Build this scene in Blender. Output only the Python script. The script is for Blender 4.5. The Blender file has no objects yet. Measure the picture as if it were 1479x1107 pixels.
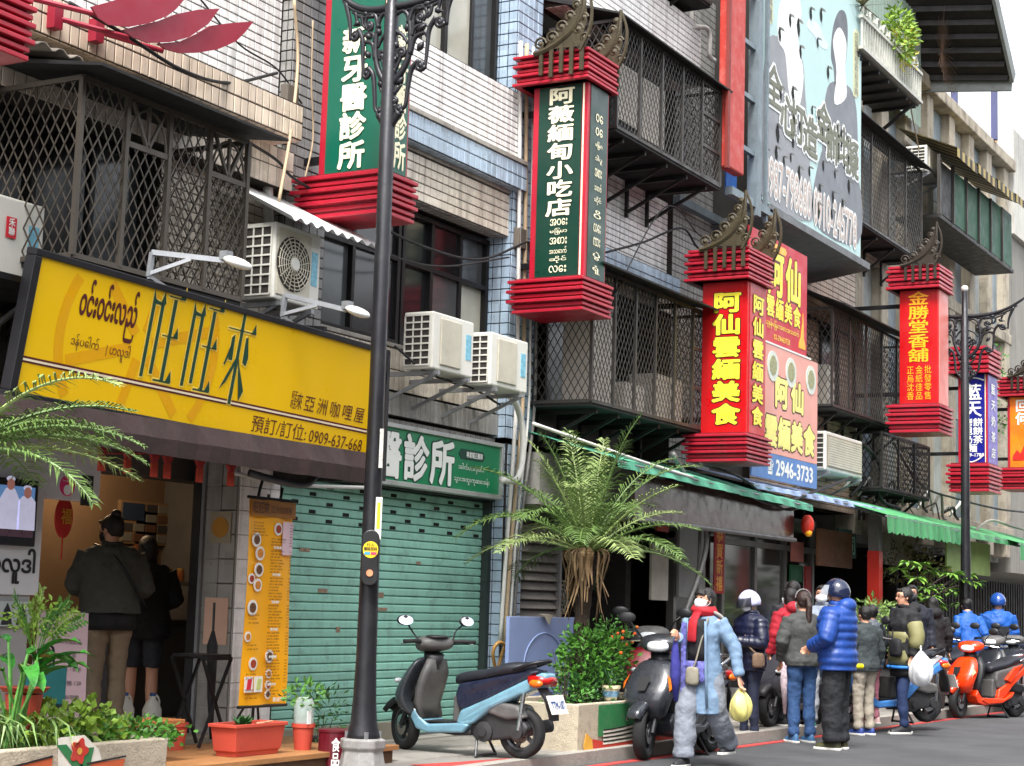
import bpy, math, random
import numpy as np
from mathutils import Vector, Matrix
S = bpy.context.scene
COL = S.collection
random.seed(7)
PI = math.pi
R = math.radians
# ---------------------------------------------------------------- camera
F = 2500.0; CX, CY = 739.5, 553.5            # focal length and centre in photo pixels (1479 wide)
_vx = np.array([2150 - CX, 915 - CY, F]); _r = .03
_D = F * F / (_vx[1] - _vx[0] * _r)
_up = np.array([_r * _D, -_D, F])
_X = _vx / np.linalg.norm(_vx); _Z = _up / np.linalg.norm(_up); _Y = np.cross(_Z, _X)
MC = np.stack([_X, _Y, _Z], 1)
CAM = np.array([0, -8.9, 1.4])
cd = bpy.data.cameras.new('camera'); cam = bpy.data.objects.new('camera', cd); COL.objects.link(cam); S.camera = cam
cd.sensor_width = 36; cd.lens = 36 * F / 1479; cd.clip_start = .1; cd.clip_end = 2000
_rt, _dn, _fw = MC[0], MC[1], MC[2]
cam.matrix_world = Matrix(((_rt[0], -_dn[0], -_fw[0], CAM[0]), (_rt[1], -_dn[1], -_fw[1], CAM[1]), (_rt[2], -_dn[2], -_fw[2], CAM[2]), (0, 0, 0, 1)))
def ray(px, py): return MC.T @ np.array([px - CX, py - CY, F])
def U(px, py, y=0.):                          # point of the plane y = const seen at a photo pixel
    d = ray(px, py); t = (y - CAM[1]) / d[1]; return Vector(CAM + t * d)
def G(px, py, z=0.):
    d = ray(px, py); t = (z - CAM[2]) / d[2]; return Vector(CAM + t * d)
def XX(px, py, x):
    d = ray(px, py); t = (x - CAM[0]) / d[0]; return Vector(CAM + t * d)
# ---------------------------------------------------------------- light: bright overcast day
SUN_EL, SUN_AZ = R(58), R(200)                # azimuth from +X, anticlockwise
W = bpy.data.worlds.new('World'); S.world = W; W.use_nodes = True
nt = W.node_tree; nt.nodes.clear()
sky = nt.nodes.new('ShaderNodeTexSky'); sky.sky_type = 'NISHITA'; sky.sun_disc = False
sky.sun_elevation = SUN_EL; sky.sun_rotation = R(90) - SUN_AZ; sky.air_density = 1.0; sky.dust_density = 3.0; sky.ozone_density = 1
hs = nt.nodes.new('ShaderNodeHueSaturation'); hs.inputs['Saturation'].default_value = .22
bg = nt.nodes.new('ShaderNodeBackground'); bg.inputs[1].default_value = .135
wo = nt.nodes.new('ShaderNodeOutputWorld')
nt.links.new(sky.outputs[0], hs.inputs['Color']); nt.links.new(hs.outputs[0], bg.inputs[0]); nt.links.new(bg.outputs[0], wo.inputs[0])
sl = bpy.data.lights.new('sun', 'SUN'); sl.energy = 1.5; sl.angle = R(16); sl.color = (1, .97, .93)
so = bpy.data.objects.new('sun', sl); COL.objects.link(so)
so.rotation_euler = Vector((math.cos(SUN_EL) * math.cos(SUN_AZ), math.cos(SUN_EL) * math.sin(SUN_AZ), math.sin(SUN_EL))).to_track_quat('Z', 'Y').to_euler()
S.view_settings.view_transform = 'Standard'; S.view_settings.look = 'None'; S.view_settings.gamma = 1
S.view_settings.use_curve_mapping = False; S.view_settings.exposure = 1.85
# ---------------------------------------------------------------- helpers
def rgb(r, g, b):
    f = lambda c: ((c / 255 + .055) / 1.055) ** 2.4 if c > 10 else c / 255 / 12.92
    return (f(r), f(g), f(b), 1)
_M = {}
def mat(name, col, rough=.6, metal=0., var=.12, vs=3., bump=0., bs=40., grime=0., gs=1.5, gcol=(.03, .024, .018, 1), streak=0., objvar=0., cell=None, spec=.5, emit=None, es=1., coat=0., alpha=1., trans=0., sub=0.):
    if name in _M: return _M[name]
    m = bpy.data.materials.new(name); m.use_nodes = True; t = m.node_tree; n = t.nodes; L = t.links
    b = n['Principled BSDF']; b.inputs['Roughness'].default_value = rough; b.inputs['Metallic'].default_value = metal
    b.inputs['Specular IOR Level'].default_value = spec; b.inputs['Coat Weight'].default_value = coat
    b.inputs['Alpha'].default_value = alpha; b.inputs['Transmission Weight'].default_value = trans
    if emit: b.inputs['Emission Color'].default_value = emit; b.inputs['Emission Strength'].default_value = es
    geo = n.new('ShaderNodeNewGeometry'); pos = geo.outputs['Position']
    def noise(scale, detail=4, vec=None, rough_=.6):
        q = n.new('ShaderNodeTexNoise'); q.inputs['Scale'].default_value = scale; q.inputs['Detail'].default_value = detail; q.inputs['Roughness'].default_value = rough_
        L.new(vec or pos, q.inputs['Vector']); return q.outputs['Fac']
    def mr(v, a, b_, c, d):
        q = n.new('ShaderNodeMapRange'); q.inputs[1].default_value = a; q.inputs[2].default_value = b_; q.inputs[3].default_value = c; q.inputs[4].default_value = d
        L.new(v, q.inputs[0]); return q.outputs[0]
    def mul(a, b_):
        q = n.new('ShaderNodeMath'); q.operation = 'MULTIPLY'; L.new(a, q.inputs[0])
        if isinstance(b_, float): q.inputs[1].default_value = b_
        else: L.new(b_, q.inputs[1])
        return q.outputs[0]
    f = mr(noise(vs), .25, .75, 1 - var, 1 + var)
    if objvar:
        oi = n.new('ShaderNodeObjectInfo'); f = mul(f, mr(oi.outputs['Random'], 0, 1, 1 - objvar, 1 + objvar))
    if cell:
        vm = n.new('ShaderNodeVectorMath'); vm.operation = 'MULTIPLY'; vm.inputs[1].default_value = cell[:3]; L.new(pos, vm.inputs[0])
        fl = n.new('ShaderNodeVectorMath'); fl.operation = 'FLOOR'; L.new(vm.outputs[0], fl.inputs[0])
        wn = n.new('ShaderNodeTexWhiteNoise'); L.new(fl.outputs[0], wn.inputs['Vector'])
        f = mul(f, mr(wn.outputs['Value'], 0, 1, 1 - cell[3], 1 + cell[3] * .6))
    mx = n.new('ShaderNodeVectorMath'); mx.operation = 'SCALE'; mx.inputs[0].default_value = col[:3]; L.new(f, mx.inputs['Scale'])
    c = mx.outputs[0]
    def mix(fac, c1, c2):
        q = n.new('ShaderNodeMix'); q.data_type = 'RGBA'; L.new(fac, q.inputs[0]); L.new(c1, q.inputs[6])
        q.inputs[7].default_value = c2; return q.outputs[2]
    if grime:
        c = mix(mr(noise(gs, 8, None, .7), .5, .72, 0, grime), c, gcol)
    if streak:
        vm = n.new('ShaderNodeVectorMath'); vm.operation = 'MULTIPLY'; vm.inputs[1].default_value = (9, 9, .5); L.new(pos, vm.inputs[0])
        c = mix(mr(noise(1., 5, vm.outputs[0]), .5, .75, 0, streak), c, (.07, .045, .028, 1))
    L.new(c, b.inputs['Base Color'])
    if bump:
        bp = n.new('ShaderNodeBump'); bp.inputs['Strength'].default_value = bump; bp.inputs['Distance'].default_value = .02
        L.new(noise(bs, 6), bp.inputs['Height']); L.new(bp.outputs[0], b.inputs['Normal'])
    if rough > .15:
        L.new(mr(noise(vs * 2.3), .3, .7, max(rough - .1, .03), min(rough + .12, 1)), b.inputs['Roughness'])
    m.diffuse_color = col; _M[name] = m; return m
MW = {}
class MB:
    def __init__(s): s.v = []; s.f = []
    def add(s, vs, fs):
        o = len(s.v); s.v += [tuple(p) for p in vs]; s.f += [tuple(i + o for i in f) for f in fs]; return s
    def box(s, x0, x1, y0, y1, z0, z1):
        v = [(x, y, z) for x in (x0, x1) for y in (y0, y1) for z in (z0, z1)]
        return s.add(v, [(0, 1, 3, 2), (4, 6, 7, 5), (0, 4, 5, 1), (2, 3, 7, 6), (0, 2, 6, 4), (1, 5, 7, 3)])
    def bar(s, p, q, w, h=None, up=(0, 0, 1)):
        p = Vector(p); q = Vector(q); h = h or w; d = (q - p)
        if d.length < 1e-6: return s
        d.normalize(); u = Vector(up)
        if abs(d.dot(u)) > .95: u = Vector((1, 0, 0)) if abs(d.x) < .9 else Vector((0, 1, 0))
        a = d.cross(u).normalized() * w / 2; b = a.cross(d).normalized() * h / 2
        v = [p + i * a + j * b for i, j in ((-1, -1), (1, -1), (1, 1), (-1, 1))] + [q + i * a + j * b for i, j in ((-1, -1), (1, -1), (1, 1), (-1, 1))]
        return s.add(v, [(0, 1, 2, 3), (7, 6, 5, 4), (0, 4, 5, 1), (1, 5, 6, 2), (2, 6, 7, 3), (3, 7, 4, 0)])
    def loft(s, rings, cap=True, closed=True):
        n = len(rings[0]); o = len(s.v)
        for r in rings: s.v += [tuple(p) for p in r]
        for i in range(len(rings) - 1):
            for j in range(n if closed else n - 1):
                k = (j + 1) % n; s.f.append((o + i * n + j, o + i * n + k, o + (i + 1) * n + k, o + (i + 1) * n + j))
        if cap:
            s.f.append(tuple(o + j for j in reversed(range(n)))); s.f.append(tuple(o + (len(rings) - 1) * n + j for j in range(n)))
        return s
    def tube(s, pts, r, n=8, cap=True, flat=1.):
        pts = [Vector(p) for p in pts]; m = len(pts)
        if not hasattr(r, '__len__'): r = [r] * m
        rings = []; a = None
        for i in range(m):
            d = (pts[min(i + 1, m - 1)] - pts[max(i - 1, 0)])
            if d.length < 1e-9: d = Vector((0, 0, 1))
            d.normalize()
            if a is None:
                u = Vector((0, 0, 1)) if abs(d.z) < .9 else Vector((1, 0, 0)); a = d.cross(u).normalized()
            a = (a - d * a.dot(d)).normalized(); b = d.cross(a)
            rings.append([pts[i] + a * r[i] * math.cos(2 * PI * k / n) + b * r[i] * flat * math.sin(2 * PI * k / n) for k in range(n)])
        return s.loft(rings, cap)
    def cyl(s, p, q, r, n=16, r2=None): return s.tube([p, q], [r, r if r2 is None else r2], n)
    def lathe(s, prof, c=(0, 0, 0), n=24, axis='z', cap=True):
        rings = []
        for r, h in prof:
            ring = []
            for k in range(n):
                a = 2 * PI * k / n; x, y = r * math.cos(a), r * math.sin(a)
                p = (x, y, h) if axis == 'z' else ((x, h, y) if axis == 'y' else (h, x, y))
                ring.append((p[0] + c[0], p[1] + c[1], p[2] + c[2]))
            rings.append(ring)
        return s.loft(rings, cap)
    def ball(s, c, r, nu=16, nv=10, M3=None):
        if not hasattr(r, '__len__'): r = (r, r, r)
        rings = []
        for i in range(1, nv):
            t = PI * i / nv; ring = []
            for k in range(nu):
                a = 2 * PI * k / nu; p = Vector((r[0] * math.sin(t) * math.cos(a), r[1] * math.sin(t) * math.sin(a), -r[2] * math.cos(t)))
                if M3: p = M3 @ p
                ring.append(Vector(c) + p)
            rings.append(ring)
        return s.loft(rings)
    def prism(s, poly, a, b, fn=None):      # poly (x,z) extruded along y from a to b
        n = len(poly); v = [(x, a, z) for x, z in poly] + [(x, b, z) for x, z in poly]
        if fn: v = [fn(*p) for p in v]
        return s.add(v, [tuple(range(n)), tuple(reversed(range(n, 2 * n)))] + [(i, i + n, (i + 1) % n + n, (i + 1) % n) for i in range(n)])
    def quad(s, *p): return s.add(p, [tuple(range(len(p)))])
    def build(s, name, m, parent=None, smooth=False, bevel=0, local=False, kind=None, seg=2, mods=None, autos=None, label=None):
        me = bpy.data.meshes.new(name); vs = s.v
        Mx = MW.get(parent.name) if parent else None
        if Mx is not None and not local:
            I = Mx.inverted(); vs = [tuple(I @ Vector(p)) for p in vs]
        me.from_pydata(vs, [], s.f); me.materials.append(m)
        o = bpy.data.objects.new(name, me); COL.objects.link(o)
        if parent: o.parent = parent; MW[o.name] = Mx if Mx is not None else Matrix()
        if smooth:
            me.polygons.foreach_set('use_smooth', [True] * len(me.polygons))
        if bevel:
            q = o.modifiers.new('bevel', 'BEVEL'); q.width = bevel; q.segments = seg; q.limit_method = 'ANGLE'; q.angle_limit = R(35)
        if mods: mods(o)
        if kind: o['kind'] = kind
        if label: o['label'] = label
        return o
def tag(o, label=None, cat=None, group=None, kind=None):
    if label: o['label'] = label
    if cat: o['category'] = cat
    if group: o['group'] = group
    if kind: o['kind'] = kind
    return o
def thing(name, label, cat, loc=(0, 0, 0), rz=0, group=None):
    o = bpy.data.objects.new(name, None); COL.objects.link(o); o.location = loc; o.rotation_euler = (0, 0, rz); o.empty_display_size = .2
    MW[o.name] = Matrix.Translation(Vector(loc)) @ Matrix.Rotation(rz, 4, 'Z'); return tag(o, label, cat, group)
def single(mb, name, m, label, cat, group=None, **k):
    xs = [p[0] for p in mb.v]; ys = [p[1] for p in mb.v]; zs = [p[2] for p in mb.v]
    c = Vector(((min(xs) + max(xs)) / 2, (min(ys) + max(ys)) / 2, min(zs)))
    mb.v = [tuple(Vector(p) - c) for p in mb.v]
    o = mb.build(name, m, None, local=True, **k); o.location = c; return tag(o, label, cat, group)
def copy_tree(o, parent=None):
    c = o.copy(); COL.objects.link(c)
    if parent: c.parent = parent
    for ch in o.children: copy_tree(ch, c)
    return c
def struct(mb, name, m, **k): return tag(mb.build(name, m, **k), kind='structure')
def bez(pts, n=12):                            # Catmull-Rom through points
    P = [Vector(p) for p in pts]; P = [P[0] * 2 - P[1]] + P + [P[-1] * 2 - P[-2]]; out = []
    for i in range(1, len(P) - 2):
        for k in range(n):
            t = k / n; a, b, c, d = P[i - 1], P[i], P[i + 1], P[i + 2]
            out.append(.5 * ((2 * b) + (c - a) * t + (2 * a - 5 * b + 4 * c - d) * t * t + (3 * b - a - 3 * c + d) * t ** 3))
    out.append(P[-2]); return out
# ---- lettering
_TC = {}
def glyphs(s, off=0.):
    k = s
    if k not in _TC:
        cu = bpy.data.curves.new('lettering', 'FONT'); cu.body = s; cu.size = 1; cu.resolution_u = 2
        o = bpy.data.objects.new('lettering', cu); me = bpy.data.meshes.new_from_object(o)
        _TC[k] = ([(v.co.x, v.co.y) for v in me.vertices], [tuple(p.vertices) for p in me.polygons])
        bpy.data.objects.remove(o); bpy.data.curves.remove(cu); bpy.data.meshes.remove(me)
    return _TC[k]
def write(mb, s, o, u, v, w=None, h=None, off=0., cell=False, lift=.004):
    """text s into the rectangle from corner o (lower left) along vectors u, v (unit), size w x h; lifted along u x v"""
    vs, fs = glyphs(s, off)
    if not vs: return mb
    o = Vector(o); u = Vector(u).normalized(); v = Vector(v).normalized(); n = u.cross(v) * lift
    if cell: x0, x1, y0, y1 = 0, 1, -.12, .88
    else:
        v0, _ = glyphs(s, 0.)
        x0 = min(p[0] for p in v0); x1 = max(p[0] for p in v0); y0 = min(p[1] for p in v0); y1 = max(p[1] for p in v0)
    sx = w / (x1 - x0); sy = (h / (y1 - y0)) if h else sx
    nn = u.cross(v)
    mb.add([o + n + u * (p[0] - x0) * sx + v * (p[1] - y0) * sy for p in vs], fs)
    if off > .012:                              # bolder strokes: copies set a little to each side, each a hair lower
        for i in range(8 if off > .02 else 4):
            a = 2 * PI * i / (8 if off > .02 else 4) + .4; du, dv = off * math.cos(a) * sx, off * math.sin(a) * sy
            mb.add([o + n - nn * .00022 * (i + 1) + u * ((p[0] - x0) * sx + du) + v * ((p[1] - y0) * sy + dv) for p in vs], fs)
    return mb
def column(mb, s, o, u, v, w, h, off=0., lift=.004, gap=0.):
    """vertical writing, one character per cell, from the top down; o = lower left of the column box"""
    n = len(s); ch = h / n; o = Vector(o); u = Vector(u); v = Vector(v)
    for i, c in enumerate(s):
        if c != ' ': write(mb, c, o + v * (ch * (n - 1 - i) + ch * gap / 2), u, v, w, ch * (1 - gap), off, True, lift)
    return mb
# ---- common materials
BLK = mat('black_metal', rgb(26, 26, 29), .45, .3, var=.2, bump=.1, bs=30)
DARK = mat('dark_interior', rgb(22, 21, 22), .8, var=.3)
WHT = mat('white_plastic', rgb(225, 225, 218), .45, var=.05, grime=.25, gs=3)
STEEL = mat('dull_steel', rgb(150, 152, 155), .4, .6, var=.15, grime=.3, gs=4)
GREYM = mat('grey_painted_metal', rgb(112, 110, 108), .5, .2, var=.2, grime=.4, gs=5)
CONC = mat('concrete', rgb(160, 155, 146), .85, var=.15, bump=.25, bs=35, grime=.5, gs=2, streak=.4)
RUBB = mat('rubber', rgb(28, 28, 30), .75, var=.15, bump=.1)
GLASS = mat('dark_glass', rgb(42, 48, 52), .08, 0, var=.25, vs=1., spec=.8)
# ---------------------------------------------------------------- ground
asph = mat('asphalt', (.055, .056, .059, 1), .8, var=.35, vs=.9, bump=.35, bs=160, grime=.35, gs=.8, gcol=(.03, .03, .032, 1))
pav = mat('pavement', rgb(128, 124, 118), .85, var=.2, vs=1.2, bump=.3, bs=60, grime=.6, gs=1.3)
redp = mat('red_road_paint', rgb(176, 56, 52), .7, var=.2, grime=.95, gs=7, gcol=(.10, .07, .07, 1), bump=.2)
struct(MB().quad((-300, -400, -.02), (500, -400, -.02), (500, 400, -.02), (-300, 400, -.02)), 'ground', asph)
struct(MB().quad((-60, -14, 0), (160, -14, 0), (160, -1.2, 0), (-60, -1.2, 0)), 'road', asph)
ky = lambda x: -1.84 - .04 * (x - 14.5) if x > 14.5 else -1.84
def strip(y0, y1, z0, z1, xs=(-10, 8, 14.5, 20, 28, 60)):
    m = MB()
    m.loft([[(x, ky(x) + y0, z0), (x, ky(x) + y1 if y1 < 1 else .3, z0), (x, ky(x) + y1 if y1 < 1 else .3, z1), (x, ky(x) + y0, z1)] for x in xs]); return m
struct(strip(.15, 9, -.01, .1), 'pavement', pav)
struct(strip(0, .148, -.01, .112), 'kerb', mat('kerb_stone', rgb(150, 146, 138), .85, var=.2, bump=.3, grime=.5, gs=3))
struct(strip(-.19, -.08, .0, .006), 'red_line', redp)
struct(MB().add([(11.9, -1.35, .106), (12.4, -1.5, .106), (13.05, -1.62, .106), (13.5, -1.66, .106), (13.5, -1.69, .106), (11.9, -1.69, .106)], [(0, 1, 2, 3, 4, 5)]), 'red_paint', redp)
# drain slabs along the kerb: individually jointed paving slabs
slab_m = mat('paving_slab', rgb(138, 133, 126), .85, var=.2, objvar=.12, bump=.25, bs=60, grime=.5, gs=2)
pvt = bpy.data.objects['pavement']
me = None
for i in range(34):
    for j in range(3):
        x = 12.0 + i * .6; y = -.35 - j * .42
        if me is None:
            o = MB().add([(0, 0, 0), (.592, 0, 0), (.592, .412, 0), (0, .412, 0), (.006, .006, .012), (.586, .006, .012), (.586, .406, .012), (.006, .406, .012)],
                         [(4, 5, 6, 7), (0, 1, 5, 4), (1, 2, 6, 5), (2, 3, 7, 6), (3, 0, 4, 7)]).build('slab', slab_m, pvt, local=True); me = o.data
        else: o = bpy.data.objects.new('slab', me); COL.objects.link(o); o.parent = pvt
        o.location = (x, y, .098)
# ---------------------------------------------------------------- tile system
class Tiler:
    """collects tiles of a building; the 300 showing largest become parts, the rest one joined part"""
    def __init__(s, b, limit=290): s.b = b; s.t = []; s.limit = limit
    def wall(s, x0, x1, z0, z1, y, tw, th, m, g, thick=.04, jit=.0, side=None, joint=.008, backing=True, stagger=False):
        # side None: faces the street (-Y); 'L': faces -X at X = x0, running from y0=y .. y1=x1
        if side is None:
            if backing: g_[0].setdefault((s.b.name, g.name), (MB(), g, s.b))[0].box(x0, x1, y, y + thick, z0, z1)
            nx = max(1, round((x1 - x0) / tw)); nz = max(1, round((z1 - z0) / th)); dx = (x1 - x0) / nx; dz = (z1 - z0) / nz
            for i in range(nx):
                for k in range(nz): s.t.append(((x0 + i * dx, y, z0 + k * dz), dx - joint, dz - joint, m, 0))
        else:
            y0, y1 = y, x1
            if backing: g_[0].setdefault((s.b.name, g.name), (MB(), g, s.b))[0].box(x0, x0 + thick, y0, y1, z0, z1)
            ny = max(1, round((y1 - y0) / tw)); nz = max(1, round((z1 - z0) / th)); dy = (y1 - y0) / ny; dz = (z1 - z0) / nz
            for i in range(ny):
                for k in range(nz): s.t.append(((x0, y1 - i * dy, z0 + k * dz), dy - joint, dz - joint, m, 1))
    def soffit(s, x0, x1, y0, y1, z, tw, td, m, joint=.01):
        nx = round((x1 - x0) / tw); ny = max(1, round((y1 - y0) / td)); dx = (x1 - x0) / nx; dy = (y1 - y0) / ny
        for i in range(nx):
            for k in range(ny): s.t.append(((x0 + i * dx, y1 - k * dy, z), dx - joint, dy - joint, m, 2))
    def done(s):
        def vis(t):
            c = MC @ (np.array(t[0]) - CAM)
            if c[2] < 1: return -1
            px, py = CX + F * c[0] / c[2], CY + F * c[1] / c[2]
            return -1 if not (-10 < px < 1489 and -10 < py < 1110) else t[1] * t[2] / c[2] ** 2
        s.t.sort(key=vis, reverse=True); cache = {}; rest = {}
        e = .004; h = .007
        def geo(w, hh, kind):
            p = [(0, 0, 0), (w, 0, 0), (w, 0, hh), (0, 0, hh), (e, -h, e), (w - e, -h, e), (w - e, -h, hh - e), (e, -h, hh - e)]
            if kind == 1: p = [(y, -x, z) for x, y, z in p]
            if kind == 2: p = [(x, -z, y) for x, y, z in p]
            return p, [(4, 5, 6, 7), (0, 1, 5, 4), (1, 2, 6, 5), (2, 3, 7, 6), (3, 0, 4, 7)]
        L0 = MW[s.b.name].to_translation()
        for i, (p, w, hh, m, kd) in enumerate(s.t):
            vs, fs = geo(w, hh, kd)
            if i < s.limit:
                k = (round(w, 3), round(hh, 3), m.name, kd)
                if k not in cache:
                    o = MB().add(vs, fs).build('tile', m, s.b, local=True); cache[k] = o.data
                else:
                    o = bpy.data.objects.new('tile', cache[k]); COL.objects.link(o); o.parent = s.b
                o.location = Vector(p) - L0
            else:
                rest.setdefault(m.name, (MB(), m))[0].add([(a + p[0], b + p[1], c + p[2]) for a, b, c in vs], fs)
        for mb, m in rest.values(): mb.build('tiles', m, s.b, kind='stuff')
g_ = [{}]
def flush_backing():
    for mb, g, b in g_[0].values(): mb.build('wall', g, b)
    g_[0] = {}
GROUT = mat('dark_grout', rgb(48, 42, 38), .9, var=.3, bump=.2)
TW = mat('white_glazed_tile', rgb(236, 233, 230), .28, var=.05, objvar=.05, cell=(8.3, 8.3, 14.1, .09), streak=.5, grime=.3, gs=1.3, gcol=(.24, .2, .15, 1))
TWC = mat('cream_white_tile', rgb(218, 208, 192), .3, var=.06, objvar=.06, cell=(8.3, 8.3, 14.1, .1), streak=.6, grime=.4, gs=1.1, gcol=(.20, .14, .09, 1))
TBG = mat('beige_ledge_tile', rgb(216, 198, 176), .35, var=.1, objvar=.08, cell=(11.3, 8.3, 5.1, .12), streak=.5, grime=.45, gs=1.6, gcol=(.12, .085, .06, 1))
TBL = mat('pale_blue_tile', rgb(166, 186, 204), .28, var=.06, objvar=.07, cell=(11.3, 8.3, 9.1, .15), streak=.4, grime=.3, gs=1.6, gcol=(.1, .09, .08, 1))
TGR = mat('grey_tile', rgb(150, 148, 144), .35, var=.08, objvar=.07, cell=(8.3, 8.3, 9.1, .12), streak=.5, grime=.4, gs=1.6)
TTAN = mat('tan_strip_tile', rgb(176, 152, 132), .45, var=.08, objvar=.1, cell=(4.3, 4.3, 11.1, .14), streak=.4, grime=.3, gs=1.5)
# ---------------------------------------------------------------- windows
FRB = mat('dark_window_frame', rgb(30, 29, 30), .4, .4, var=.2)
PANE = [mat('window_pane_%s' % k, c, .14, 0, var=.25, vs=1.2, spec=.6) for k, c in
        (('dark', rgb(26, 27, 29)), ('grey', rgb(70, 74, 75)), ('curtain', rgb(172, 170, 156)), ('green', rgb(120, 140, 134)))]
CURT = mat('curtain_cloth', rgb(190, 186, 172), .9, var=.12, vs=4)
def window(b, x0, x1, z0, z1, y, cols, rows=(1.,), panes=None, ft=.05, frame=None, depth=.09, side=None):
    """frame with mullions proud of the panes; every pane an object"""
    fr = MB(); w = x1 - x0; h = z1 - z0
    fr.box(x0, x1, y, y + depth, z0, z0 + ft).box(x0, x1, y, y + depth, z1 - ft, z1).box(x0, x0 + ft, y, y + depth, z0 + ft, z1 - ft).box(x1 - ft, x1, y, y + depth, z0 + ft, z1 - ft)
    wd = None; zz = [z0]; acc = sum(rows)
    for r_ in rows: zz.append(zz[-1] + h * r_ / acc)
    for i in range(1, cols): fr.box(x0 + w * i / cols - ft / 2, x0 + w * i / cols + ft / 2, y + .008, y + depth, z0 + ft, z1 - ft)
    for z in zz[1:-1]: fr.box(x0 + ft, x1 - ft, y + .004, y + depth - .01, z - ft / 2, z + ft / 2)
    wd = fr.build('window', frame or FRB, b, bevel=.004)
    k = 0
    for i in range(cols):
        for j in range(len(rows)):
            m = PANE[(panes[k % len(panes)]) if panes else 0]; k += 1
            yo = y + depth * (.45 if i % 2 else .7)
            MB().box(x0 + w * i / cols + .01, x0 + w * (i + 1) / cols - .01, yo, yo + .008, zz[j] + .01, zz[j + 1] - .01).build('pane', m, wd)
    return wd
# ================================================================ BUILDING A (left, tiled)
A = thing('tiled_building', 'white and beige tiled apartment building above the yellow shop sign and green roller shutter', 'building', (11, .3, 0))
ta = Tiler(A)
wallm = mat('render_wall', rgb(82, 78, 74), .85, var=.15, bump=.2, grime=.4)  # wall colour darkened to put deeper shade into the recesses
core = MB()
core.box(5.5, 16.1, .62, .9, 2.35, 9.5)
core.box(5.5, 16.1, .9, 9, 3.1, 9.5)
core.box(11.33, 11.85, .1, .34, .1, 3.0).box(13.4, 16.1, .65, 9, .0, 3.1)
core.box(11.51, 16.1, .52, .66, 0, 3.1)
core.build('core', wallm, A)
# upper left wall above the ledge, second band under it, columns
ta.wall(7.2, 11.55, 5.44, 8.6, .0, .118, .075, TW, GROUT, .5)
ta.wall(8.0, 11.25, 5.14, 5.43, -.5, .09, .145, TBG, GROUT, .3, joint=.011)               # beige ledge, upright tiles
ta.soffit(8.0, 11.25, -.5, -.2, 5.135, .115, .1, TBG)
ta.wall(7.2, 11.55, 4.80, 5.14, -.2, .115, .2, TWC, GROUT, .6)
ta.wall(10.12, 11.55, 3.0, 4.8, 0, .115, .075, TWC, GROUT, .4)
ta.wall(7.2, 8.22, 2.7, 4.80, 0, .118, .085, TW, GROUT, .4)
ta.wall(11.57, 12.15, 2.9, 8.6, -.12, .115, .09, TGR, GROUT, .5)
ta.wall(11.57, .0, 2.9, 8.6, -.12, .06, .09, TGR, GROUT, .5, side='L')
# right half
ta.wall(12.17, 15.55, 6.05, 6.76, -.15, .108, .066, TW, GROUT, .5)            # white parapet
ta.wall(12.17, 15.62, 5.72, 5.99, -.2, .108, .13, TBL, GROUT, .5)            # pale blue rows
ta.wall(12.17, 15.55, 5.22, 5.66, -.08, .108, .088, TWC, GROUT, .5)
ta.soffit(12.17, 15.55, -.08, .1, 5.215, .108, .09, TGR)
ta.soffit(12.17, 15.6, -.2, -.08, 5.715, .108, .12, TBL)
ta.wall(12.17, 15.5, 3.36, 3.76, .0, .085, .2, TWC, GROUT, .4)
ta.wall(12.17, 15.5, 3.12, 3.34, -.03, .085, .21, TGR, GROUT, .4)
ta.wall(15.47, 16.02, 3.1, 9.0, -.12, .11, .12, TBL, GROUT, .5)               # pilaster street face
ta.wall(15.47, .3, 3.1, 9.0, -.12, .1, .12, TBL, GROUT, .5, side='L')
ta.wall(15.56, 15.92, .1, 3.05, -.1, .12, .11, TBL, GROUT, .5)
ta.wall(15.52, .12, .1, 3.05, -.1, .1, .11, TBL, GROUT, .04, side='L')
MB().box(12.17, 15.6, -.22, .2, 5.99, 6.04).box(12.17, 15.6, -.02, .1, 3.76, 3.8).box(12.17, 15.5, -.1, .2, 5.67, 5.71).build('ledge', CONC, A, bevel=.006)
window(A, 12.2, 13.75, 3.82, 5.18, .12, 2, (.62, .38), [1, 0, 0, 0])
window(A, 13.78, 15.44, 3.82, 5.18, .12, 3, (.62, .38), [0, 0, 1, 0, 2, 1])
window(A, 13.9, 15.44, 6.8, 8.6, .1, 3, (.75, .25), [2, 2, 2, 1, 1, 1])
window(A, 12.2, 13.8, 6.8, 8.6, .1, 3, (.75, .25), [1, 0, 0, 0, 2, 0])
window(A, 8.3, 10.1, 3.5, 4.79, .1, 3, (1,), [0, 0, 1])
# tiled pier by the menu: side-face shade put into grey tiles, street face white
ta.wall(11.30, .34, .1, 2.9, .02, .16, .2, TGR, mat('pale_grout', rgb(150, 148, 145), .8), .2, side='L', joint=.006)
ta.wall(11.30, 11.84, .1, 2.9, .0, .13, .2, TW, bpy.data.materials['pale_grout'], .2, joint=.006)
ta.wall(11.86, 15.5, 2.98, 3.1, .02, .1, .12, TGR, GROUT, .3)
ta.done(); flush_backing()
# ---- old cable bundle holders, patches of mortar on the wall of building A
for x, z in ((11.35, 5.2), (11.42, 5.5), (15.5, 5.1)):
    MB().box(x, x + .16, -.2, -.12, z, z + .22).build('junction_box', mat('old_box', rgb(96, 88, 78), .7, grime=.5, gs=6), A, bevel=.01)
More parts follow.
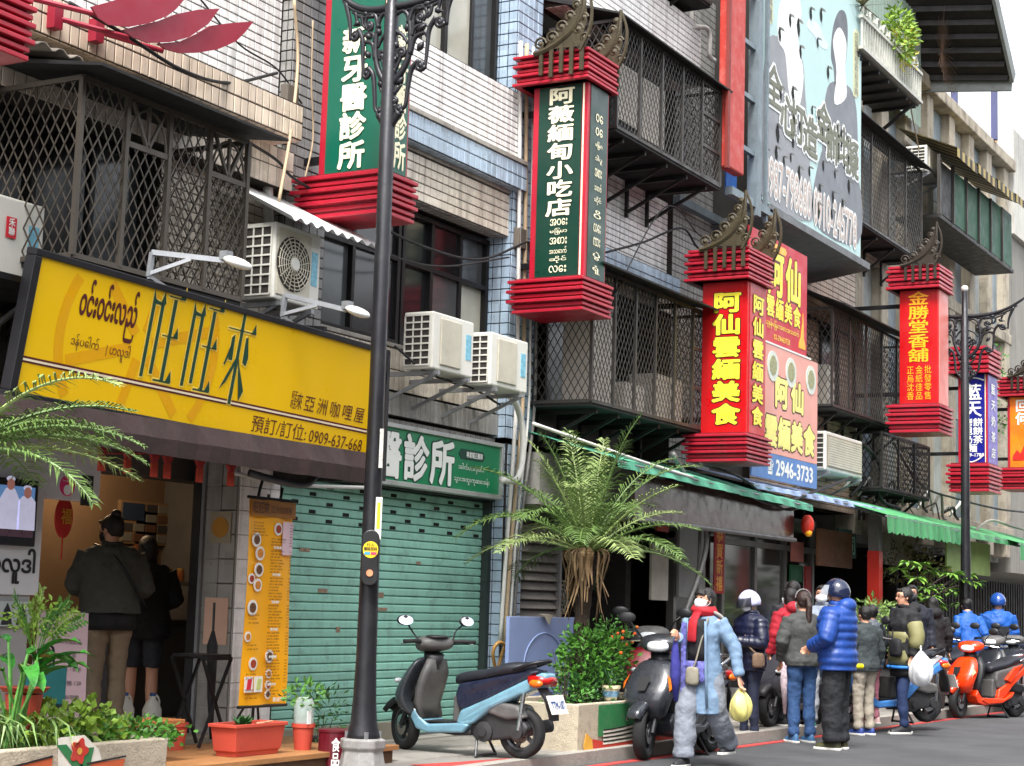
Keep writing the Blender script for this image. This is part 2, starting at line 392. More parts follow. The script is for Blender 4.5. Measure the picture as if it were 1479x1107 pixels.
# ================================================================ roller shutter
shm = mat('mint_shutter_paint', rgb(144, 198, 180), .5, .05, var=.12, vs=1.2, objvar=.09, grime=.5, gs=5, gcol=(.10, .12, .10, 1), streak=.18)
sh = thing('roller_shutter', 'mint green metal roller shutter, closed, behind the lamp post and pale blue scooter', 'shutter', (13.6, .1, .1))
sy = .12; n_sl = 30; z0, z1 = .14, 2.44; dz = (z1 - z0) / n_sl
prof = [(0, -.0), (-.012, .004), (-.014, .012), (-.014, dz - .020), (-.008, dz - .010), (.008, dz - .004)]
slm = None
for i in range(n_sl):
    if slm is None:
        m = MB(); m.loft([[(x, y, z) for y, z in prof] + [(x, .016, dz - .006), (x, .012, 0)] for x in (-1.79, 1.79)])
        o = m.build('slat', shm, sh, local=True); slm = o.data
    else: o = bpy.data.objects.new('slat', slm); COL.objects.link(o); o.parent = sh
    o.location = (.09, sy - .1, z0 - .1 + i * dz)
MB().box(11.86, 15.5, sy + .02, sy + .05, .1, 2.5).build('backing', BLK, sh)
holes = []
for r_, z in enumerate((2.385, 2.31, 2.23, 2.155, 2.08)):
    for k in range(7):
        x = 12.15 + k * .52 + (r_ % 2) * .26
        if x < 15.3: MB().box(x, x + .1, sy - .0165, sy - .012, z - .016, z + .016).build('vent_hole', mat('hole_black', rgb(12, 12, 12), .9), sh)

MB().box(11.86, 15.5, sy - .03, sy + .03, .085, .145).build('bottom_rail', GREYM, sh)
MB().box(11.84, 11.9, .03, .2, .1, 2.5).box(15.44, 15.51, .03, .2, .1, 2.5).build('guide_rail', mat('guide', rgb(52, 60, 58), .5, .3), sh)
MB().box(11.86, 15.5, .0, .35, 2.44, 2.5).build('housing', BLK, sh)
patch = MB()
for px, pz, w, h in ((12.6, 1.45, .14, .035), (13.4, 1.42, .25, .05), (13.5, 1.3, .22, .03), (14.2, 1.75, .08, .03), (12.9, 1.1, .06, .05), (14.9, 1.0, .1, .03), (13.45, 1.0, .12, .04), (12.3, 1.8, .15, .03), (14.6, .72, .18, .04)):
    patch.box(px, px + w, sy - .0175, sy - .0145, pz, pz + h)
patch.build('worn_patch', mat('worn_paint', rgb(150, 126, 104), .7, var=.4, vs=20, grime=.6, gs=12), sh)
struct(MB().box(11.86, 15.5, -.12, .5, .0, .125), 'step', CONC)
# ---- green clinic sign above the shutter
gs = thing('shop_sign', 'long green clinic signboard with white letters above the mint shutter', 'sign', (13.4, -.1, 2.5))
GRN = mat('sign_green', rgb(22, 128, 84), .35, var=.05, grime=.12, gs=2)
MB().box(11.9, 15.4, -.1, .02, 2.5, 2.99).build('panel', GRN, gs)
fr = MB(); fr.box(11.87, 15.43, -.13, .0, 2.455, 2.5).box(11.87, 15.43, -.13, .0, 2.99, 3.03).box(15.4, 15.44, -.13, .0, 2.5, 2.99).box(11.87, 11.9, -.13, 0, 2.5, 2.99)
fr.build('frame', mat('aluminium', rgb(190, 192, 190), .4, .5, grime=.3, gs=5), gs, bevel=.004)
WL = mat('white_letter', rgb(235, 236, 230), .5, var=.03); DG = mat('dark_green_letter', rgb(14, 62, 50), .5)
ux, uz = (1, 0, 0), (0, 0, 1)
o_, w_ = MB(), MB(); sz = .46
for i, c in enumerate('新牙醫診所'):
    p = (12.15 + i * .475, -.1, 2.515); write(o_, c, p, ux, uz, .45, .45, .07, True, .004); write(w_, c, p, ux, uz, .45, .45, .035, True, .009)
o_.build('lettering_outline', DG, gs); w_.build('lettering', WL, gs)
MB().prism([(14.58, 2.86), (14.63, 2.81), (15.05, 2.81), (15.1, 2.86), (15.05, 2.91), (14.63, 2.91)], -.106, -.1).build('plaque', DG, gs)
l_ = MB(); write(l_, '專業矯正團隊', (14.72, -.106, 2.83), ux, uz, .32, .06, .02); write(l_, 'ဒေါက်တာလှဝင်း', (14.58, -.1, 2.68), ux, uz, .5, .09, .0); write(l_, 'သွားအထူးကုဆေးခန်း', (14.5, -.1, 2.56), ux, uz, .7, .09, .0)
l_.build('small_lettering', WL, gs)
# ================================================================ BUILDING B (balconies)
B = thing('balcony_building', 'grimy white tiled building with two caged balconies behind the green vertical sign', 'building', (18.3, .4, 0))
tb = Tiler(B, 290)
MB().box(16.03, 20.9, .5, 9, 3.2, 12).box(16.03, 16.2, .0, .5, 3.1, 12).build('core', wallm, B)
tb.wall(16.2, 19.6, 7.95, 8.75, -.45, .12, .075, TW, GROUT, .5)
tb.soffit(16.2, 19.6, -.45, -.05, 7.945, .12, .1, TWC)
tb.wall(16.2, 20.8, 5.55, 6.5, -.02, .12, .075, TW, GROUT, .4)
tb.wall(16.2, 19.6, 5.06, 5.25, -.1, .1, .095, TWC, GROUT, .4)
tb.wall(16.2, 19.6, 5.27, 5.5, -.22, .12, .115, TBL, GROUT, .4)
tb.wall(19.62, 20.9, 3.2, 9.5, -.1, .1, .09, TGR, GROUT, .4)
tb.done(); flush_backing()
window(B, 16.5, 19.3, 6.6, 7.9, .3, 4, (1,), [1, 0, 0, 1]); window(B, 16.4, 19.3, 3.6, 5.0, .3, 4, (1,), [0, 1, 0, 0])
window(B, 16.3, 19.4, 8.85, 10.2, .2, 4, (1,), [0, 0, 1, 0])
# ================================================================ BUILDING C (tan strips behind the banners)
Cb = thing('billboard_building', 'narrow tan strip-tiled building behind the torn billboard and food banners', 'building', (23, .3, 0))
tc = Tiler(Cb, 280)
MB().box(20.92, 27.2, .1, 9, 3.0, 12.2).build('core', wallm, Cb)
tc.wall(22.6, 27.2, 3.0, 10.3, .0, .28, .085, TTAN, GROUT, .2)
tc.done(); flush_backing()
window(Cb, 24.7, 28.0 - .9, 7.5, 9.0, -.06, 3, (1,), [0, 1, 0]); window(Cb, 24.6, 27.1, 4.5, 5.9, -.06, 3, (1,), [0, 0, 1])
corr = mat('green_corrugated', rgb(140, 158, 146), .5, .3, var=.1, grime=.35, gs=3, streak=.4)
m = MB()
xs = np.arange(24.7, 30.6, .04); m.loft([[(x, -.12 + .018 * math.cos(i * PI / 2), 10.3) for i, x in enumerate(xs)], [(x, -.12 + .018 * math.cos(i * PI / 2), 12.4) for i, x in enumerate(xs)]], cap=False, closed=False)
m.build('corrugated_wall', corr, Cb, smooth=True)
# ================================================================ BUILDING D (concrete frame)
D = thing('concrete_building', 'old weathered concrete building with tall panes between columns under the dark eave', 'building', (33, .3, 0))
td = MB(); td.box(27.3, 38.2, .35, 9, 2.6, 11.3).build('core', mat('old_render', rgb(128, 128, 122), .9, var=.2, bump=.3, grime=.6, gs=1.2, streak=.5), D)
cm = mat('cream_concrete', rgb(172, 162, 144), .8, var=.2, bump=.25, grime=.75, gs=1.8, streak=.6)
colx = [27.5, 28.9, 30.3, 31.75, 33.3, 34.8, 36.25, 37.75]
for x in colx: MB().box(x - .2, x + .2, .02, .36, 2.7, 11.25).build('column', cm, D, bevel=.015)
MB().box(27.3, 38.15, -.1, .4, 11.25, 11.5).build('cornice', cm, D, bevel=.02)
for z in (3.1, 7.35): MB().box(27.3, 38.1, .0, .38, z, z + .22).build('floor_band', cm, D, bevel=.015)
PD = [mat('blue_grey_panel', rgb(128, 142, 150), .5, var=.2, vs=1, grime=.5, gs=1.5, streak=.4), mat('milky_panel', rgb(166, 172, 170), .5, var=.2, vs=1, grime=.5, gs=1.5, streak=.4)]
for i in range(len(colx) - 1):
    for k, (a, b) in enumerate(((3.34, 5.3), (5.32, 7.33), (7.59, 9.4), (9.42, 11.23))):
        MB().box(colx[i] + .205, colx[i + 1] - .205, .2, .3, a, b).build('panel', PD[(i * 3 + k) % 2], D)
# the dark eave
ev = mat('dark_eave_sheet', rgb(34, 30, 29), .7, var=.2, bump=.2, grime=.4); fm = mat('weathered_fascia', rgb(120, 124, 122), .6, .2, grime=.5, gs=4)
rf = thing('roof_canopy', 'big dark sheet roof eave jutting over the street at the top right', 'roof', (32, 0, 12.4))
P0 = U(1335, -40, -1.6); E1 = U(1462, 113, -1.6); E0 = U(1392, 60, -1.6)
za = 13.6; xa = 28.6; xb = E1.x
MB().add([(xa, -1.6, za), (xb, -1.6, E1.z), (xb, 2.5, E1.z + .5), (xa, 2.5, za + .5), (xa, -1.6, za - .05), (xb, -1.6, E1.z - .05), (xb, 2.5, E1.z + .45), (xa, 2.5, za + .45)],
         [(0, 1, 2, 3), (7, 6, 5, 4), (0, 4, 5, 1), (1, 5, 6, 2), (2, 6, 7, 3), (3, 7, 4, 0)]).build('roof_sheet', ev, rf)
MB().bar((xa, -1.62, za - .02), (xb, -1.62, E1.z - .02), .06, .28).bar((xb, -1.6, E1.z - .1), (xb, 2.5, E1.z + .35), .06, .3).build('fascia', fm, rf, bevel=.01)
rm = MB()
for i in range(12):
    t = (i + .5) / 12; x = xa + (xb - xa) * t; z = za + (E1.z - za) * t
    rm.bar((x, -1.55, z - .12), (x, 2.4, z + .38), .05, .1)
rm.build('rafter', ev, rf)
MB().bar((36.2, -.1, 11.5), (36.2, -.1, 12.6), .12).bar((34.5, .3, 11.5), (34.5, .3, 13), .12).build('post', mat('blue_grey_post', rgb(70, 74, 110), .5), rf)
MB().bar((37.6, .2, 11.5), (37.6, .2, 12.4), .05).build('pipe', mat('rust_pipe', rgb(170, 130, 90), .6, grime=.4), rf)
# ================================================================ BUILDING E, far end
Eb = thing('grey_building', 'plain grey rendered building at the far right edge with a truss roof', 'building', (42, .5, 0))
MB().box(38.25, 70, .1, 9, 2.4, 11.2).build('wall', mat('grey_render', rgb(140, 137, 130), .9, var=.15, vs=.7, bump=.2, grime=.35, gs=.8, streak=.5), Eb)
MB().box(38.25, 70, -.02, .1, 9.9, 12.3).build('upper_wall', mat('pale_render', rgb(196, 194, 186), .9, var=.1, vs=.7, grime=.3, gs=.8, streak=.4), Eb)
tr = MB(); tr.bar((38, -.5, 13.3), (62, -.5, 14.6), .1).bar((38, -.5, 12.9), (62, -.5, 13.9), .08)
for i in range(24): tr.bar((38 + i, -.5, 13.3 + i * .054), (38.5 + i, -.5, 12.9 + i * .043), .05).bar((38.5 + i, -.5, 12.9 + i * .043), (39 + i, -.5, 13.35 + i * .054), .05)
tr.build('roof_truss', mat('pale_steel', rgb(170, 172, 180), .5, .3), Eb)
MB().add([(37.8, -.9, 13.42), (62, -.9, 14.75), (62, -.4, 14.8), (37.8, -.4, 13.48), (37.8, -.9, 13.36), (62, -.9, 14.69), (62, -.4, 14.74), (37.8, -.4, 13.42)],
         [(0, 1, 2, 3), (7, 6, 5, 4), (0, 4, 5, 1), (1, 5, 6, 2), (2, 6, 7, 3), (3, 7, 4, 0)]).build('roof_sheet', mat('blue_sheet', rgb(70, 70, 110), .5), Eb)
# ================================================================ opposite side of the street (behind the camera)
ob = thing('opposite_building', 'grey building row on the other side of the street, outside the picture', 'building', (15, -16, 0))
MB().box(-12, 48, -24, -16, 0, 9).build('wall', mat('opposite_render', rgb(120, 112, 104), .9, vs=.8, var=.2), ob)
for i in range(24):
    for z in (3.8, 6.8): MB().box(-11 + i * 2.4, -9.4 + i * 2.4, -16.0, -15.95, z, z + 1.3).build('window', PANE[0], ob)
# ================================================================ curry shop under the yellow sign
INT = mat('interior_wall', rgb(112, 90, 70), .85, var=.1)
shop = thing('shop_room', 'dim curry shop interior with brown walls behind the two customers', 'shop', (10, 1, .1))
FZ = .28
MB().box(5.5, 14.2, 2.6, 2.7, 0, 3.05).build('back_wall', INT, shop)
MB().box(5.5, 14.2, .05, 4.2, 2.72, 2.82).build('ceiling', mat('shop_ceiling', rgb(120, 112, 104), .9), shop)
MB().box(5.5, 14.2, .0, 4.2, 0, FZ).build('floor', mat('shop_floor', rgb(140, 134, 118), .7, grime=.3), shop)
MB().box(13.6, 13.7, .95, 2.6, FZ, 2.72).build('side_wall', INT, shop)
MB().box(11.27, 11.32, .345, .375, FZ, 2.7).build('door_jamb', mat('jamb', rgb(120, 122, 126), .5), shop)
jx = 11.285
MB().box(jx - .02, jx + .04, .38, .46, FZ, 2.72).build('door_frame', mat('black_frame', rgb(26, 26, 28), .5), shop)
# left front panels
LP = mat('grey_white_panel', rgb(196, 196, 198), .5, var=.05, grime=.12)
pl = thing('shop_front_panel', 'grey white front panel with a black Burmese word left of the shop opening', 'panel', (8.5, 0, FZ))
xr = U(59, 800, .0).x; xh = U(145, 700, 0).x; zh = U(145, 727, 0).z
MB().box(6.2, xr, .0, .08, 1.36, 2.7).build('panel', LP, pl, bevel=.006)
MB().box(xr, xh, .0, .08, zh, 2.7).build('header', LP, pl, bevel=.006)
q = U(0, 868, 0)
MB().box(6.2, xr - .06, .02, .1, FZ, 1.36).build('counter', mat('counter_panel', rgb(150, 148, 146), .6), pl)
l_ = MB(); p = U(-30, 873, -.002); write(l_, 'ဟလူဒါ', (p.x, -.002, 1.44), ux, uz, U(48, 840, 0).x - p.x, .24, .03); l_.build('lettering', mat('black_letter', rgb(18, 18, 20), .5), pl)
# TV
tv = thing('television', 'wall screen showing people in pale uniforms at the left edge', 'screen', (8.3, -.03, 1.9))
a, b = U(-40, 690, -.03), U(46, 790, -.03)
MB().box(a.x, b.x, -.06, .0, b.z, a.z + .02).build('casing', BLK, tv, bevel=.008)
x0, x1, z0_, z1_ = a.x + .03, b.x - .035, b.z + .06, a.z - .03
sc = lambda n, c, e=.16: mat(n, c, .3, emit=c, es=e, var=.15, vs=8)
MB().box(x0, x1, -.063, -.06, z0_, z1_).build('screen', sc('screen_blue', rgb(90, 130, 180)), tv)
fg = MB(); w = x1 - x0
for cx_, s_ in ((x0 + w * .55, 1.1), (x0 + w * .86, .95)):
    fg.prism([(cx_ - .09 * s_, z0_ + .05), (cx_ + .09 * s_, z0_ + .05), (cx_ + .085 * s_, z0_ + .25), (cx_ + .04, z0_ + .30 * s_), (cx_ - .04, z0_ + .30 * s_), (cx_ - .085 * s_, z0_ + .25)], -.066, -.063)
    fg.prism([(cx_ + .04 * math.cos(t), z0_ + .36 * s_ + .02 * math.sin(t)) for t in np.arange(0, 6.2, .5)], -.066, -.063)
fg.build('picture_figure', sc('screen_white', rgb(190, 190, 215)), tv)
fg = MB()
for cx_, s_ in ((x0 + w * .55, 1.1), (x0 + w * .86, .95)): fg.prism([(cx_ + .035 * math.cos(t), z0_ + .325 * s_ + .04 * math.sin(t)) for t in np.arange(0, 6.2, .5)], -.068, -.066)
fg.build('picture_face', sc('screen_skin', rgb(150, 100, 90)), tv)
MB().box(x0, x1, -.066, -.063, z0_, z0_ + .05).build('picture_table', sc('screen_dark', rgb(60, 40, 50)), tv)
# stickers
st = thing('round_sticker', 'pink round delivery sticker on the header beside the black one', 'sticker', (9.3, 0, 2.2))
c = U(97, 702, 0); rr = .075
MB().lathe([(rr, -.004), (rr, 0)], (c.x, 0, c.z), 24, 'y').build('disc', mat('pink', rgb(214, 40, 110), .5), st)
MB().lathe([(rr * .5, -.007), (rr * .5, -.004)], (c.x, 0, c.z - .03), 20, 'y').build('face', mat('sticker_white', rgb(230, 230, 230), .5), st)
l_ = MB(); write(l_, 'foodpanda', (c.x - .055, -.004, c.z + .025), ux, uz, .11, .018); l_.build('lettering', WL, st)
st = thing('black_sticker', 'black rectangular delivery sticker right of the pink round one', 'sticker', (9.45, 0, 2.2))
c = U(125, 705, 0)
MB().box(c.x - .055, c.x + .065, -.004, 0, c.z - .13, c.z + .09).build('sheet', mat('sticker_black', rgb(20, 20, 22), .5), st)
l_ = MB(); write(l_, 'Uber', (c.x - .035, -.004, c.z + .03), ux, uz, .08, .035); write(l_, 'Eats', (c.x - .035, -.004, c.z - .02), ux, uz, .08, .035); l_.build('lettering', WL, st)
# photo strip, poster stand
st = thing('photo_strip', 'strip of customer photographs under the grey panel', 'poster', (8.4, 0, 1.2))
a, b = U(-30, 868, -.01), U(45, 905, -.01)
MB().box(a.x, b.x, -.01, .015, b.z, a.z).build('sheet', mat('photo_pale', rgb(170, 178, 176), .5), st)
fg = MB()
for i, x in enumerate(np.arange(a.x + .12, b.x - .05, .14)): fg.prism([(x - .05, b.z + .01), (x + .05, b.z + .01), (x + .03, b.z + .11), (x, b.z + .16), (x - .03, b.z + .11)], -.013, -.01)
fg.build('figure', mat('photo_dark', rgb(34, 32, 36), .5), st)
st = thing('poster_stand', 'pale pink menu board leaning beside the man in grey', 'sign', (9.3, -.1, FZ))
q = [U(62, 882, .25), U(128, 886, .25), U(122, 1050, .1), U(38, 1050, .1)]
MB().add([q[0], q[1], q[2], q[3]] + [v + Vector((0, .03, 0)) for v in q], [(0, 1, 2, 3), (7, 6, 5, 4), (0, 4, 5, 1), (1, 5, 6, 2), (2, 6, 7, 3), (3, 7, 4, 0)]).build('board', mat('pink_board', rgb(206, 180, 186), .6, var=.04), st)
l_ = MB(); u_ = (q[1] - q[0]).normalized(); v_ = (q[0] - q[3]); v_ = (v_ - u_ * v_.dot(u_)).normalized(); o2 = q[2] + (q[3] - q[2]) * .9
for i, (t_, ww, hh) in enumerate((('မုန့်ဟင်းခါး', .2, .04), ('2024年特價套餐', .3, .04), ('人氣首選', .18, .035), ('咖哩雞・奶茶', .28, .03), ('椰汁麵 120', .26, .035), ('現點現做', .2, .03), ('歡迎外帶', .2, .03))):
    write(l_, t_, q[0] + u_ * (.22 - ww / 2) - v_ * (.14 + i * .1), u_, v_, ww, hh, .0, lift=.006)
l_.build('lettering', mat('grey_brown_letter', rgb(90, 70, 80), .6), st)
# things inside
st = thing('photo_board', 'cork board of small photographs on the shop back wall', 'picture', (12.4, 2.5, 1.8))
a, b = U(175, 722, 2.55), U(258, 790, 2.55)
MB().box(a.x, b.x, 2.55, 2.59, b.z, a.z).build('board', mat('board_tan', rgb(130, 104, 76), .8), st)
w, h = b.x - a.x, a.z - b.z
for i in range(5):
    for j in range(4):
        if i < 2 and j > 1: continue
        x, z = a.x + w * (.03 + i * .195), b.z + h * (.06 + j * .235)
        MB().box(x, x + w * .165, 2.54, 2.55, z, z + h * .18).build('photo', [mat('photo_a', rgb(120, 118, 112), .5), mat('photo_b', rgb(60, 58, 62), .5), mat('photo_c', rgb(96, 66, 52), .5)][(i * 2 + j) % 3], st)
MB().box(a.x + w * .03, a.x + w * .38, 2.54, 2.55, b.z + h * .55, b.z + h * .95).build('photo', mat('photo_blue', rgb(40, 54, 78), .5), st)
st = thing('red_ornament', 'red paper new year ornament hanging inside the shop above the man', 'ornament', (9.6, .6, 2))
c = U(92, 748, .6)
MB().ball(c, (.10, .02, .16), 16, 10).build('medallion', mat('red_paper', rgb(190, 34, 26), .6), st)
l_ = MB(); write(l_, '福', (c.x - .055, .575, c.z - .05), ux, uz, .11, .12, .02); l_.build('lettering', mat('gold_letter', rgb(214, 150, 40), .5), st)
MB().tube([(c.x, .6, c.z - .14), (c.x, .6, c.z - .32)], .006).build('tassel', bpy.data.materials['red_paper'], st)
ct = thing('shop_counter', 'dark grey counter with small jars inside the shop', 'counter', (11.6, 2.5, FZ))
MB().box(11.75, 13.55, 1.7, 2.2, FZ, 1.12).build('body', mat('counter_dark', rgb(76, 78, 84), .6), ct, bevel=.01)
MB().box(11.7, 13.58, 1.64, 2.25, 1.12, 1.16).build('counter_top', mat('counter_top', rgb(46, 44, 44), .4), ct)
for i in range(6):
    jr = thing('jar', ['spice jar at the left end of the shop counter', 'second spice jar from the left on the shop counter', 'third spice jar from the left on the shop counter', 'third spice jar from the right on the shop counter', 'second spice jar from the right on the shop counter', 'spice jar at the right end of the shop counter'][i], 'jar', (12.2 + i * .17, 2.05, 1.52), group='jars on the shop shelf')
    MB().lathe([(.04, 0), (.04, .08), (.03, .1)], (0, 0, 0), 12).build('body', mat('jar_amber', rgb(120, 70, 36), .3), jr, local=True); MB().lathe([(.035, .1), (.035, .125)], (0, 0, 0), 12).build('lid', mat('lid_gold', rgb(170, 130, 60), .4, .5), jr, local=True)
single(MB().box(12.1, 13.3, 1.95, 2.15, 1.48, 1.52).box(12.12, 12.16, 2.0, 2.05, 1.16, 1.48).box(13.2, 13.24, 2.0, 2.05, 1.16, 1.48), 'shelf', mat('shelf_grey', rgb(120, 118, 112), .5), 'narrow shelf holding spice jars above the shop counter', 'shelf')
st = single(MB().box(12.2, 12.48, 1.9, 1.915, 1.16, 1.46), 'notice', mat('paper', rgb(214, 212, 206), .6, var=.03), 'white notice sheet standing against the shop counter', 'notice')
st = single(MB().box(12.95, 13.25, 2.55, 2.59, 1.75, 2.2), 'notice', mat('brown_paper', rgb(140, 84, 52), .6), 'brown framed notice on the back wall right of the photo board', 'notice')
lampm = mat('lamp_glow', (1, .8, .5, 1), .5, emit=(1, .74, .42, 1), es=9)
c = U(195, 668, .9); dl = thing('downlight', 'small lit warm downlight in the shop ceiling', 'lamp', (c.x, .9, 2.7))
MB().lathe([(.06, 0), (.06, .02)], (0, 0, 0), 16).build('lens', lampm, dl, local=True); MB().lathe([(.062, -.01), (.085, -.01), (.085, .02), (.062, .02)], (0, 0, 0), 20).build('ring', WHT, dl, local=True)
ll = bpy.data.lights.new('lamp_light', 'POINT'); ll.energy = 5; ll.color = (1, .72, .42); ll.shadow_soft_size = .08
lo = bpy.data.objects.new('lamp_light', ll); COL.objects.link(lo); lo.location = (c.x + .2, 1.6, 2.55)
ll2 = bpy.data.lights.new('lamp_light', 'POINT'); ll2.energy = 6; ll2.color = (1, .70, .40); ll2.shadow_soft_size = .08
lo = bpy.data.objects.new('lamp_light', ll2); COL.objects.link(lo); lo.location = (11.9, 2.0, 2.55)
# white jugs
def jug(x, y, lab):
    j = thing('plastic_jug', lab, 'jug', (x, y, FZ), R(random.uniform(-20, 20)), 'white jugs on the shop floor'); j.scale = (.8, .8, .85)
    rings = [[(sx * .5 * w, sy_ * .5 * d, z) for sx, sy_ in ((-1, -.8), (-.8, -1), (.8, -1), (1, -.8), (1, .8), (.8, 1), (-.8, 1), (-1, .8))] for z, w, d in ((0, .15, .12), (.02, .17, .13), (.2, .17, .13), (.27, .11, .09), (.30, .05, .05), (.33, .05, .05))]
    MB().loft(rings).build('body', WHT, j, local=True, smooth=True); MB().tube(bez([(.07, 0, .2), (.085, 0, .27), (.05, 0, .33), (.0, 0, .31)]), .012).build('handle', WHT, j, local=True, smooth=True)
    MB().lathe([(.03, .33), (.03, .36)], (0, 0, 0), 12).build('cap', mat('blue_cap', rgb(60, 90, 150), .5), j, local=True)
p = G(237, 1070, FZ); jug(11.05, .88, 'white plastic jug nearer the customers'); jug(11.2, .72, 'white plastic jug nearer the tiled pier')
# stickers on pier side
st = thing('round_sticker', 'gold round sticker on the grey side of the tiled pier', 'sticker', (11.29, .4, 1.9))
c = XX(322, 762, 11.29)
MB().lathe([(.085, -.014), (.085, -.002)], (11.29, c.y + .02, c.z), 24, 'x').build('disc', mat('gold_disc', rgb(170, 120, 40), .5), st)
MB().box(11.28, 11.286, c.y-.09, c.y + .13, c.z - .13, c.z + .13).build('sheet', mat('clear_sheet', rgb(150, 140, 120), .5), st)
single(MB().box(11.28, 11.286, c.y - .1, c.y + .14, 1.0, 1.38), 'notice', mat('peach_paper', rgb(196, 160, 140), .6), 'peach notice sheet on the grey side of the tiled pier', 'notice')
# ---- deck of planks
deck = thing('wooden_deck', 'low wooden plank deck in front of the shop', 'deck', (10.5, -.6, 0))
wood = mat('deck_wood', rgb(150, 104, 62), .6, var=.2, vs=2, objvar=.15, bump=.3, bs=30, grime=.3, gs=3)
for i in range(9): MB().box(8.9, 12.05, -1.16 + i * .125, -1.16 + i * .125 + .118, .2, .24).build('plank', wood, deck, bevel=.004)
MB().box(8.95, 12.0, -1.13, -.05, .1, .2).build('frame', mat('deck_dark', rgb(84, 58, 38), .8), deck)
tm = mat('bench_wood', rgb(152, 92, 48), .5, var=.25, vs=4, bump=.2)
a, b = U(165, 1050, -1.2), U(243, 1062, -1.2)
# ---- yellow sign
def quad_sign(px, ys):
    return [U(*px[i], ys[i]) for i in range(4)]
ys_ = thing('shop_sign', 'large yellow curry shop signboard with dark green characters and black frame', 'sign', (9.7, -1, 2.5))
X0, X1, zt, zb = 7.71, 11.70, 3.50, 2.575; yt, yb = -1.14, -.98
UY = Vector((0, yt - yb, zt - zb)).normalized(); HY = Vector((0, yt - yb, zt - zb)).length; NY = Vector((1, 0, 0)).cross(UY)
def YP(x, v, d=0): return Vector((X0 + x, yb, zb - .018 * x)) + UY * v + NY * d      # NY points to the street
YEL = mat('sign_yellow', rgb(244, 194, 2), .32, var=.04, vs=.8); MARO = mat('maroon_letter', rgb(84, 22, 18), .5); DGN = mat('deep_green_letter', rgb(20, 66, 46), .5)
def ybox(x0, x1, v0, v1, d0, d1):
    p = [YP(x, v, d) for x in (x0, x1) for d in (d0, d1) for v in (v0, v1)]
    return p, [(0, 1, 3, 2), (4, 6, 7, 5), (0, 4, 5, 1), (2, 3, 7, 6), (0, 2, 6, 4), (1, 5, 7, 3)]
LW = X1 - X0
MB().add(*ybox(.06, LW - .04, .045, HY - .045, -.05, 0)).build('panel', YEL, ys_)
f_ = MB(); f_.add(*ybox(0, LW, 0, .045, -.07, .02)).add(*ybox(0, LW, HY - .045, HY, -.07, .02)).add(*ybox(0, .06, .045, HY - .045, -.07, .02)).add(*ybox(LW - .04, LW, .045, HY - .045, -.07, .02))
f_.build('frame', mat('sign_frame_black', rgb(24, 22, 26), .45), ys_, bevel=.006)
vst = .26
MB().add(*ybox(.06, LW - .04, vst - .03, vst + .01, 0, .003)).build('stripe', MARO, ys_)
MB().add(*ybox(.06, LW - .04, vst - .018, vst - .004, .003, .005)).build('inner_stripe', mat('cream_stripe', rgb(236, 220, 190), .5), ys_)
# faint wheel pattern
fp = MB(); cxp, cvp = 1.1, .5
def ring(mb, r0, r1, a0, a1, n=24):
    pts = []
    for k in range(n):
        for a_, b_ in (((a0 + (a1 - a0) * k / n), (a0 + (a1 - a0) * (k + 1) / n)),):
            q4 = [(cxp + r * math.cos(t), cvp + r * math.sin(t) * .95) for r, t in ((r0, a_), (r1, a_), (r1, b_), (r0, b_))]
            if all(.07 < x < LW - .05 and .05 < v < HY - .05 for x, v in q4): mb.add([YP(x, v, .0015) for x, v in q4], [(0, 1, 2, 3)])
ring(fp, .72, .8, 0, 6.283, 90)
for a_ in np.arange(.3, 6.5, 1.047):
    for t in np.arange(.1, .7, .03):
        q4 = [(cxp + (t) * math.cos(a_) - s * .04 * math.sin(a_), cvp + t * math.sin(a_) + s * .04 * math.cos(a_)) for s in (-1, 1)] + [(cxp + (t + .03) * math.cos(a_) - s * .04 * math.sin(a_), cvp + (t + .03) * math.sin(a_) + s * .04 * math.cos(a_)) for s in (1, -1)]
        if all(.07 < x < LW - .05 and .05 < v < HY - .05 for x, v in q4): fp.add([YP(x, v, .0015) for x, v in q4], [(0, 1, 2, 3)])
fp.build('faint_emblem', mat('amber_print', rgb(232, 168, 4), .32, var=.03), ys_)
# drawn 旺旺來
dg, dgo = MB(), MB()
xo = U(207, 525, -1.05).x - X0; KX = (U(357, 540, -1.05).x - X0 - xo) / 1.79
def stroke(pts, k=1., o=(0, 0)):
    dg.add([YP(o[0] + x * KX, o[1] + v, .006) for x, v in pts], [tuple(range(len(pts)))])
    cx_ = sum(p[0] for p in pts) / len(pts); cv = sum(p[1] for p in pts) / len(pts)
    dgo.add([YP(o[0] + (x * KX + (.010 if x > cx_ else -.010)), o[1] + v + (.012 if v > cv else -.012), .003) for x, v in pts], [tuple(range(len(pts)))])
def tri(x, v, s=.055, o=(0, 0)): stroke([(x - s, v), (x + s * .8, v), (x + s * .15, v + s * 1.6)], 1, o)
def wang(o):
    stroke([(0, .0), (.05, .0), (.05, .52), (0, .60)], 1, o); stroke([(.14, .03), (.19, .03), (.19, .5), (.21, .52), (.17, .6), (.14, .53)], 1, o); stroke([(.04, .50), (.16, .50), (.16, .515), (.04, .53)], 1, o)
    stroke([(.33, .0), (.385, .0), (.385, .56), (.33, .56)], 1, o); stroke([(.24, .572), (.5, .572), (.5, .58), (.24, .58)], 1, o)
    stroke([(.24, .3), (.48, .3), (.48, .308), (.24, .308)], 1, o); stroke([(.22, .0), (.5, .0), (.5, -.012), (.22, -.012)], 1, o)
    tri(.48, .575, .05, o); tri(.46, .3, .05, o); tri(.47, .0, .05, o)
wang((xo - .02, .30)); wang((xo + .64 * KX, .295))
o = (xo + 1.28 * KX, .27)
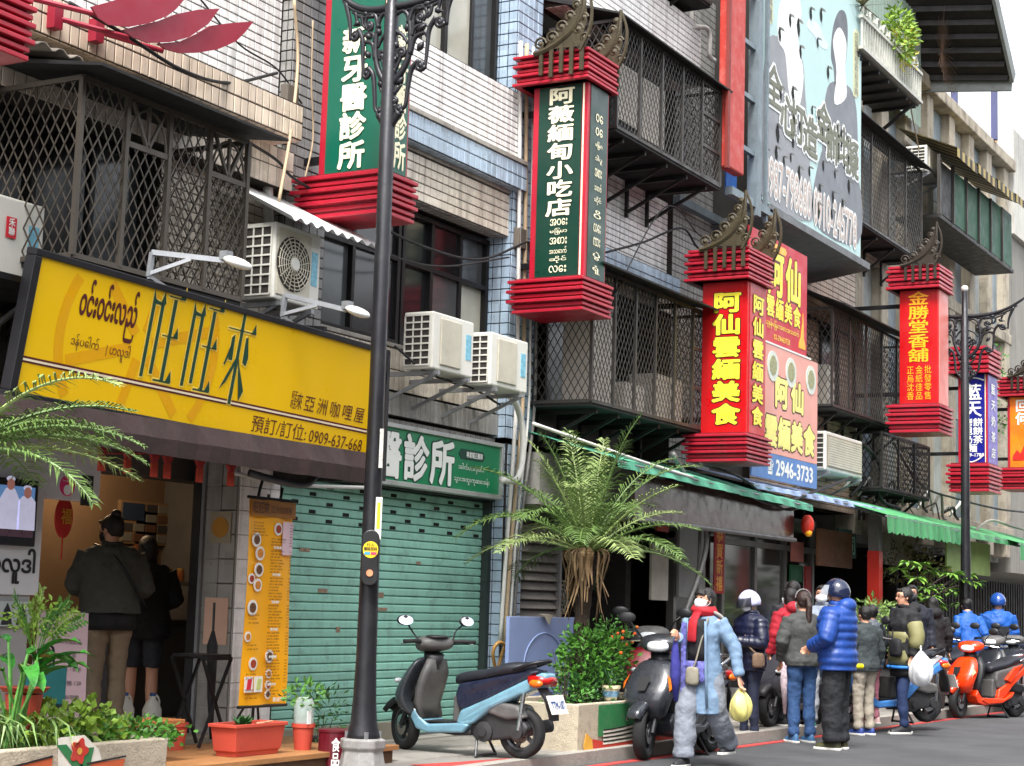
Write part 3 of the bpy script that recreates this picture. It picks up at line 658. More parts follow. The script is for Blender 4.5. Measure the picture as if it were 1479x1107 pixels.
stroke([(.22, -.03), (.275, -.03), (.27, .62), (.22, .65)], 1, o); stroke([(.0, .5), (.5, .5), (.5, .508), (.0, .508)], 1, o); tri(.47, .5, .05, o)
stroke([(.02, .06), (.1, .16), (.235, .32), (.235, .26), (.12, .12)], 1, o); stroke([(.265, .32), (.30, .22), (.4, .0), (.46, .08), (.32, .24)], 1, o)
stroke([(.09, .28), (.16, .28), (.14, .47), (.09, .44)], 1, o) ; stroke([(.02, .24), (.05, .24), (.12, .36), (.1, .4)], 1, o); stroke([(.35, .28), (.42, .26), (.44, .32), (.38, .47), (.34, .46)], 1, o)
dgo.build('lettering_outline', mat('pale_yellow_line', rgb(248, 214, 90), .4), ys_); dg.build('lettering', DGN, ys_)
# maroon scripts
l_ = MB()
a = U(108, 440, -1.05).x - X0; b = U(190, 450, -1.05).x - X0
write(l_, 'ဝင်းဝင်းလည်', YP(a, .50), (1, 0, -.018), UY, b - a, .34, .03)
write(l_, 'ဒန်ပေါက်', YP(a - .02, .37), (1, 0, -.018), UY, (b - a) * .48, .11, .008); write(l_, '| ဟလူဒါ', YP(a + (b - a) * .58, .36), (1, 0, -.018), UY, (b - a) * .42, .12, .008)
a = U(440, 580, -1.05).x - X0; b = U(528, 600, -1.05).x - X0; s5 = (b - a) / 4.9
for i, c in enumerate('亞洲咖哩屋'): write(l_, c, YP(a + i * s5, .30), (1, 0, -.018), UY, s5 * .85, .135, .012, True)
write(l_, '旺', YP(a - .17, .30 + .07), (1, 0, -.018), UY, .08, .075, .01, True); write(l_, '旺', YP(a - .17, .30), (1, 0, -.018), UY, .08, .075, .01, True); write(l_, '來', YP(a - .10, .30), (1, 0, -.018), UY, .08, .14, .01, True)
a = U(363, 605, -1.0).x - X0; b = U(522, 640, -1.0).x - X0
write(l_, '預訂/訂位:', YP(a, .075), (1, 0, -.018), UY, (b - a) * .47, .125, .004); write(l_, '0909-637-668', YP(a + (b - a) * .5, .08), (1, 0, -.018), UY, (b - a) * .5, .095, .006)
l_.build('small_lettering', MARO, ys_)
# awning cloth below and platform above
aw = thing('awning', 'brown cloth awning fascia hanging below the yellow sign', 'awning', (9.7, -1, 2.3))
bc = mat('brown_canvas', rgb(58, 42, 40), .7, var=.15, vs=3, bump=.3, bs=14, grime=.3, gs=4)
m = MB(); rings = []
for i in range(41):
    x = 7.0 + (11.75 - 7.0) * i / 40; w = .012 * math.sin(i * 1.9) + .008 * math.sin(i * .7)
    rings.append([(x, -1.02 + w * .3, 2.58), (x, -1.05 + w, 2.45), (x, -1.03 + w, 2.345 - .015 * i / 40 + .004 * math.sin(i * 2.2)), (x, -1.01 + w, 2.345 - .015 * i / 40), (x, -1.0, 2.57)])
m.loft(rings).build('fascia_cloth', bc, aw, smooth=False)
MB().box(7.0, 11.75, -1.0, .0, 2.52, 2.56).build('soffit', mat('soffit_dark', rgb(70, 60, 56), .8), aw)
MB().box(11.72, 11.76, -1.12, .0, 2.36, 3.42).build('side_cloth', mat('side_black', rgb(30, 28, 30), .7), aw)
MB().box(7.0, 11.75, -.98, 0, 3.3, 3.34).bar((9.0, -1.0, 3.5), (9.0, 0, 3.6), .04).bar((11.0, -1.0, 3.5), (11, 0, 3.6), .04).build('frame', BLK, aw)
rp = mat('red_tassel', rgb(150, 26, 20), .6, var=.1); op = mat('orange_fringe', rgb(168, 50, 26), .7)
for i, px in enumerate((148, 185, 224, 243, 290, 335)):
    p = U(px, 650, -.85); t = thing('paper_ornament', ['leftmost red paper new year ornament under the brown awning', 'second red paper ornament from the left under the awning', 'third red paper ornament from the left, one of the close pair', 'fourth red paper ornament from the left, one of the close pair', 'fifth red paper ornament from the left under the awning', 'rightmost red paper ornament under the brown awning'][i], 'ornament', (p.x, -.85, 2.3), group='red paper ornaments under the awning')
    MB().tube([(0, 0, .26), (0, 0, .12)], .004).build('string', rp, t, local=True)
    MB().prism([(-.07, .14), (.07, .14), (.06, .07), (.02, .0), (-.02, 0), (-.06, .07)], -.012, .012).prism([(-.11, .16), (-.03, .13), (-.05, .09)], -.006, .006).prism([(.11, .16), (.03, .13), (.05, .09)], -.006, .006).build('knot', rp, t, local=True, bevel=.004)
    m = MB()
    for k in range(7): m.box(-.03 + k * .009, -.024 + k * .009, -.01, .01, -.10, 0)
    m.build('fringe', op, t, local=True)
m = MB(); m.tube([U(100, 655, -.85) + Vector((0, 0, 0)), U(340, 655, -.85)], .006); single(m, 'cord', rp, 'red cord the paper ornaments hang from', 'cord')
# ---- menu banner
mn = thing('menu_banner', 'tall orange yellow menu banner covered in small print beside the shutter', 'banner', (10.95, -.6, .5))
q = [U(362, 722, -.6), U(422, 726, -.6), U(410, 1020, -.6), U(340, 1018, -.6)]
MY = mat('menu_yellow', rgb(244, 170, 4), .45, var=.05)
mx0, mx1, mz0, mz1 = 10.66, 11.235, .57, 2.15
wv = MB(); wv.loft([[(mx0 + (mx1 - mx0) * i / 8, -.6 + .012 * math.sin(i * 1.1 + z * 3) - .006 * 0, z) for i in range(9)] for z in np.linspace(mz0, mz1, 14)], cap=False, closed=False)
wv.build('cloth', MY, mn, smooth=True)
MB().tube([(mx0 - .02, -.6, mz1 + .01), (mx1 + .02, -.6, mz1 + .01)], .012).tube([(mx0 - .02, -.6, mz0 - .01), (mx1 + .02, -.6, mz0 - .01)], .012).build('rod', BLK, mn)
MB().tube([(10.95, -.5, .25), (10.95, -.56, 2.2)], .012).tube([(10.7, -.4, .25), (10.95, -.53, .7)], .01).tube([(11.2, -.4, .25), (10.95, -.53, .7)], .01).build('stand', BLK, mn)
yy = -.625
l_ = MB(); l2 = MB(); W_ = mx1 - mx0
MB().box(mx0, mx1, yy + .004, yy + .01, mz1 - .13, mz1 - .005).build('title_strip', mat('menu_brown', rgb(150, 96, 20), .5), mn)
write(l_, '旺旺來', (mx0 + .02, yy, mz1 - .11), ux, uz, .2, .09, .02); write(l_, '亞洲咖哩屋', (mx0 + .24, yy, mz1 - .1), ux, uz, .28, .055, .01)
random.seed(3)
dishes = ['雞肉咖哩飯', '牛肉咖哩飯', '緬式涼拌麵', '椰子雞湯麵', '魚湯麵', '烤餅', '奶茶', '咖哩羊肉', '豆粉涼拌', '炸豆餅', '雲南米干', '檸檬茶', '印度烤餅', '炸春捲', '黑米飯']
z = mz1 - .2
for i in range(58):
    z = mz1 - .19 - i * .0235
    if z < mz0 + .06: break
    if i % 9 == 8: write(l2, random.choice(dishes)[:4], (mx0 + .3, yy, z), ux, uz, .1, .022, .03); continue
    x = mx0 + (.03 if i < 5 else .26) + random.uniform(-.005, .005)
    write(l_, random.choice(dishes), (x, yy, z), ux, uz, random.uniform(.12, .2), .013, .01); write(l_, str(random.choice((60, 80, 90, 120, 150))), (mx0 + .5, yy, z), ux, uz, .035, .012, .01)
for z in (1.25, 1.22, 1.19, 1.02, .99, .8, .77, .68, .65, .62): write(l_, random.choice(dishes), (mx0 + .02, yy, z), ux, uz, random.uniform(.1, .16), .013, .01)
write(l2, '歡迎外帶', (mx1 - .2, yy, mz0 + .02), ux, uz, .18, .035, .02)
l_.build('lettering', mat('menu_dark', rgb(90, 44, 10), .5), mn); l2.build('white_lettering', WL, mn)
plate = mat('plate_white', rgb(226, 222, 214), .4); food = [mat('food_%d' % i, c, .5, vs=30, var=.4) for i, c in enumerate((rgb(150, 52, 20), rgb(96, 60, 24), rgb(190, 120, 40)))]
for i, (u0, v0, r_) in enumerate(((.62, .86, .05), (.15, .8, .055), (.24, .735, .055), (.17, .68, .0), (.23, .655, .055), (.22, .58, .05), (.08, .61, .04), (.13, .47, .06), (.06, .33, .04), (.2, .2, .05), (.55, .235, .05), (.55, .15, .035), (.55, .095, .035), (.55, .05, .035), (.02, .72, .0))):
    if r_ <= 0: continue
    x, z = mx0 + W_ * u0, mz0 + (mz1 - mz0) * v0
    d = MB().lathe([(r_, yy + .002), (r_, yy + .008)], (x, 0, z), 18, 'y').build('plate_picture', plate, mn); MB().lathe([(r_ * .65, yy - .002), (r_ * .65, yy + .003)], (x, 0, z), 14, 'y').build('food_picture', food[i % 3], d)
for i, c in enumerate((rgb(200, 30, 60), rgb(190, 200, 120))):
    x = mx0 + .02 + i * .12; d = MB().box(x, x + .1, yy, yy + .006, mz0 + .1, mz0 + .22).build('picture', plate, mn); MB().prism([(x + .02, mz0 + .12), (x + .07, mz0 + .12), (x + .085, mz0 + .2), (x + .035, mz0 + .2)], yy - .003, yy).build('dish', mat('dish_%d' % i, c, .5), d)
MB().box(mx1 - .16, mx1 - .03, yy, yy + .006, mz1 - .42, mz1 - .16).build('notice', mat('lilac_paper', rgb(220, 190, 196), .5), mn)
# ---- black folding table and umbrella
tb_ = thing('folding_table', 'small black folding stool table beside the tiled pier', 'table', (10.55, -.3, .25))
a, b = G(280, 1088, .25), G(315, 1094, .25)
x0, x1, y0, y1 = 10.42, 10.76, -.42, -.12
MB().bar((x0, y0, .92), (x1, y0, .92), .025).bar((x0, y1, .92), (x1, y1, .92), .025).box(x0, x1, y0, y1, .93, .95).build('top', BLK, tb_)
MB().bar((x0, y0, .92), (x1, y0, .26), .02).bar((x1, y0, .92), (x0, y0, .26), .02).build('leg', BLK, tb_); MB().bar((x0, y1, .92), (x1, y1, .26), .02).bar((x1, y1, .92), (x0, y1, .26), .02).build('leg', BLK, tb_)
um = thing('umbrella', 'closed black umbrella propped upright beside the folding table', 'umbrella', (10.9, -.15, .25))
MB().tube([(10.9, -.15, .28), (10.9, -.13, .6), (10.92, -.1, 1.0), (10.92, -.1, 1.12)], [.012, .03, .045, .012]).build('canopy', mat('black_cloth', rgb(22, 22, 24), .8), um, smooth=True)
MB().tube([(10.92, -.1, 1.1), (10.93, -.09, 1.34)], .01).build('handle', BLK, um)
# ================================================================ cages (window grilles)
CG = mat('cage_steel', rgb(66, 63, 60), .5, .3, var=.2, grime=.35, gs=5, gcol=(.05, .03, .02, 1))
CGD = mat('cage_dark_steel', rgb(38, 36, 35), .55, .3, var=.2, grime=.3, gs=5)
TRAY = mat('black_tray', rgb(26, 25, 25), .8, var=.2, grime=.3)
def diamond(mb, o, u, v, w, h, sp, t=.012, wavy=0, ratio=1.7):
    """diamond mesh in a w x h rectangle: diagonals clipped to it"""
    o = Vector(o); u = Vector(u); v = Vector(v); s = sp
    for sg in (1, -1):
        c0 = -h / ratio if sg > 0 else 0; c1 = w if sg > 0 else w + h / ratio; k = c0
        while k < c1:
            # line x = k + sg*z/ratio
            zs = [0, h]
            if sg > 0: za, zb = max(0, -k * ratio), min(h, (w - k) * ratio)
            else: za, zb = max(0, (k - w) * ratio), min(h, k * ratio)
            if zb - za > .02:
                p = o + u * (k + sg * za / ratio) + v * za; q = o + u * (k + sg * zb / ratio) + v * zb
                n = u.cross(v) * (.004 * sg); mb.bar(p + n, q + n, t, t * .6, up=tuple(u.cross(v)))
            k += s
    return mb
def cage(label, x0, x1, z0, z1, yf, yb, bays, fm, sp=.1, canopy=.35, brackets=4, group='window cages', door=False, t=.010, side=True, cz=.12, fan=False, sheet=None):
    g = thing('window_cage', label, 'window grille', ((x0 + x1) / 2, yb, z0), group=group)
    fr = MB(); e = .035
    for x in [x0 + (x1 - x0) * i / bays for i in range(bays + 1)]: fr.box(x - e / 2, x + e / 2, yf - e / 2, yf + e / 2, z0, z1)
    for z in (z0, z1): fr.box(x0, x1, yf - e * .4, yf + e * .4, z - e / 2, z + e / 2).box(x0 - e * .4, x0 + e * .4, yf, yb, z - e / 2, z + e / 2).box(x1 - e * .4, x1 + e * .4, yf, yb, z - e / 2, z + e / 2)
    fr.build('frame', fm, g)
    for i in range(bays):
        a = x0 + (x1 - x0) * i / bays; w = (x1 - x0) / bays; m = MB()
        if fan and i in fan:
            hz = (z1 - z0) * .72
            diamond(m, (a + .03, yf, z0 + .02), (1, 0, 0), (0, 0, 1), w - .06, hz - .04, sp, t)
            m.box(a + .02, a + w - .02, yf - .012, yf + .012, z0 + hz - .02, z0 + hz + .02)
            for s_ in (-.75, 0, .75): m.bar((a + w / 2, yf, z0 + hz), (a + w / 2 + s_ * w * .5, yf, z1 - .03), .022)
            m.tube([(a + w / 2 - w * .44 * math.cos(q), yf, z0 + hz + .28 * math.sin(q)) for q in np.linspace(0, PI, 12)], .01, 5)
        elif door and i == bays - 1:
            hz = (z1 - z0) / 3
            for k in range(3): diamond(m, (a + .05, yf, z0 + k * hz + .03), (1, 0, 0), (0, 0, 1), w - .1, hz - .06, sp, t)
            for z in (z0 + .02, z0 + hz, z0 + 2 * hz, z1 - .02): m.box(a + .03, a + w - .03, yf - .012, yf + .012, z - .02, z + .02)
        else: diamond(m, (a + .015, yf, z0 + .01), (1, 0, 0), (0, 0, 1), w - .03, z1 - z0 - .02, sp, t)
        m.build('mesh_panel', fm, g)
    if side:
        m = MB(); diamond(m, (x0, yb, z0), (0, -1, 0), (0, 0, 1), yb - yf, z1 - z0, sp, t); m.build('side_panel', fm, g)
        m = MB(); diamond(m, (x1, yb, z0), (0, -1, 0), (0, 0, 1), yb - yf, z1 - z0, sp, t); m.build('side_panel', fm, g)
    MB().box(x0, x1, yf, yb, z0 - .05, z0 - .02).build('tray', TRAY, g)
    if canopy:
        c0 = z1 + cz
        MB().add([(x0 - .15, yf - canopy, z1 + .02), (x1 + .1, yf - canopy, z1 + .02), (x1 + .1, yb, c0 + .22), (x0 - .15, yb, c0 + .22), (x0 - .15, yf - canopy, z1 + .0), (x1 + .1, yf - canopy, z1 + .0), (x1 + .1, yb, c0 + .18), (x0 - .15, yb, c0 + .18)],
                 [(0, 1, 2, 3), (7, 6, 5, 4), (0, 4, 5, 1), (1, 5, 6, 2), (2, 6, 7, 3), (3, 7, 4, 0)]).build('canopy', TRAY, g)
    for i in range(brackets):
        x = x0 + (x1 - x0) * (i + .5) / brackets
        MB().bar((x, yf + .05, z0 - .08), (x, yb, z0 - .08), .045).bar((x, yf + .1, z0 - .09), (x, yb, z0 - .45), .035).bar((x, yb - .02, z0 - .06), (x, yb - .02, z0 - .5), .04).build('bracket', CGD, g)
    return g
cage('brown diamond-mesh window cage with arched fan panels above the yellow sign', 8.28, 10.05, 3.58, 4.78, -.9, -.02, 4, mat('brown_cage_steel', rgb(84, 77, 68), .45, .3, grime=.2, gs=6), .092, .3, 3, fan=(1, 3), t=.010, cz=.0)
cage('large grey mesh balcony cage at the third floor right of the green vertical sign', 16.3, 19.2, 6.53, 7.72, -.9, -.05, 5, CG, .085, .12, 5, door=True, t=.009)
cage('grey mesh balcony cage at the second floor, between green and red vertical signs', 15.95, 19.1, 3.52, 4.92, -.85, -.05, 6, CG, .085, .22, 6, door=True, t=.009)
cage('dark mesh window cage above the pair of far air conditioners, beside the billboard', 25.2, 28.95, 7.48, 9.05, -.6, -.02, 4, CG, .1, .2, 4, t=.01)
cage('wide mesh window cage with slanting dark canopy left of the long red incense sign', 24.45, 28.5, 4.46, 5.92, -.55, -.02, 5, CG, .1, .25, 5, t=.01)
cage('low dark mesh cage under the red incense shop sign', 26.9, 29.6, 3.42, 4.3, -.55, -.02, 3, CGD, .09, 0, 3, t=.012)
cage('mesh cage peeking at the very top above the third floor balcony', 16.6, 19.3, 8.9, 10.2, -.7, -.05, 4, CG, .09, 0, 2, t=.011)
# things kept inside the second floor cage
bx = mat('pale_carton', rgb(196, 188, 176), .7, grime=.3)
for x, w, h, l_ in ((16.25, .6, 1.1, 'tall pale sheet leaning inside the left end of the second floor cage'), (17.1, .5, .35, 'low white carton in the second floor cage'), (17.9, .35, .55, 'white box in the second floor cage left of its twin'), (18.3, .35, .55, 'white box in the second floor cage nearest the red sign')):
    single(MB().box(x, x + w, -.7, -.35, 3.52, 3.52 + h), 'carton', bx, l_, 'carton', bevel=.01)
for x, z, w, h, l_ in ((16.7, 6.75, .55, .65, 'white board behind the left part of the third floor mesh'), (17.35, 6.7, .6, .7, 'white board behind the middle of the third floor mesh')):
    single(MB().box(x, x + w, -.72, -.7, z, z + h), 'white_board', bx, l_, 'board')
single(MB().box(24.65, 25.0, -.4, -.1, 4.5, 5.1), 'carton', bx, 'white box at the left end of the cage beside the pink food banner', 'carton')
# green cage of building D with striped canopies
gg = thing('window_cage', 'green panelled balcony cage with yellow striped canopies at the upper right', 'window grille', (32, -.4, 8.4), group='window cages')
GP = mat('dark_green_screen', rgb(40, 88, 66), .6, var=.15, streak=.3)
for i in range(6):
    x = 29.4 + i * .9
    MB().box(x + .03, x + .87, -.78, -.76, 8.42, 9.35 + i * .03).build('screen_panel', GP if i else CGD, gg)
    MB().box(x - .03, x + .03, -.82, -.76, 8.38, 9.45).build('post', CG, gg)
MB().box(29.37, 34.85, -.8, -.02, 8.32, 8.38).build('tray', CGD, gg)
yst = mat('faded_yellow_awning', rgb(166, 148, 92), .7, grime=.3, gs=6); bst = mat('dark_stripe', rgb(60, 50, 44), .7)
for i in range(4):
    x = 29.25 + i * 1.45; z = 9.5 + i * .05
    f = lambda a, b, c_: None
    for k in range(8):
        a, b = x + k * .17, x + k * .17 + .17; mm = bst if k % 2 else yst
        MB().add([(a, -1.15, z), (b, -1.15, z), (b, -.05, z + .5), (a, -.05, z + .5), (a, -1.15, z - .16), (b, -1.15, z - .16)], [(0, 1, 2, 3), (4, 5, 1, 0)]).build('canopy_stripe', mm, gg)
# ================================================================ air conditioners
ACW = mat('aircon_white', rgb(214, 212, 202), .4, var=.05, grime=.25, gs=3, gcol=(.3, .25, .18, 1)); ACB = mat('aircon_beige', rgb(190, 184, 166), .45, grime=.2, gs=4)
def aircon(label, x0, x1, z0, z1, yf, yb, style='fan', bracket=True):
    g = thing('air_conditioner', label, 'air conditioner', ((x0 + x1) / 2, yb, z0), group='outdoor air conditioner units')
    w, h = x1 - x0, z1 - z0
    MB().box(x0, x1, yf, yb, z0, z1).build('casing', ACW, g, bevel=.018, seg=3)
    cx_, cz_ = x0 + w * .38, z0 + h * .5; r_ = min(w * .36, h * .45)
    if style == 'fan':
        MB().box(x0 + .03, x0 + w * .76, yf - .012, yf - .001, z0 + .04, z1 - .04).build('fan_panel', ACB, g, bevel=.01)
        MB().lathe([(r_, yf - .016), (r_, yf - .012)], (cx_, 0, cz_), 28, 'y').build('fan_recess', mat('fan_dark', rgb(52, 48, 44), .8), g)
        m = MB()
        for k in range(1, 8): m.tube([(cx_ + r_ * k / 7.5 * math.cos(a), yf - .03, cz_ + r_ * k / 7.5 * math.sin(a)) for a in np.linspace(0, 2 * PI, 25)], .0045, 4)
        for k in range(18): m.bar((cx_ + .05 * math.cos(k * PI / 9), yf - .026, cz_ + .05 * math.sin(k * PI / 9)), (cx_ + r_ * math.cos(k * PI / 9 + .25), yf - .026, cz_ + r_ * math.sin(k * PI / 9 + .25)), .006)
        m.build('fan_grille', ACB, g); MB().lathe([(.05, yf - .04), (.055, yf - .03)], (cx_, 0, cz_), 18, 'y').build('hub', ACW, g)
    elif style == 'cover':
        MB().box(x0 + .12, x0 + w * .66, yf - .018, yf - .001, z0 + .05, z1 - .05).build('cover', ACB, g, bevel=.03, seg=3)
    elif style == 'louvre':
        MB().box(x0 + .05, x1 - .05, yf - .012, yf - .001, z0 + .05, z1 - .05).build('panel', mat('tan_louvre', rgb(150, 138, 118), .6, grime=.3), g)
        for k in range(12): MB().box(x0 + .08, x1 - .08, yf - .02, yf - .012, z0 + .07 + k * (h - .14) / 12, z0 + .1 + k * (h - .14) / 12).build('slat', ACB, g)
    MB().box(x0 + w * .8, x0 + w * .93, yf - .004, yf, z0 + h * .3, z0 + h * .75).build('sticker', mat('sticker_aqua', rgb(120, 180, 200), .5, var=.4, vs=30), g)
    # intake grille on the side facing the camera
    m = MB(); n = 7 if h > .4 else 4
    MB().box(x0 - .006, x0 - .0005, yf + .04, yb - .03, z0 + .04, z1 - .04).build('side_recess', mat('fan_dark', rgb(52, 48, 44), .8), g)
    for k in range(n + 1): m.box(x0 - .016, x0 - .006, yf + .03, yb - .02, z0 + .035 + k * (h - .07) / n - .007, z0 + .035 + k * (h - .07) / n + .007)
    for k in range(4): m.box(x0 - .014, x0 - .006, yf + .03 + k * (yb - yf - .05) / 3 - .006, yf + .03 + k * (yb - yf - .05) / 3 + .006, z0 + .04, z1 - .04)
    m.build('side_grille', ACW, g)
    if bracket:
        for x in (x0 + .08, x1 - .12): MB().bar((x, yf - .03, z0 - .03), (x, .0, z0 - .03), .04).bar((x, yf, z0 - .04), (x, 0, z0 - .3), .03).build('bracket', STEEL, g)
    return g
aircon('white outdoor air conditioner under the white corrugated awning, round fan grille showing', 10.8, 11.42, 3.74, 4.36, -.62, -.3, 'fan')
aircon('white air conditioner with blue sticker, left of the pair below the dark window', 13.2, 13.93, 3.5, 4.03, -.62, -.3, 'cover')
aircon('white air conditioner with blue sticker, right of the pair beside the blue tiled pilaster', 14.26, 15.0, 3.48, 4.0, -.62, -.3, 'cover')
aircon('white air conditioner at the left edge with a small red label', 7.75, 8.47, 3.35, 3.98, -.45, -.12, 'none')
aircon('boxy white window unit with tan louvres below the mesh cage at the far pink banner', 24.2, 25.9, 3.48, 4.05, -.55, -.02, 'louvre')
aircon('small white air conditioner on the concrete building near the dark cage', 29.3, 30.3, 9.15, 9.62, -.6, -.2, 'cover')
aircon('small white air conditioner behind the incense shop sign', 29.6, 30.3, 5.3, 6.1, -.6, -.2, 'fan')
st = thing('red_label', 'small red label on the air conditioner at the left edge', 'sticker', (8.3, -.46, 3.7))
c = U(17, 328, -.465)
MB().box(c.x - .045, c.x + .045, -.464, -.46, c.z - .075, c.z + .065).build('sheet', mat('label_red', rgb(206, 30, 50), .5), st); l_ = MB(); column(l_, '禾聯', (c.x - .03, -.464, c.z - .06), ux, uz, .06, .12, .02); l_.build('lettering', WL, st)
for px, py, h in ((1298, 168, .5), (1310, 45, .4)): pass
# corrugated awning over the left unit
wa = mat('white_corrugated', rgb(226, 226, 224), .5, grime=.3, gs=3, gcol=(.2, .18, .15, 1))
m = MB(); n = 60; top = []; bot = []; xa_, xb_ = 10.66, 12.0
for i in range(n + 1):
    x = xa_ + (xb_ - xa_) * i / n; w = .018 * math.cos(i * PI / 3.2); top.append((x, -.12, 4.72 + w)); bot.append((x, -.86, 4.34 + w))
m.loft([top, bot], cap=False, closed=False)
o = single(m, 'corrugated_awning', wa, 'white corrugated plastic awning over the left air conditioner', 'awning', smooth=True)
q = o.modifiers.new('thick', 'SOLIDIFY'); q.thickness = .006
m = MB(); top = []; bot = []
for i in range(40):
    x = 7.9 + 1.3 * i / 39; w = .02 * math.cos(i * PI / 2.4); top.append((x, -.1, 5.06 + w)); bot.append((x, -.75 , 4.95 + w))
m.loft([top, bot], cap=False, closed=False); o = single(m, 'corrugated_awning', mat('dirty_corrugated', rgb(130, 122, 110), .7, grime=.5, gs=4), 'dirty scalloped corrugated strip above the brown window cage', 'awning', smooth=True); q = o.modifiers.new('thick', 'SOLIDIFY'); q.thickness = .01
# ================================================================ pillar signs
CR = mat('crimson_paint', rgb(168, 16, 42), .42, var=.12, vs=2, coat=.1, grime=.3, gs=5, gcol=(.16, .03, .05, 1), streak=.25); RED = mat('sign_red', rgb(184, 10, 18), .35, var=.1, vs=1.5, grime=.15, streak=.15); PK = mat('pink_edge', rgb(220, 90, 110), .4)
GD = mat('bottle_green', rgb(10, 54, 42), .35, var=.12, vs=1.5, grime=.15, streak=.12); GT = mat('teal_green', rgb(8, 90, 70), .35, var=.1, vs=1.5, grime=.12, streak=.12); NB = mat('navy_blue', rgb(24, 30, 128), .32); PUR = mat('violet', rgb(84, 60, 160), .35)
GOLD = mat('dull_gold', rgb(64, 56, 38), .5, .3, var=.25, vs=9, bump=.2); CRM = mat('cream_letter', rgb(246, 240, 206), .45); YL = mat('yellow_letter', rgb(246, 226, 60), .4); OL = mat('orange_letter', rgb(250, 170, 30), .4)
def pillar(label, x0, x1, y0, y1, z0, z1, face, ztop=None, base=(7, .42), cap=(7, .42), m_body=None, border=.07, ornament=True, edge=CR, ext=.185, side_face=None, bext=None):
    """x0..x1 along the street, y0 (street side, more negative) .. y1; body z0..z1, louvred base and cap of stacked plates"""
    g = thing('pillar_sign', label, 'sign', ((x0 + x1) / 2, (y0 + y1) / 2, z0), group='vertical pillar signs along the facade')
    MB().box(x0, x1, y0, y1, z0, z1).build('body', m_body or edge, g, bevel=.008)
    b = border
    MB().box(x0 - .008, x0, y0 + b, y1 - b, z0 + .01, z1 - .01).build('panel', face, g)           # seen from the camera: faces -X
    MB().box(x0 + b * .7, x1 - b * .5, y0 - .008, y0, z0 + .01, z1 - .01).build('panel', side_face or face, g)
    if face is not RED:
        MB().box(x0 - .012, x0 - .0, y0 + b * .6, y0 + b * .8, z0 + .01, z1 - .01).build('trim', CRM, g)
    n, h = base; d = h / n
    for i in range(n):
        e = (ext if i % 2 == 0 else ext - .035) * (1 if i < n - 1 else .95) * (.55 + .45 * min(1, (i + 1) / 2.5))
        MB().box(x0 - e * .8, x1 + e * .5, y0 - e * .35, y1 + e * 1.0, z0 - h + i * d, z0 - h + i * d + d * .62).build('slat', CR, g, bevel=.006)
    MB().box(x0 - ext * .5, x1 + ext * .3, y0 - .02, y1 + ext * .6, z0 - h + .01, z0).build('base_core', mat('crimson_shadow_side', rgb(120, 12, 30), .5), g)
    if cap:
        n, h = cap; d = h / n
        for i in range(n):
            e = (ext if i % 2 == 0 else ext - .035)
            MB().box(x0 - e * .8, x1 + e * .5, y0 - e * .35, y1 + e * 1.0, z1 + i * d, z1 + i * d + d * .62).build('slat', CR, g, bevel=.006)
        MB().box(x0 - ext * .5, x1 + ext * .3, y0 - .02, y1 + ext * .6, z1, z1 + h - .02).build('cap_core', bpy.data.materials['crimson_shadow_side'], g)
    for z in (z0 + .2, z1 - .2): MB().bar(((x0 + x1) / 2, y1, z), ((x0 + x1) / 2, .0, z), .06).build('wall_bracket', BLK, g)
    if ornament and cap:
        zc = z1 + cap[1] * .95; W_ = y1 - y0
        def crest(xc, yc, s, flip=1, gm=GOLD):
            # flame-shaped crest of curls rising toward the street, with hanging bars
            m = MB(); P = lambda a, b, c=0: (xc + c, yc - a * s * flip, zc + b * s)
            out = bez([P(-.42, -.02), P(-.3, .0), P(-.1, .08), (P(.1, .22)), P(.24, .45), P(.27, .78)], 6)
            n_ = len(out); m.tube(out, [.028 * s * (1 - .6 * i / n_) + .01 for i in range(n_)], 6)
            inn = bez([P(.27, .78), P(.36, .5), P(.34, .2), P(.22, -.05)], 6); m.tube(inn, [.012 + .016 * i / len(inn) for i in range(len(inn))], 6)
            for a_, b_, r_ in ((-.34, .1, .09), (-.18, .16, .09), (-.05, .28, .085), (.06, .40, .075), (.15, .53, .06), (.2, .64, .04), (.18, .22, .08), (.26, .36, .06), (.27, .1, .07)):
                m.tube([P(a_ + r_ * (1 - t / 11) * math.cos(t), b_ + r_ * (1 - t / 11) * math.sin(t)) for t in np.arange(0, 9, .55)], .016 * s, 5)
                m.ball(P(a_, b_), .03 * s, 6, 5)
            m.add([P(-.3, .02, .006), P(.2, .0, .006), P(.3, .3, .006), P(.27, .7, .006), P(.1, .4, .006), P(-.1, .22, .006)] + [P(-.3, .02, -.006), P(.2, .0, -.006), P(.3, .3, -.006), P(.27, .7, -.006), P(.1, .4, -.006), P(-.1, .22, -.006)], [(0, 1, 2, 3, 4, 5), (11, 10, 9, 8, 7, 6)] + [(i, (i + 1) % 6, (i + 1) % 6 + 6, i + 6) for i in range(6)])
            m.build('gilded_crest', gm, g)
            for k in range(5):
                a_ = -.32 + k * .14; MB().box(xc - .012, xc + .012, yc - (a_ + .025) * s * flip, yc - (a_ - .025) * s * flip, zc - (.30 + .04 * (k % 2)) * s, zc + .06 * s) .build('hanging_bar', gm, g)
        crest(x0 - ext * .8 - .03, y0 + .2, .84, gm=ornament if ornament is not True else GOLD)
        if ornament is True: crest(x1 + ext * .5 + .03, y0 + .16, .8)
    return g
LX = Vector((0, -1, 0))      # reading direction on faces that look toward -X
# --- sign 0: far left, partly outside the frame
g0 = pillar('red louvred base of a vertical sign cut off by the top left corner', 6.65, 7.08, -1.5, -.9, 4.87, 6.6, mat('sign_pale', rgb(226, 226, 232), .4), base=(8, .4), cap=None, ext=.2)
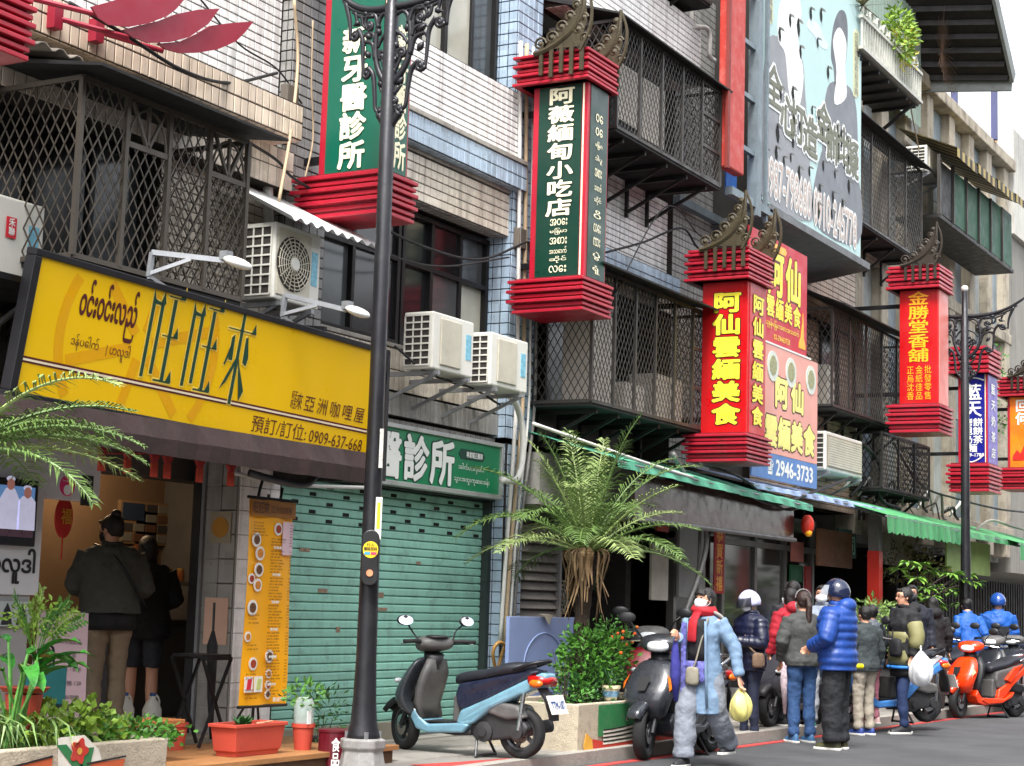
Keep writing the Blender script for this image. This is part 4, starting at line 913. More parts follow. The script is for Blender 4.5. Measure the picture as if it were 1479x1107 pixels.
# --- sign 1: dental clinic
g1 = pillar('teal dental clinic pillar sign with cream characters behind the near lamp post', 11.66, 11.98, -1.07, -.38, 4.93, 6.9, GT, base=(7, .38), cap=(7, .4), ornament=False)
l_ = MB(); column(l_, '新牙醫診所', (11.645, -.585, 4.97), LX, uz, .275, 1.25, .035, gap=.02); column(l_, '新牙醫診所', (11.74, -1.078 - .003, 4.97), ux, uz, .18, 1.25, .03)
l_.build('lettering', CRM, g1)
# --- sign 2: green eatery
g2 = pillar('dark green eatery pillar sign with seven white characters and gilded crests', 15.4, 15.88, -1.02, -.38, 4.72, 6.76, GD, base=(7, .36), cap=(7, .34))
l_, lo_ = MB(), MB(); column(l_, '阿薇緬甸小吃店', (15.388, -.56, 5.36), LX, uz, .31, 1.38, .03, gap=.04)
column(lo_, '阿薇緬甸小吃店', (15.388, -.56, 5.36), LX, uz, .31, 1.38, .06, gap=.04, lift=.002)
for i, t_ in enumerate(('အဝေး', 'မြန်မာ', 'အစား', 'အသောက်', 'ဆိုင်', 'လေး')): write(l_, t_, (15.388, -.62, 5.27 - i * .098), LX, uz, .2, .07, .01)
for i, t_ in enumerate(('ဝေ', 'ဝေ', 'မြန်မာ', 'ဒါပူ', 'အစား', 'သောက်', 'ဆိုင်', 'ဝိ', 'လေး', 'ကား', 'ပွဲ', 'ရုံ')): write(l_, t_, (15.56, -1.03, 6.38 - i * .145), ux, uz, .16, .085, .015)
lo_.build('lettering_outline', mat('black_line', rgb(10, 20, 16), .5), g2); l_.build('lettering', CRM, g2)
# --- sign 3: red
g3 = pillar('bright red pillar sign reading in yellow beside the red food banner', 18.83, 19.42, -1.44, -.86, 3.46, 5.27, RED, base=(7, .34), cap=(8, .4), edge=RED, ornament=True)
t3 = '阿仙雲緬美食'
l_, lo_ = MB(), MB(); column(lo_, t3, (18.818, -1.0, 3.55), LX, uz, .36, 1.6, .075, gap=.05, lift=.002); column(l_, t3, (18.818, -1.0, 3.55), LX, uz, .36, 1.6, .04, gap=.05, lift=.005)
column(lo_, t3, (18.95, -1.452, 3.55), ux, uz, .36, 1.6, .07, gap=.12, lift=.002); column(l_, t3, (18.95, -1.452, 3.55), ux, uz, .36, 1.6, .035, gap=.12, lift=.005)
lo_.build('lettering_outline', mat('black_line', rgb(10, 20, 16), .5), g3); l_.build('lettering', YL, g3)
# --- sign 4: incense shop
g4 = pillar('long red incense shop pillar sign with orange characters, dark crest on top', 26.75, 27.35, -1.5, -.88, 4.72, 6.55, RED, base=(7, .46), cap=(6, .4), edge=RED, side_face=mat('faded_pink', rgb(222, 130, 120), .4), ornament=mat('dark_crest', rgb(54, 46, 38), .5, .4))
l_ = MB(); column(l_, '金勝堂香舖', (26.738, -1.02, 5.38), LX, uz, .34, 1.14, .02)
for i, t_ in enumerate(('正烏沈香', '金紙佳品', '批發零售')): column(l_, t_, (26.738, -1.0 - i * .14, 4.78), LX, uz, .12, .55, .01)
l_.build('lettering', OL, g4)
# --- sign 5: blue sky tea
g5 = pillar('blue pillar sign with white characters half hidden behind the far lamp post', 30.0, 30.7, -1.46, -.95, 4.06, 5.62, NB, base=(7, .5), cap=(6, .5), ornament=False, side_face=PUR, edge=CR, border=.05)
l_ = MB(); write(l_, '藍', (29.988, -1.05, 5.15), LX, uz, .32, .3, .02, True); write(l_, '天', (29.988, -1.05, 4.86), LX, uz, .32, .3, .02, True)
for i, t_ in enumerate(('烤餅', '甩餅', '奶茶', '麵')): write(l_, t_, (29.988, -1.04 - (.08 if i == 3 else 0), 4.7 - i * .15), LX, uz, .34 if i < 3 else .16, .14, .02)
write(l_, '2949-1780', (29.988, -1.02, 4.17), LX, uz, .38, .06, .02)
m = MB(); m.tube([(29.985, -1.02 - .38 * t, 4.12 - .06 * math.sin(PI * t) + .08 * t * t) for t in np.linspace(0, 1, 10)], .012, 5); m.tube([(29.985, -1.02 - .38 * t, 5.5 + .05 * math.sin(PI * t)) for t in np.linspace(0, 1, 10)], .012, 5); m.build('arc', WL, g5)
column(l_, '藍天奶茶店', (30.2, -1.472, 4.12), ux, uz, .3, 1.4, .02, gap=.3); l_.build('lettering', WL, g5)
# --- sign 6: orange at the far right
g6 = pillar('orange picture pillar sign cut by the right edge of the photograph', 33.6, 34.3, -1.55, -.95, 4.28, 5.65, mat('orange_print', rgb(240, 120, 20), .4, var=.35, vs=2.5), base=(7, .42), cap=(6, .4), ornament=mat('dark_crest', rgb(54, 46, 38), .5, .4), border=.05)
l_ = MB(); column(l_, '回何', (33.588, -1.1, 5.1), LX, uz, .28, .5, .03); l_.build('lettering', WL, g6)
MB().prism([(-1.05, 4.42), (-1.5, 4.42), (-1.5, 4.55), (-1.4, 4.66), (-1.34, 4.55), (-1.27, 4.72), (-1.2, 4.55), (-1.13, 4.62), (-1.05, 4.5)], 33.584, 33.588, fn=lambda x, y, z: (y, x, z)).build('picture_domes', mat('dome_red', rgb(190, 30, 20), .5), g6)
# ================================================================ three red fins at the top left
fins = thing('wall_ornament', 'three dark red leaf-shaped metal fins jutting from the wall at the top left', 'ornament', (8.7, 0, 5.3), group=None)
fc = mat('dull_crimson', rgb(150, 30, 52), .4, .1, var=.1, grime=.15)
for k, (o_, P_) in enumerate(((-.92, [(395, 30), (425, 78), (470, 108), (560, 117), (640, 102), (720, 72), (762, 40), (800, -5), (600, -30), (470, 10)]), (-.88, [(530, 130), (575, 162), (640, 186), (740, 182), (820, 160), (900, 105), (950, 38), (860, 42), (760, 62), (690, 90), (600, 112)]), (-.84, [(680, 190), (720, 215), (780, 231), (860, 228), (940, 215), (1020, 180), (1060, 140), (1097, 93), (1000, 100), (910, 112), (850, 148), (780, 180)]))):
    q_ = [U(px / 2.9925, py / 2.9925, o_) for px, py in P_]; MB().prism([(p.x, p.z) for p in q_], o_, o_ + .014).build('fin', fc, fins)
    e = q_[0]; MB().tube([(e.x + .1, o_ + .03, e.z - .02), (e.x - .28 , -.55, e.z + .04)], .02, 8).box(e.x - .34, e.x - .26, -.58, -.5, e.z - .04, e.z + .12).build('bracket', fc, fins)
# ================================================================ floodlights on arms over the yellow sign
def flood(px, py, ex, ey, lab):
    a = U(px, py, -1.12); b = U(ex, ey, -1.6); g = thing('floodlight', lab, 'lamp', tuple(a), group='arm floodlights over the yellow sign')
    MB().bar(a, a + Vector((.02, 0, .17)), .03).bar(a + Vector((.02, 0, .17)), b, .035).bar(a + Vector((0, 0, .02)), a + (b - a) * .55 + Vector((0, 0, .06)), .025).bar(a, a + Vector((.3, .1, -.02)), .025).build('arm', STEEL, g)
    d = Vector((.02, -.12, -.08)); e = b + Vector((0, -.02, .01))
    M3 = Matrix.Rotation(R(25), 3, 'X')
    MB().ball(e + Vector((.05, -.05, -.02)), (.13, .08, .035), 14, 8, M3).build('lamp_head', WHT, g, smooth=True); MB().box(e.x - .05, e.x + .02, e.y - .03, e.y + .03, e.z - .01, e.z + .05).build('driver_box', STEEL, g)
flood(215, 400, 325, 377, 'white floodlight on a grey arm over the middle of the yellow sign'); flood(408, 458, 500, 448, 'white floodlight on a grey arm over the right end of the yellow sign')
# ================================================================ steel frame, billboard, banners
bb = thing('billboard', 'huge torn pale blue billboard with two grey faceless suited figures', 'billboard', (22.9, -.8, 6.7))
bx0, bx1, bz0, bz1 = 20.84, 24.94, 6.74, 11.3; by = -.82
AQ = mat('faded_aqua', rgb(176, 204, 202), .6, var=.05, vs=1, grime=.15, gs=1.5, gcol=(.5, .5, .48, 1), bump=.1, bs=3)
MB().box(bx0, bx1, by, by + .015, bz0, bz1).build('sheet', AQ, bb)
fr = MB(); [fr.box(x, x + .06, by + .02, by + .1, bz0 - .1, bz1) for x in (bx0, 22.2, 23.6, bx1 - .06)]; [fr.box(bx0, bx1, by + .1, by + .16, z, z + .06) for z in (6.66, 8.2, 9.8)]; fr.build('backing_frame', STEEL, bb)
Q = lambda px, py: (U(px, py, by).x, U(px, py, by).z)
def pic(pts, name, m, d=.003):
    c3 = [Vector((p[0], p[1], 0)) for p in pts]; n_ = len(c3); pts = [tuple(.5 * (2 * b_ + (c_ - a_) * t + (2 * a_ - 5 * b_ + 4 * c_ - d_) * t * t + (3 * b_ - a_ - 3 * c_ + d_) * t ** 3))[:2] for i in range(n_) for a_, b_, c_, d_ in ((c3[i - 1], c3[i], c3[(i + 1) % n_], c3[(i + 2) % n_]),) for t in (0, .25, .5, .75)]
    return MB().prism([Q(*p) for p in pts], by - d, by - d + .0025).build(name, m, bb)
SU = mat('faded_suit_grey', rgb(140, 142, 146), .6, var=.12, vs=2); SU2 = mat('faded_suit_dark', rgb(116, 120, 126), .6, var=.1, vs=2); PW = mat('faded_white', rgb(230, 232, 230), .6, var=.03)
pic([(1106, 70), (1128, 55), (1156, 78), (1163, 140), (1166, 260), (1104, 235)], 'picture_suit', SU)
pic([(1123, 30), (1129, 0), (1150, -8), (1157, 20), (1152, 55), (1160, 110), (1152, 160), (1140, 140), (1134, 80), (1124, 60)], 'picture_shirt', PW, .006)
pic([(1187, 250), (1192, 140), (1207, 118), (1234, 140), (1239, 240), (1236, 330), (1196, 310)], 'picture_suit', SU2)
pic([(1200, 80), (1203, 40), (1212, 16), (1222, 22), (1224, 60), (1218, 110), (1207, 130), (1204, 100)], 'picture_hair', mat('faded_hair', rgb(96, 100, 106), .6))
pic([(1203, 60), (1212, 40), (1222, 62), (1220, 100), (1222, 140), (1205, 150), (1208, 105)], 'picture_face', mat('faded_face', rgb(224, 224, 220), .6), .006)
pic([(1166, 40), (1170, 28), (1182, 36), (1190, 56), (1196, 64), (1193, 72), (1184, 66), (1176, 52)], 'picture_ribbon', mat('faded_ribbon', rgb(200, 220, 228), .6))
pic([(1098, 225), (1108, 190), (1130, 215), (1150, 200), (1166, 240), (1172, 320), (1100, 282)], 'picture_cloth', SU, .004)
pic([(1175, 320), (1186, 220), (1205, 230), (1240, 260), (1239, 352)], 'picture_cloth', SU2, .004)
PM = mat('pale_gold_plaque', rgb(200, 200, 160), .6)
for (a, b, c_, d_, t_) in ((1108, 1116, -20, 36, '誠徵'), (1232, 1240, 42, 142, '店面出租歡迎洽詢')):
    m = MB().prism([Q(a, c_ + 6), Q((a + b) / 2, c_), Q(b, c_ + 6), Q(b, d_ - 4), Q((a + b) / 2, d_), Q(a, d_ - 4)], by - .006, by - .003).build('picture_plaque', PM, bb)
    l_ = MB(); p0, p1 = Q(a + 1, d_ - 6), Q(b - 1, c_ + 8); column(l_, t_, (p0[0], by - .008, p0[1]), ux, uz, p1[0] - p0[0], p1[1] - p0[1], .0); l_.build('small_lettering', SU2, bb)
l_, lo_ = MB(), MB()
def bt(c, px, py, w, h, off=.03):
    x, z = Q(px, py); write(lo_, c, (x, by - .008, z), ux, uz, w, h, .1, True, .004); write(l_, c, (x, by - .008, z), ux, uz, w, h, .03, True, .01)
for i, (c, px, py) in enumerate((('全', 1104, 148), ('心', 1125, 190), ('打', 1139, 200), ('造', 1158, 220), ('金', 1178, 200), ('飾', 1192, 230), ('比', 1206, 232), ('擬', 1220, 250))): bt(c, px, py, .62, .6)
lo_.build('lettering_outline', PW, bb); l_.build('lettering', mat('faded_dark_letter', rgb(110, 112, 96), .6), bb)
l_, lo_ = MB(), MB()
for t_, a, b, zz in (('0987-798680', (1103, 290), (1170, 320), 0), ('0910-245778', (1174, 345), (1236, 362), 0)):
    x0_, z0__ = Q(*a); x1_, _ = Q(*b); write(lo_, t_, (x0_, by - .008, 6.86 + (.0 if a[0] < 1150 else -.02)), ux, uz, x1_ - x0_, .5, .06, lift=.004); write(l_, t_, (x0_, by - .008, 6.86 + (.0 if a[0] < 1150 else -.02)), ux, uz, x1_ - x0_, .5, .0, lift=.008)
lo_.build('number_outline', PW, bb); l_.build('numbers', mat('faded_number', rgb(188, 170, 160), .6), bb)
random.seed(11)
tears = [(1140, 30), (1125, 50), (1152, 40), (1155, 75), (1170, 20), (1185, 22), (1180, 62), (1195, 105), (1126, 135), (1144, 137), (1133, 160), (1154, 184), (1172, 160), (1181, 170), (1186, 195), (1208, 186), (1214, 200), (1122, 193), (1144, 203), (1120, 222), (1131, 233), (1141, 228), (1153, 250), (1168, 220), (1168, 248), (1188, 240), (1205, 252), (1183, 275), (1202, 285), (1181, 304), (1200, 312), (1216, 298), (1218, 235), (1225, 270), (1222, 205), (1104, 222)]
TR_ = mat('tear_black', rgb(14, 16, 18), .9); ti = MB()
for i, (px, py) in enumerate(tears):
    x, z = Q(px, py); s = random.uniform(.06, .13); m = MB()
    m.prism([(x - s * .5, z + s * .2), (x - s * .1, z + s * 1.1), (x + s * .3, z + s * .7), (x + s * .55, z - s * .2), (x + s * .3, z - s * 1.0), (x - s * .1, z - s * .8)], by - .013, by - .011).build('tear_hole', TR_, bb)
    MB().add([(x - s * .1, by - .012, z + s * 1.1), (x + s * .3, by - .012, z + s * .7), (x + s * .5, by - .07, z + s * .4), (x + s * .1, by - .06, z + s * .8)], [(0, 1, 2, 3)]).build('torn_flap', PW, bb)
# steel tower around it
sf = thing('sign_tower', 'grey steel sign frame with blue tarpaulin left of the billboard', 'frame', (20.2, -.5, 6.5))
SG = mat('blue_grey_steel', rgb(120, 132, 138), .5, .4, grime=.3, gs=5)
MB().bar((20.35, -.9, 6.4), (20.35, -.9, 12), .14).build('post', SG, sf); MB().bar((20.75, -.9, 6.4), (20.75, -.9, 12), .05).build('post', SG, sf); MB().bar((19.5, -.9, 6.55), (20.9, -.9, 6.55), .1).bar((19.5, -.2, 6.5), (20.9, -.2, 6.5), .1).build('beam', SG, sf)
for z in (7.2, 7.9, 8.6, 9.3): MB().bar((19.4, -.9, z), (20.4, -.9, z), .06).build('beam', SG, sf)
MB().box(19.9, 20.25, -.7, -.68, 6.6, 7.4).build('tarpaulin', mat('blue_tarp', rgb(40, 100, 180), .6, var=.2, vs=6), sf)
for x in (21.2, 22.4, 23.6, 24.8): MB().bar((x, -.85, 6.6), (x, .1, 6.45), .07).build('bracket', CGD, sf)
MB().add([(20.8, -.95, 6.66), (25.0, -.95, 6.66), (25.0, .05, 6.45), (20.8, .05, 6.45), (20.8, -.95, 6.56), (25.0, -.95, 6.56), (25.0, .05, 6.4), (20.8, .05, 6.4)], [(0, 1, 2, 3), (7, 6, 5, 4), (0, 4, 5, 1), (1, 5, 6, 2), (2, 6, 7, 3), (3, 7, 4, 0)]).build('gutter_sheet', mat('gutter_grey', rgb(110, 112, 114), .6, .2, grime=.5, gs=4), sf)
rb = thing('red_box_sign', 'tall faded red box sign edge hanging left of the billboard', 'sign', (19.4, -1.1, 6.8))
MB().box(19.22, 19.75, -1.0, -.86, 6.78, 12).build('casing', mat('faded_red_paint', rgb(178, 48, 36), .5, grime=.25, gs=6, gcol=(.5, .4, .35, 1)), rb, bevel=.02); MB().box(19.16, 19.22, -1.02, -.98, 6.75, 12).build('edge_angle', mat('rust_red', rgb(120, 40, 32), .6), rb)
# banners
bn = thing('banner', 'red food banner with yellow characters under the billboard', 'banner', (21.5, -.9, 5.5))
RB = mat('banner_red', rgb(186, 22, 44), .45, var=.06, vs=1.5)
MB().box(20.2, 22.36, -.9, -.88, 4.85, 6.26).build('sheet', RB, bn)
l_ = MB(); ol = MB()
for c, x in (('阿', 20.85), ('仙', 21.52)): write(l_, c, (x, -.9, 5.5), ux, uz, .6, .62, .04, True, .006); write(ol, c, (x, -.9, 5.5), ux, uz, .6, .62, .08, True, .003)
for i, c in enumerate('雲緬美食'): write(l_, c, (20.82 + i * .33, -.9, 5.2), ux, uz, .3, .3, .03, True, .006); write(ol, c, (20.82 + i * .33, -.9, 5.2), ux, uz, .3, .3, .07, True, .003)
write(l_, 'ယူနန်မြန်မာအစားအသောက်', (20.8, -.9, 5.05), ux, uz, 1.25, .13, .0); write(l_, '02-29463733', (21.1, -.9, 4.93), ux, uz, .6, .07, .0)
ol.build('lettering_outline', mat('dark_red_line', rgb(90, 16, 20), .5), bn); l_.build('lettering', YL, bn)
MB().prism([(22.05, 4.95), (22.3, 4.95), (22.3, 5.0), (22.24, 5.1), (22.23, 5.3), (22.2, 5.45), (22.18, 5.3), (22.12, 5.1), (22.05, 5.0)], -.906, -.901).build('pagoda_print', OL, bn)
MB().prism([(20.95, 6.1), (21.5, 6.1), (21.55, 6.15), (21.5, 6.2), (20.95, 6.2)], -.906, -.901).build('plaque', OL, bn)
bn2 = thing('banner', 'salmon pink food banner with noodle pictures and a blue telephone strip', 'banner', (21.5, -.9, 3.1))
MB().box(20.25, 22.68, -.95, -.93, 3.42, 4.82).build('sheet', mat('banner_salmon', rgb(222, 158, 144), .5, var=.06, vs=1.5), bn2); MB().box(20.25, 22.68, -.95, -.93, 3.08, 3.415).build('telephone_strip', mat('banner_blue', rgb(84, 126, 184), .5, var=.08), bn2)
MB().box(20.25, 22.4, -.955, -.93, 4.825, 4.85).build('rail', WHT, bn2)
ol = MB(); l1 = MB(); l2 = MB()
for c, x in (('阿', 21.02), ('仙', 21.63)): write(l1, c, (x, -.95, 4.03), ux, uz, .5, .42, .05, True, .006); write(ol, c, (x, -.95, 4.03), ux, uz, .5, .42, .1, True, .003)
for i, c in enumerate('雲緬美食'): write(l1, c, (20.68 + i * .48, -.95, 3.5), ux, uz, .46, .42, .05, True, .006); write(ol, c, (20.68 + i * .48, -.95, 3.5), ux, uz, .46, .42, .1, True, .003)
write(l2, '2946-3733', (21.1, -.95, 3.15), ux, uz, 1.4, .2, .03); write(l2, '☎', (20.78, -.95, 3.14), ux, uz, .22, .2, .02)
ol.build('lettering_outline', mat('maroon_letter', rgb(84, 22, 18), .5), bn2); l1.build('lettering', mat('pale_yellow_letter', rgb(240, 232, 130), .45), bn2); l2.build('numbers', WL, bn2)
for i, x in enumerate((20.95, 21.62, 22.4)):
    d = MB().lathe([(.2, -.957), (.2, -.952)], (x, 0, 4.55), 20, 'y').build('dish_picture', mat('pale_dish', rgb(206, 212, 200), .5, var=.1, vs=10), bn2); MB().lathe([(.13, -.961), (.13, -.957)], (x, 0, 4.56), 16, 'y').build('noodles', mat('noodle_print', rgb(150, 150, 110), .5, var=.5, vs=25), d)
# ================================================================ ground floor shops, right half
gf = thing('noodle_shop_front', 'dark shopfront with glass doors behind the queue under the mint awning', 'shop', (20, 1, .1))
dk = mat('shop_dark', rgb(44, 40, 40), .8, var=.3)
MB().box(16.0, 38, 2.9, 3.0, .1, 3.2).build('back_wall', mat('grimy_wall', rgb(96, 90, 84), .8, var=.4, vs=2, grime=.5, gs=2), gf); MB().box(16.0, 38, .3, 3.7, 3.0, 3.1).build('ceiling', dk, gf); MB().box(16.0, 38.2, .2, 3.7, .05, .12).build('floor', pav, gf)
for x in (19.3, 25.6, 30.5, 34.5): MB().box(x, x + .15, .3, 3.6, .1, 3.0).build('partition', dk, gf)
GF = mat('shop_steel_frame', rgb(120, 118, 116), .4, .6, grime=.3, gs=6)
for x in (20.3, 21.9, 23.1, 24.3, 25.5): MB().box(x, x + .09, .1, .2, .1, 2.75).build('door_post', GF, gf)
MB().box(20.3, 25.6, .08, .22, 2.3, 2.38).box(20.3, 25.6, .08, .22, 2.72, 2.8).build('transom', GF, gf)
gl = mat('shop_glass', rgb(62, 60, 58), .1, 0, var=.4, vs=1.2, spec=.8)
for a, b in ((20.4, 21.88), (22.0, 23.08), (23.2, 24.28), (24.4, 25.48)): MB().box(a, b, .14, .15, .12, 2.3).build('pane', gl, gf)
for a, b in ((20.4, 21.88), (22.0, 25.48)): MB().box(a, b, .14, .15, 2.38, 2.72).build('pane', gl, gf)
MB().box(20.35, 21.2, .05, .09, 1.55, 2.75).build('white_panel', mat('dirty_white', rgb(150, 150, 150), .6, grime=.3), gf)
cp = thing('red_couplet', 'narrow red couplet poster with gold characters behind the palm fronds', 'poster', (21.7, .05, 1.6))
MB().box(21.45, 21.8, .03, .045, 1.62, 2.55).build('sheet', mat('couplet_red', rgb(176, 20, 26), .6), cp); l_ = MB(); column(l_, '恭賀新禧', (21.51, .03, 1.65), ux, uz, .23, .86, .02); l_.build('lettering', OL, cp)
def poster(x0, x1, z0, z1, c, lab, name='poster', y=.06, txt=None, tc=None):
    g = thing(name, lab, name.split('_')[-1], ((x0 + x1) / 2, y, z0)); MB().box(x0, x1, y, y + .03, z0, z1).build('sheet', mat('poster_%d' % int(x0 * 100), c, .6, var=.15, vs=5), g)
    if txt: l_ = MB(); column(l_, txt, (x0 + (x1 - x0) * .15, y, z0 + .03), ux, uz, (x1 - x0) * .7, z1 - z0 - .06, .01); l_.build('lettering', tc or WL, g)
    return g
poster(24.45, 25.0, 1.3, 1.75, rgb(20, 90, 54), 'dark green mailbox panel on the shop glass above the queue')
poster(24.45, 24.95, 1.85, 2.1, rgb(200, 196, 190), 'white notice on the shop glass above the green panel', txt=None)
poster(24.5, 25.0, 2.15, 2.45, rgb(196, 120, 110), 'pink notice on the shop glass above the white one')
poster(25.1, 25.35, 1.5, 2.1, rgb(170, 40, 40), 'narrow red notice on the shop glass right of the white one')
poster(26.6, 27.5, 2.3, 2.75, rgb(30, 74, 66), 'teal signboard with pale characters in the shop window', txt=None)
l_ = MB(); write(l_, '太司', (26.7, .055, 2.36), ux, uz, .7, .3, .02); single(l_, 'lettering', mat('pale_teal_letter', rgb(120, 180, 160), .5), 'pale characters on the teal window signboard', 'lettering')
poster(20.45, 20.8, .3, 1.0, rgb(60, 50, 48), 'dark notice low on the shop door')
# light behind-the-glass objects
for i, (x, y, z) in enumerate(((17.2, 2.0, 1.2), (18.4, 2.4, 1.35))):
    pass
tbx = thing('kitchen_table', 'steel kitchen table in the dark open shop behind the palm', 'table', (17.8, 1.8, .12))
MB().box(16.8, 18.9, 1.5, 2.2, .95, 1.0).build('top', STEEL, tbx)
for x in (16.85, 18.85):
    for y in (1.55, 2.15): MB().bar((x, y, .12), (x, y, .95), .05).build('leg', STEEL, tbx)
for i, (x, h, r_, c) in enumerate(((17.0, .3, .14, rgb(150, 150, 150)), (17.5, .2, .12, rgb(120, 60, 50)), (18.1, .26, .15, rgb(170, 170, 166)), (18.6, .18, .1, rgb(200, 196, 180)))):
    single(MB().lathe([(r_ * .9, 0), (r_, .02), (r_, h), (r_ * 1.05, h + .01), (r_ * .9, h + .02)], (x, 1.8, 1.0), 18), 'cooking_pot', mat('pot_%d' % i, c, .35, .5 if i != 1 else 0), ['tall steel pot at the left of the kitchen table', 'brown pot second on the kitchen table', 'wide steel pot third on the kitchen table', 'small cream pot at the right of the kitchen table'][i], 'pot')
random.seed(12)
cl_c = [rgb(150, 150, 146), rgb(120, 40, 34), rgb(60, 90, 120), rgb(190, 184, 168), rgb(90, 70, 50), rgb(70, 76, 70), rgb(170, 120, 60)]
rk = thing('kitchen_rack', 'rack of boxes and tins along the back of the dark open shop', 'rack', (18.4, 2.7, .12))
for z in (1.35, 1.75, 2.15): MB().box(16.9, 20.0, 2.45, 2.88, z, z + .03).build('shelf', STEEL, rk)
for k in range(24):
    z = (1.38, 1.78, 2.18)[k % 3]; x = 17.0 + (k // 3) * .37; w, h = random.uniform(.14, .3), random.uniform(.14, .3); m = mat('stock_%d' % (k % 7), cl_c[k % 7], .6, var=.3, vs=12)
    (MB().box(x, x + w, 2.5, 2.75, z, z + h) if k % 2 else MB().lathe([(w * .45, 0), (w * .45, h), (w * .3, h + .02)], (x + w / 2, 2.6, z), 12)).build('stored_box' if k % 2 else 'stored_tin', m, rk)
for k, (x, z, w, h, c, t_) in enumerate(((19.45, 1.5, .5, .7, rgb(196, 190, 176), '菜單'), (19.6, 2.35, .34, .3, rgb(170, 40, 34), '福'), (20.75, .5, .5, .8, rgb(160, 160, 160), ''))):
    poster(x, x + w, z, z + h, c, ['cream paper sheet pinned beside the dark shop entrance', 'small red paper sheet over the dark shop entrance', 'grey steel panel low beside the shop door'][k], y=.02 if k < 2 else .0, txt=None)
fn = thing('stand_fan', 'grey stand fan in the dark open shop', 'fan', (18.9, 1.0, .12)); MB().tube([(18.9, 1.0, .12), (18.9, 1.0, 1.35)], .018).lathe([(.18, 0), (.16, .03)], (18.9, 1.0, .12), 16).build('stand', GREYM, fn)
m = MB(); [m.tube([(18.9 + r_ * math.cos(a), .95, 1.5 + r_ * math.sin(a)) for a in np.linspace(0, 2 * PI, 20)], .006, 4) for r_ in (.05, .1, .15, .2)]; [m.bar((18.9, .93, 1.5), (18.9 + .2 * math.cos(a), .95, 1.5 + .2 * math.sin(a)), .006) for a in np.arange(0, 6.2, .5)]; m.build('fan_guard', WHT, fn)
# louvred grey panel, blue board
lv = thing('louvred_shutter', 'small dirty grey louvred shutter behind the palm beside the blue pilaster', 'shutter', (16.4, .1, 1.2))
lm = mat('dirty_louvre', rgb(116, 110, 104), .6, .2, grime=.5, gs=4, streak=.4, objvar=.06)
for i in range(11): MB().add([(16.0, .0, 1.16 + i * .1), (16.95, .0, 1.16 + i * .1), (16.95, .06, 1.25 + i * .1), (16.0, .06, 1.25 + i * .1), (16.0, .03, 1.15 + i * .1), (16.95, .03, 1.15 + i * .1)], [(0, 1, 2, 3), (4, 5, 1, 0)]).build('slat', lm, lv)
MB().box(15.96, 16.0, -.02, .1, .9, 2.4).box(16.95, 17.0, -.02, .1, .9, 2.4).build('frame', GREYM, lv); MB().box(16.0, 16.95, .07, .1, .9, 2.4).build('backing', dk, lv)
single(MB().box(16.0, 19.2, -.25, .3, 2.45, 3.0), 'soffit_box', mat('dirty_box', rgb(130, 128, 122), .8, grime=.5, gs=3), 'dirty grey box soffit under the second floor cage behind the palm', 'soffit')
bd = thing('blue_board', 'pale blue board standing behind the planter bush', 'board', (15.5, -.6, .3))
PB = mat('pale_blue_board', rgb(138, 156, 200), .5, var=.06, vs=1.5, grime=.15, gs=3)
MB().box(14.78, 16.25, -.62, -.58, .12, 1.28).build('panel', PB, bd, bevel=.005)
m = MB(); m.tube([(15.5 + .42 * math.cos(a), -.622, .78 + .34 * math.sin(a)) for a in np.linspace(0, PI, 16)], .008, 4); m.build('embossed_arc', mat('pale_blue_line', rgb(140, 158, 200), .5), bd)
MB().add([(15.4, -.66, 1.3), (15.6, -.66, 1.3), (15.53, -.66, 1.2), (15.4, -.6, 1.31), (15.6, -.6, 1.31)], [(0, 1, 2), (0, 3, 4, 1)]).build('rag', mat('rag', rgb(176, 168, 150), .9), bd)
# ================================================================ awnings on the right
MINT = mat('mint_canvas', rgb(80, 158, 128), .6, var=.1, grime=.25, gs=2, streak=.2); MG = mat('green_canvas', rgb(74, 150, 96), .6, var=.12, grime=.25, gs=2, streak=.25)
def awning(lab, x0, x1, yf, yb, zf, zb_, m, drop=.14, scallop=False, n=60, zr=0):
    g = thing('awning', lab, 'awning', ((x0 + x1) / 2, yf, zf), group='green street awnings')
    r1, r2, r3 = [], [], []
    for i in range(n + 1):
        t = i / n; x = x0 + (x1 - x0) * t; w = .012 * math.sin(i * 1.3) + .01 * math.sin(i * .37); z = zf + zr * t
        r1.append((x, yb, zb_ + zr * t)); r2.append((x, yf, z + w * .4)); dz = drop * (1 + (.22 * abs(math.sin(i * 1.15)) if scallop else 0)); r3.append((x, yf + w * 1.2 - .01, z - dz))
    MB().loft([r1, r2, r3], cap=False, closed=False).build('canvas', m, g, mods=lambda o: setattr(o.modifiers.new('thick', 'SOLIDIFY'), 'thickness', .006))
    MB().tube([(x0, yf + .01, zf - .02), (x1, yf + .01, zf - .02 + zr)], .018, 6).build('front_rail', STEEL, g)
    for k in range(4):
        x = x0 + (x1 - x0) * (k + .5) / 4; MB().tube([(x, yb + .02, zb_ - .05 + zr * .5), (x, yf + .02, zf - .05 + zr * k / 3)], .014, 6).build('arm', STEEL, g)
    return g
awning('long mint green awning over the noodle shop behind the palm fronds', 15.9, 21.8, -1.2, -.1, 2.9, 3.22, MINT, .08, zr=-.1)
awning('pale blue edged awning strip running behind the queue', 20.2, 25.6, -1.0, -.1, 2.98, 3.2, mat('blue_white_canvas', rgb(140, 160, 196), .5, var=.1), .06)
awning('green scalloped awning between the red post and the far lamp post', 24.1, 28.2, -1.5, -.3, 2.82, 3.16, MG, .22, True)
awning('green awning at the far right edge past the lamp post', 27.6, 36, -1.5, -.3, 2.80, 3.14, MG, .1, False)
awning('pale green valance hanging at the right edge', 31.2, 36, -1.72, -1.5, 2.74, 2.8, MG, .3, False)
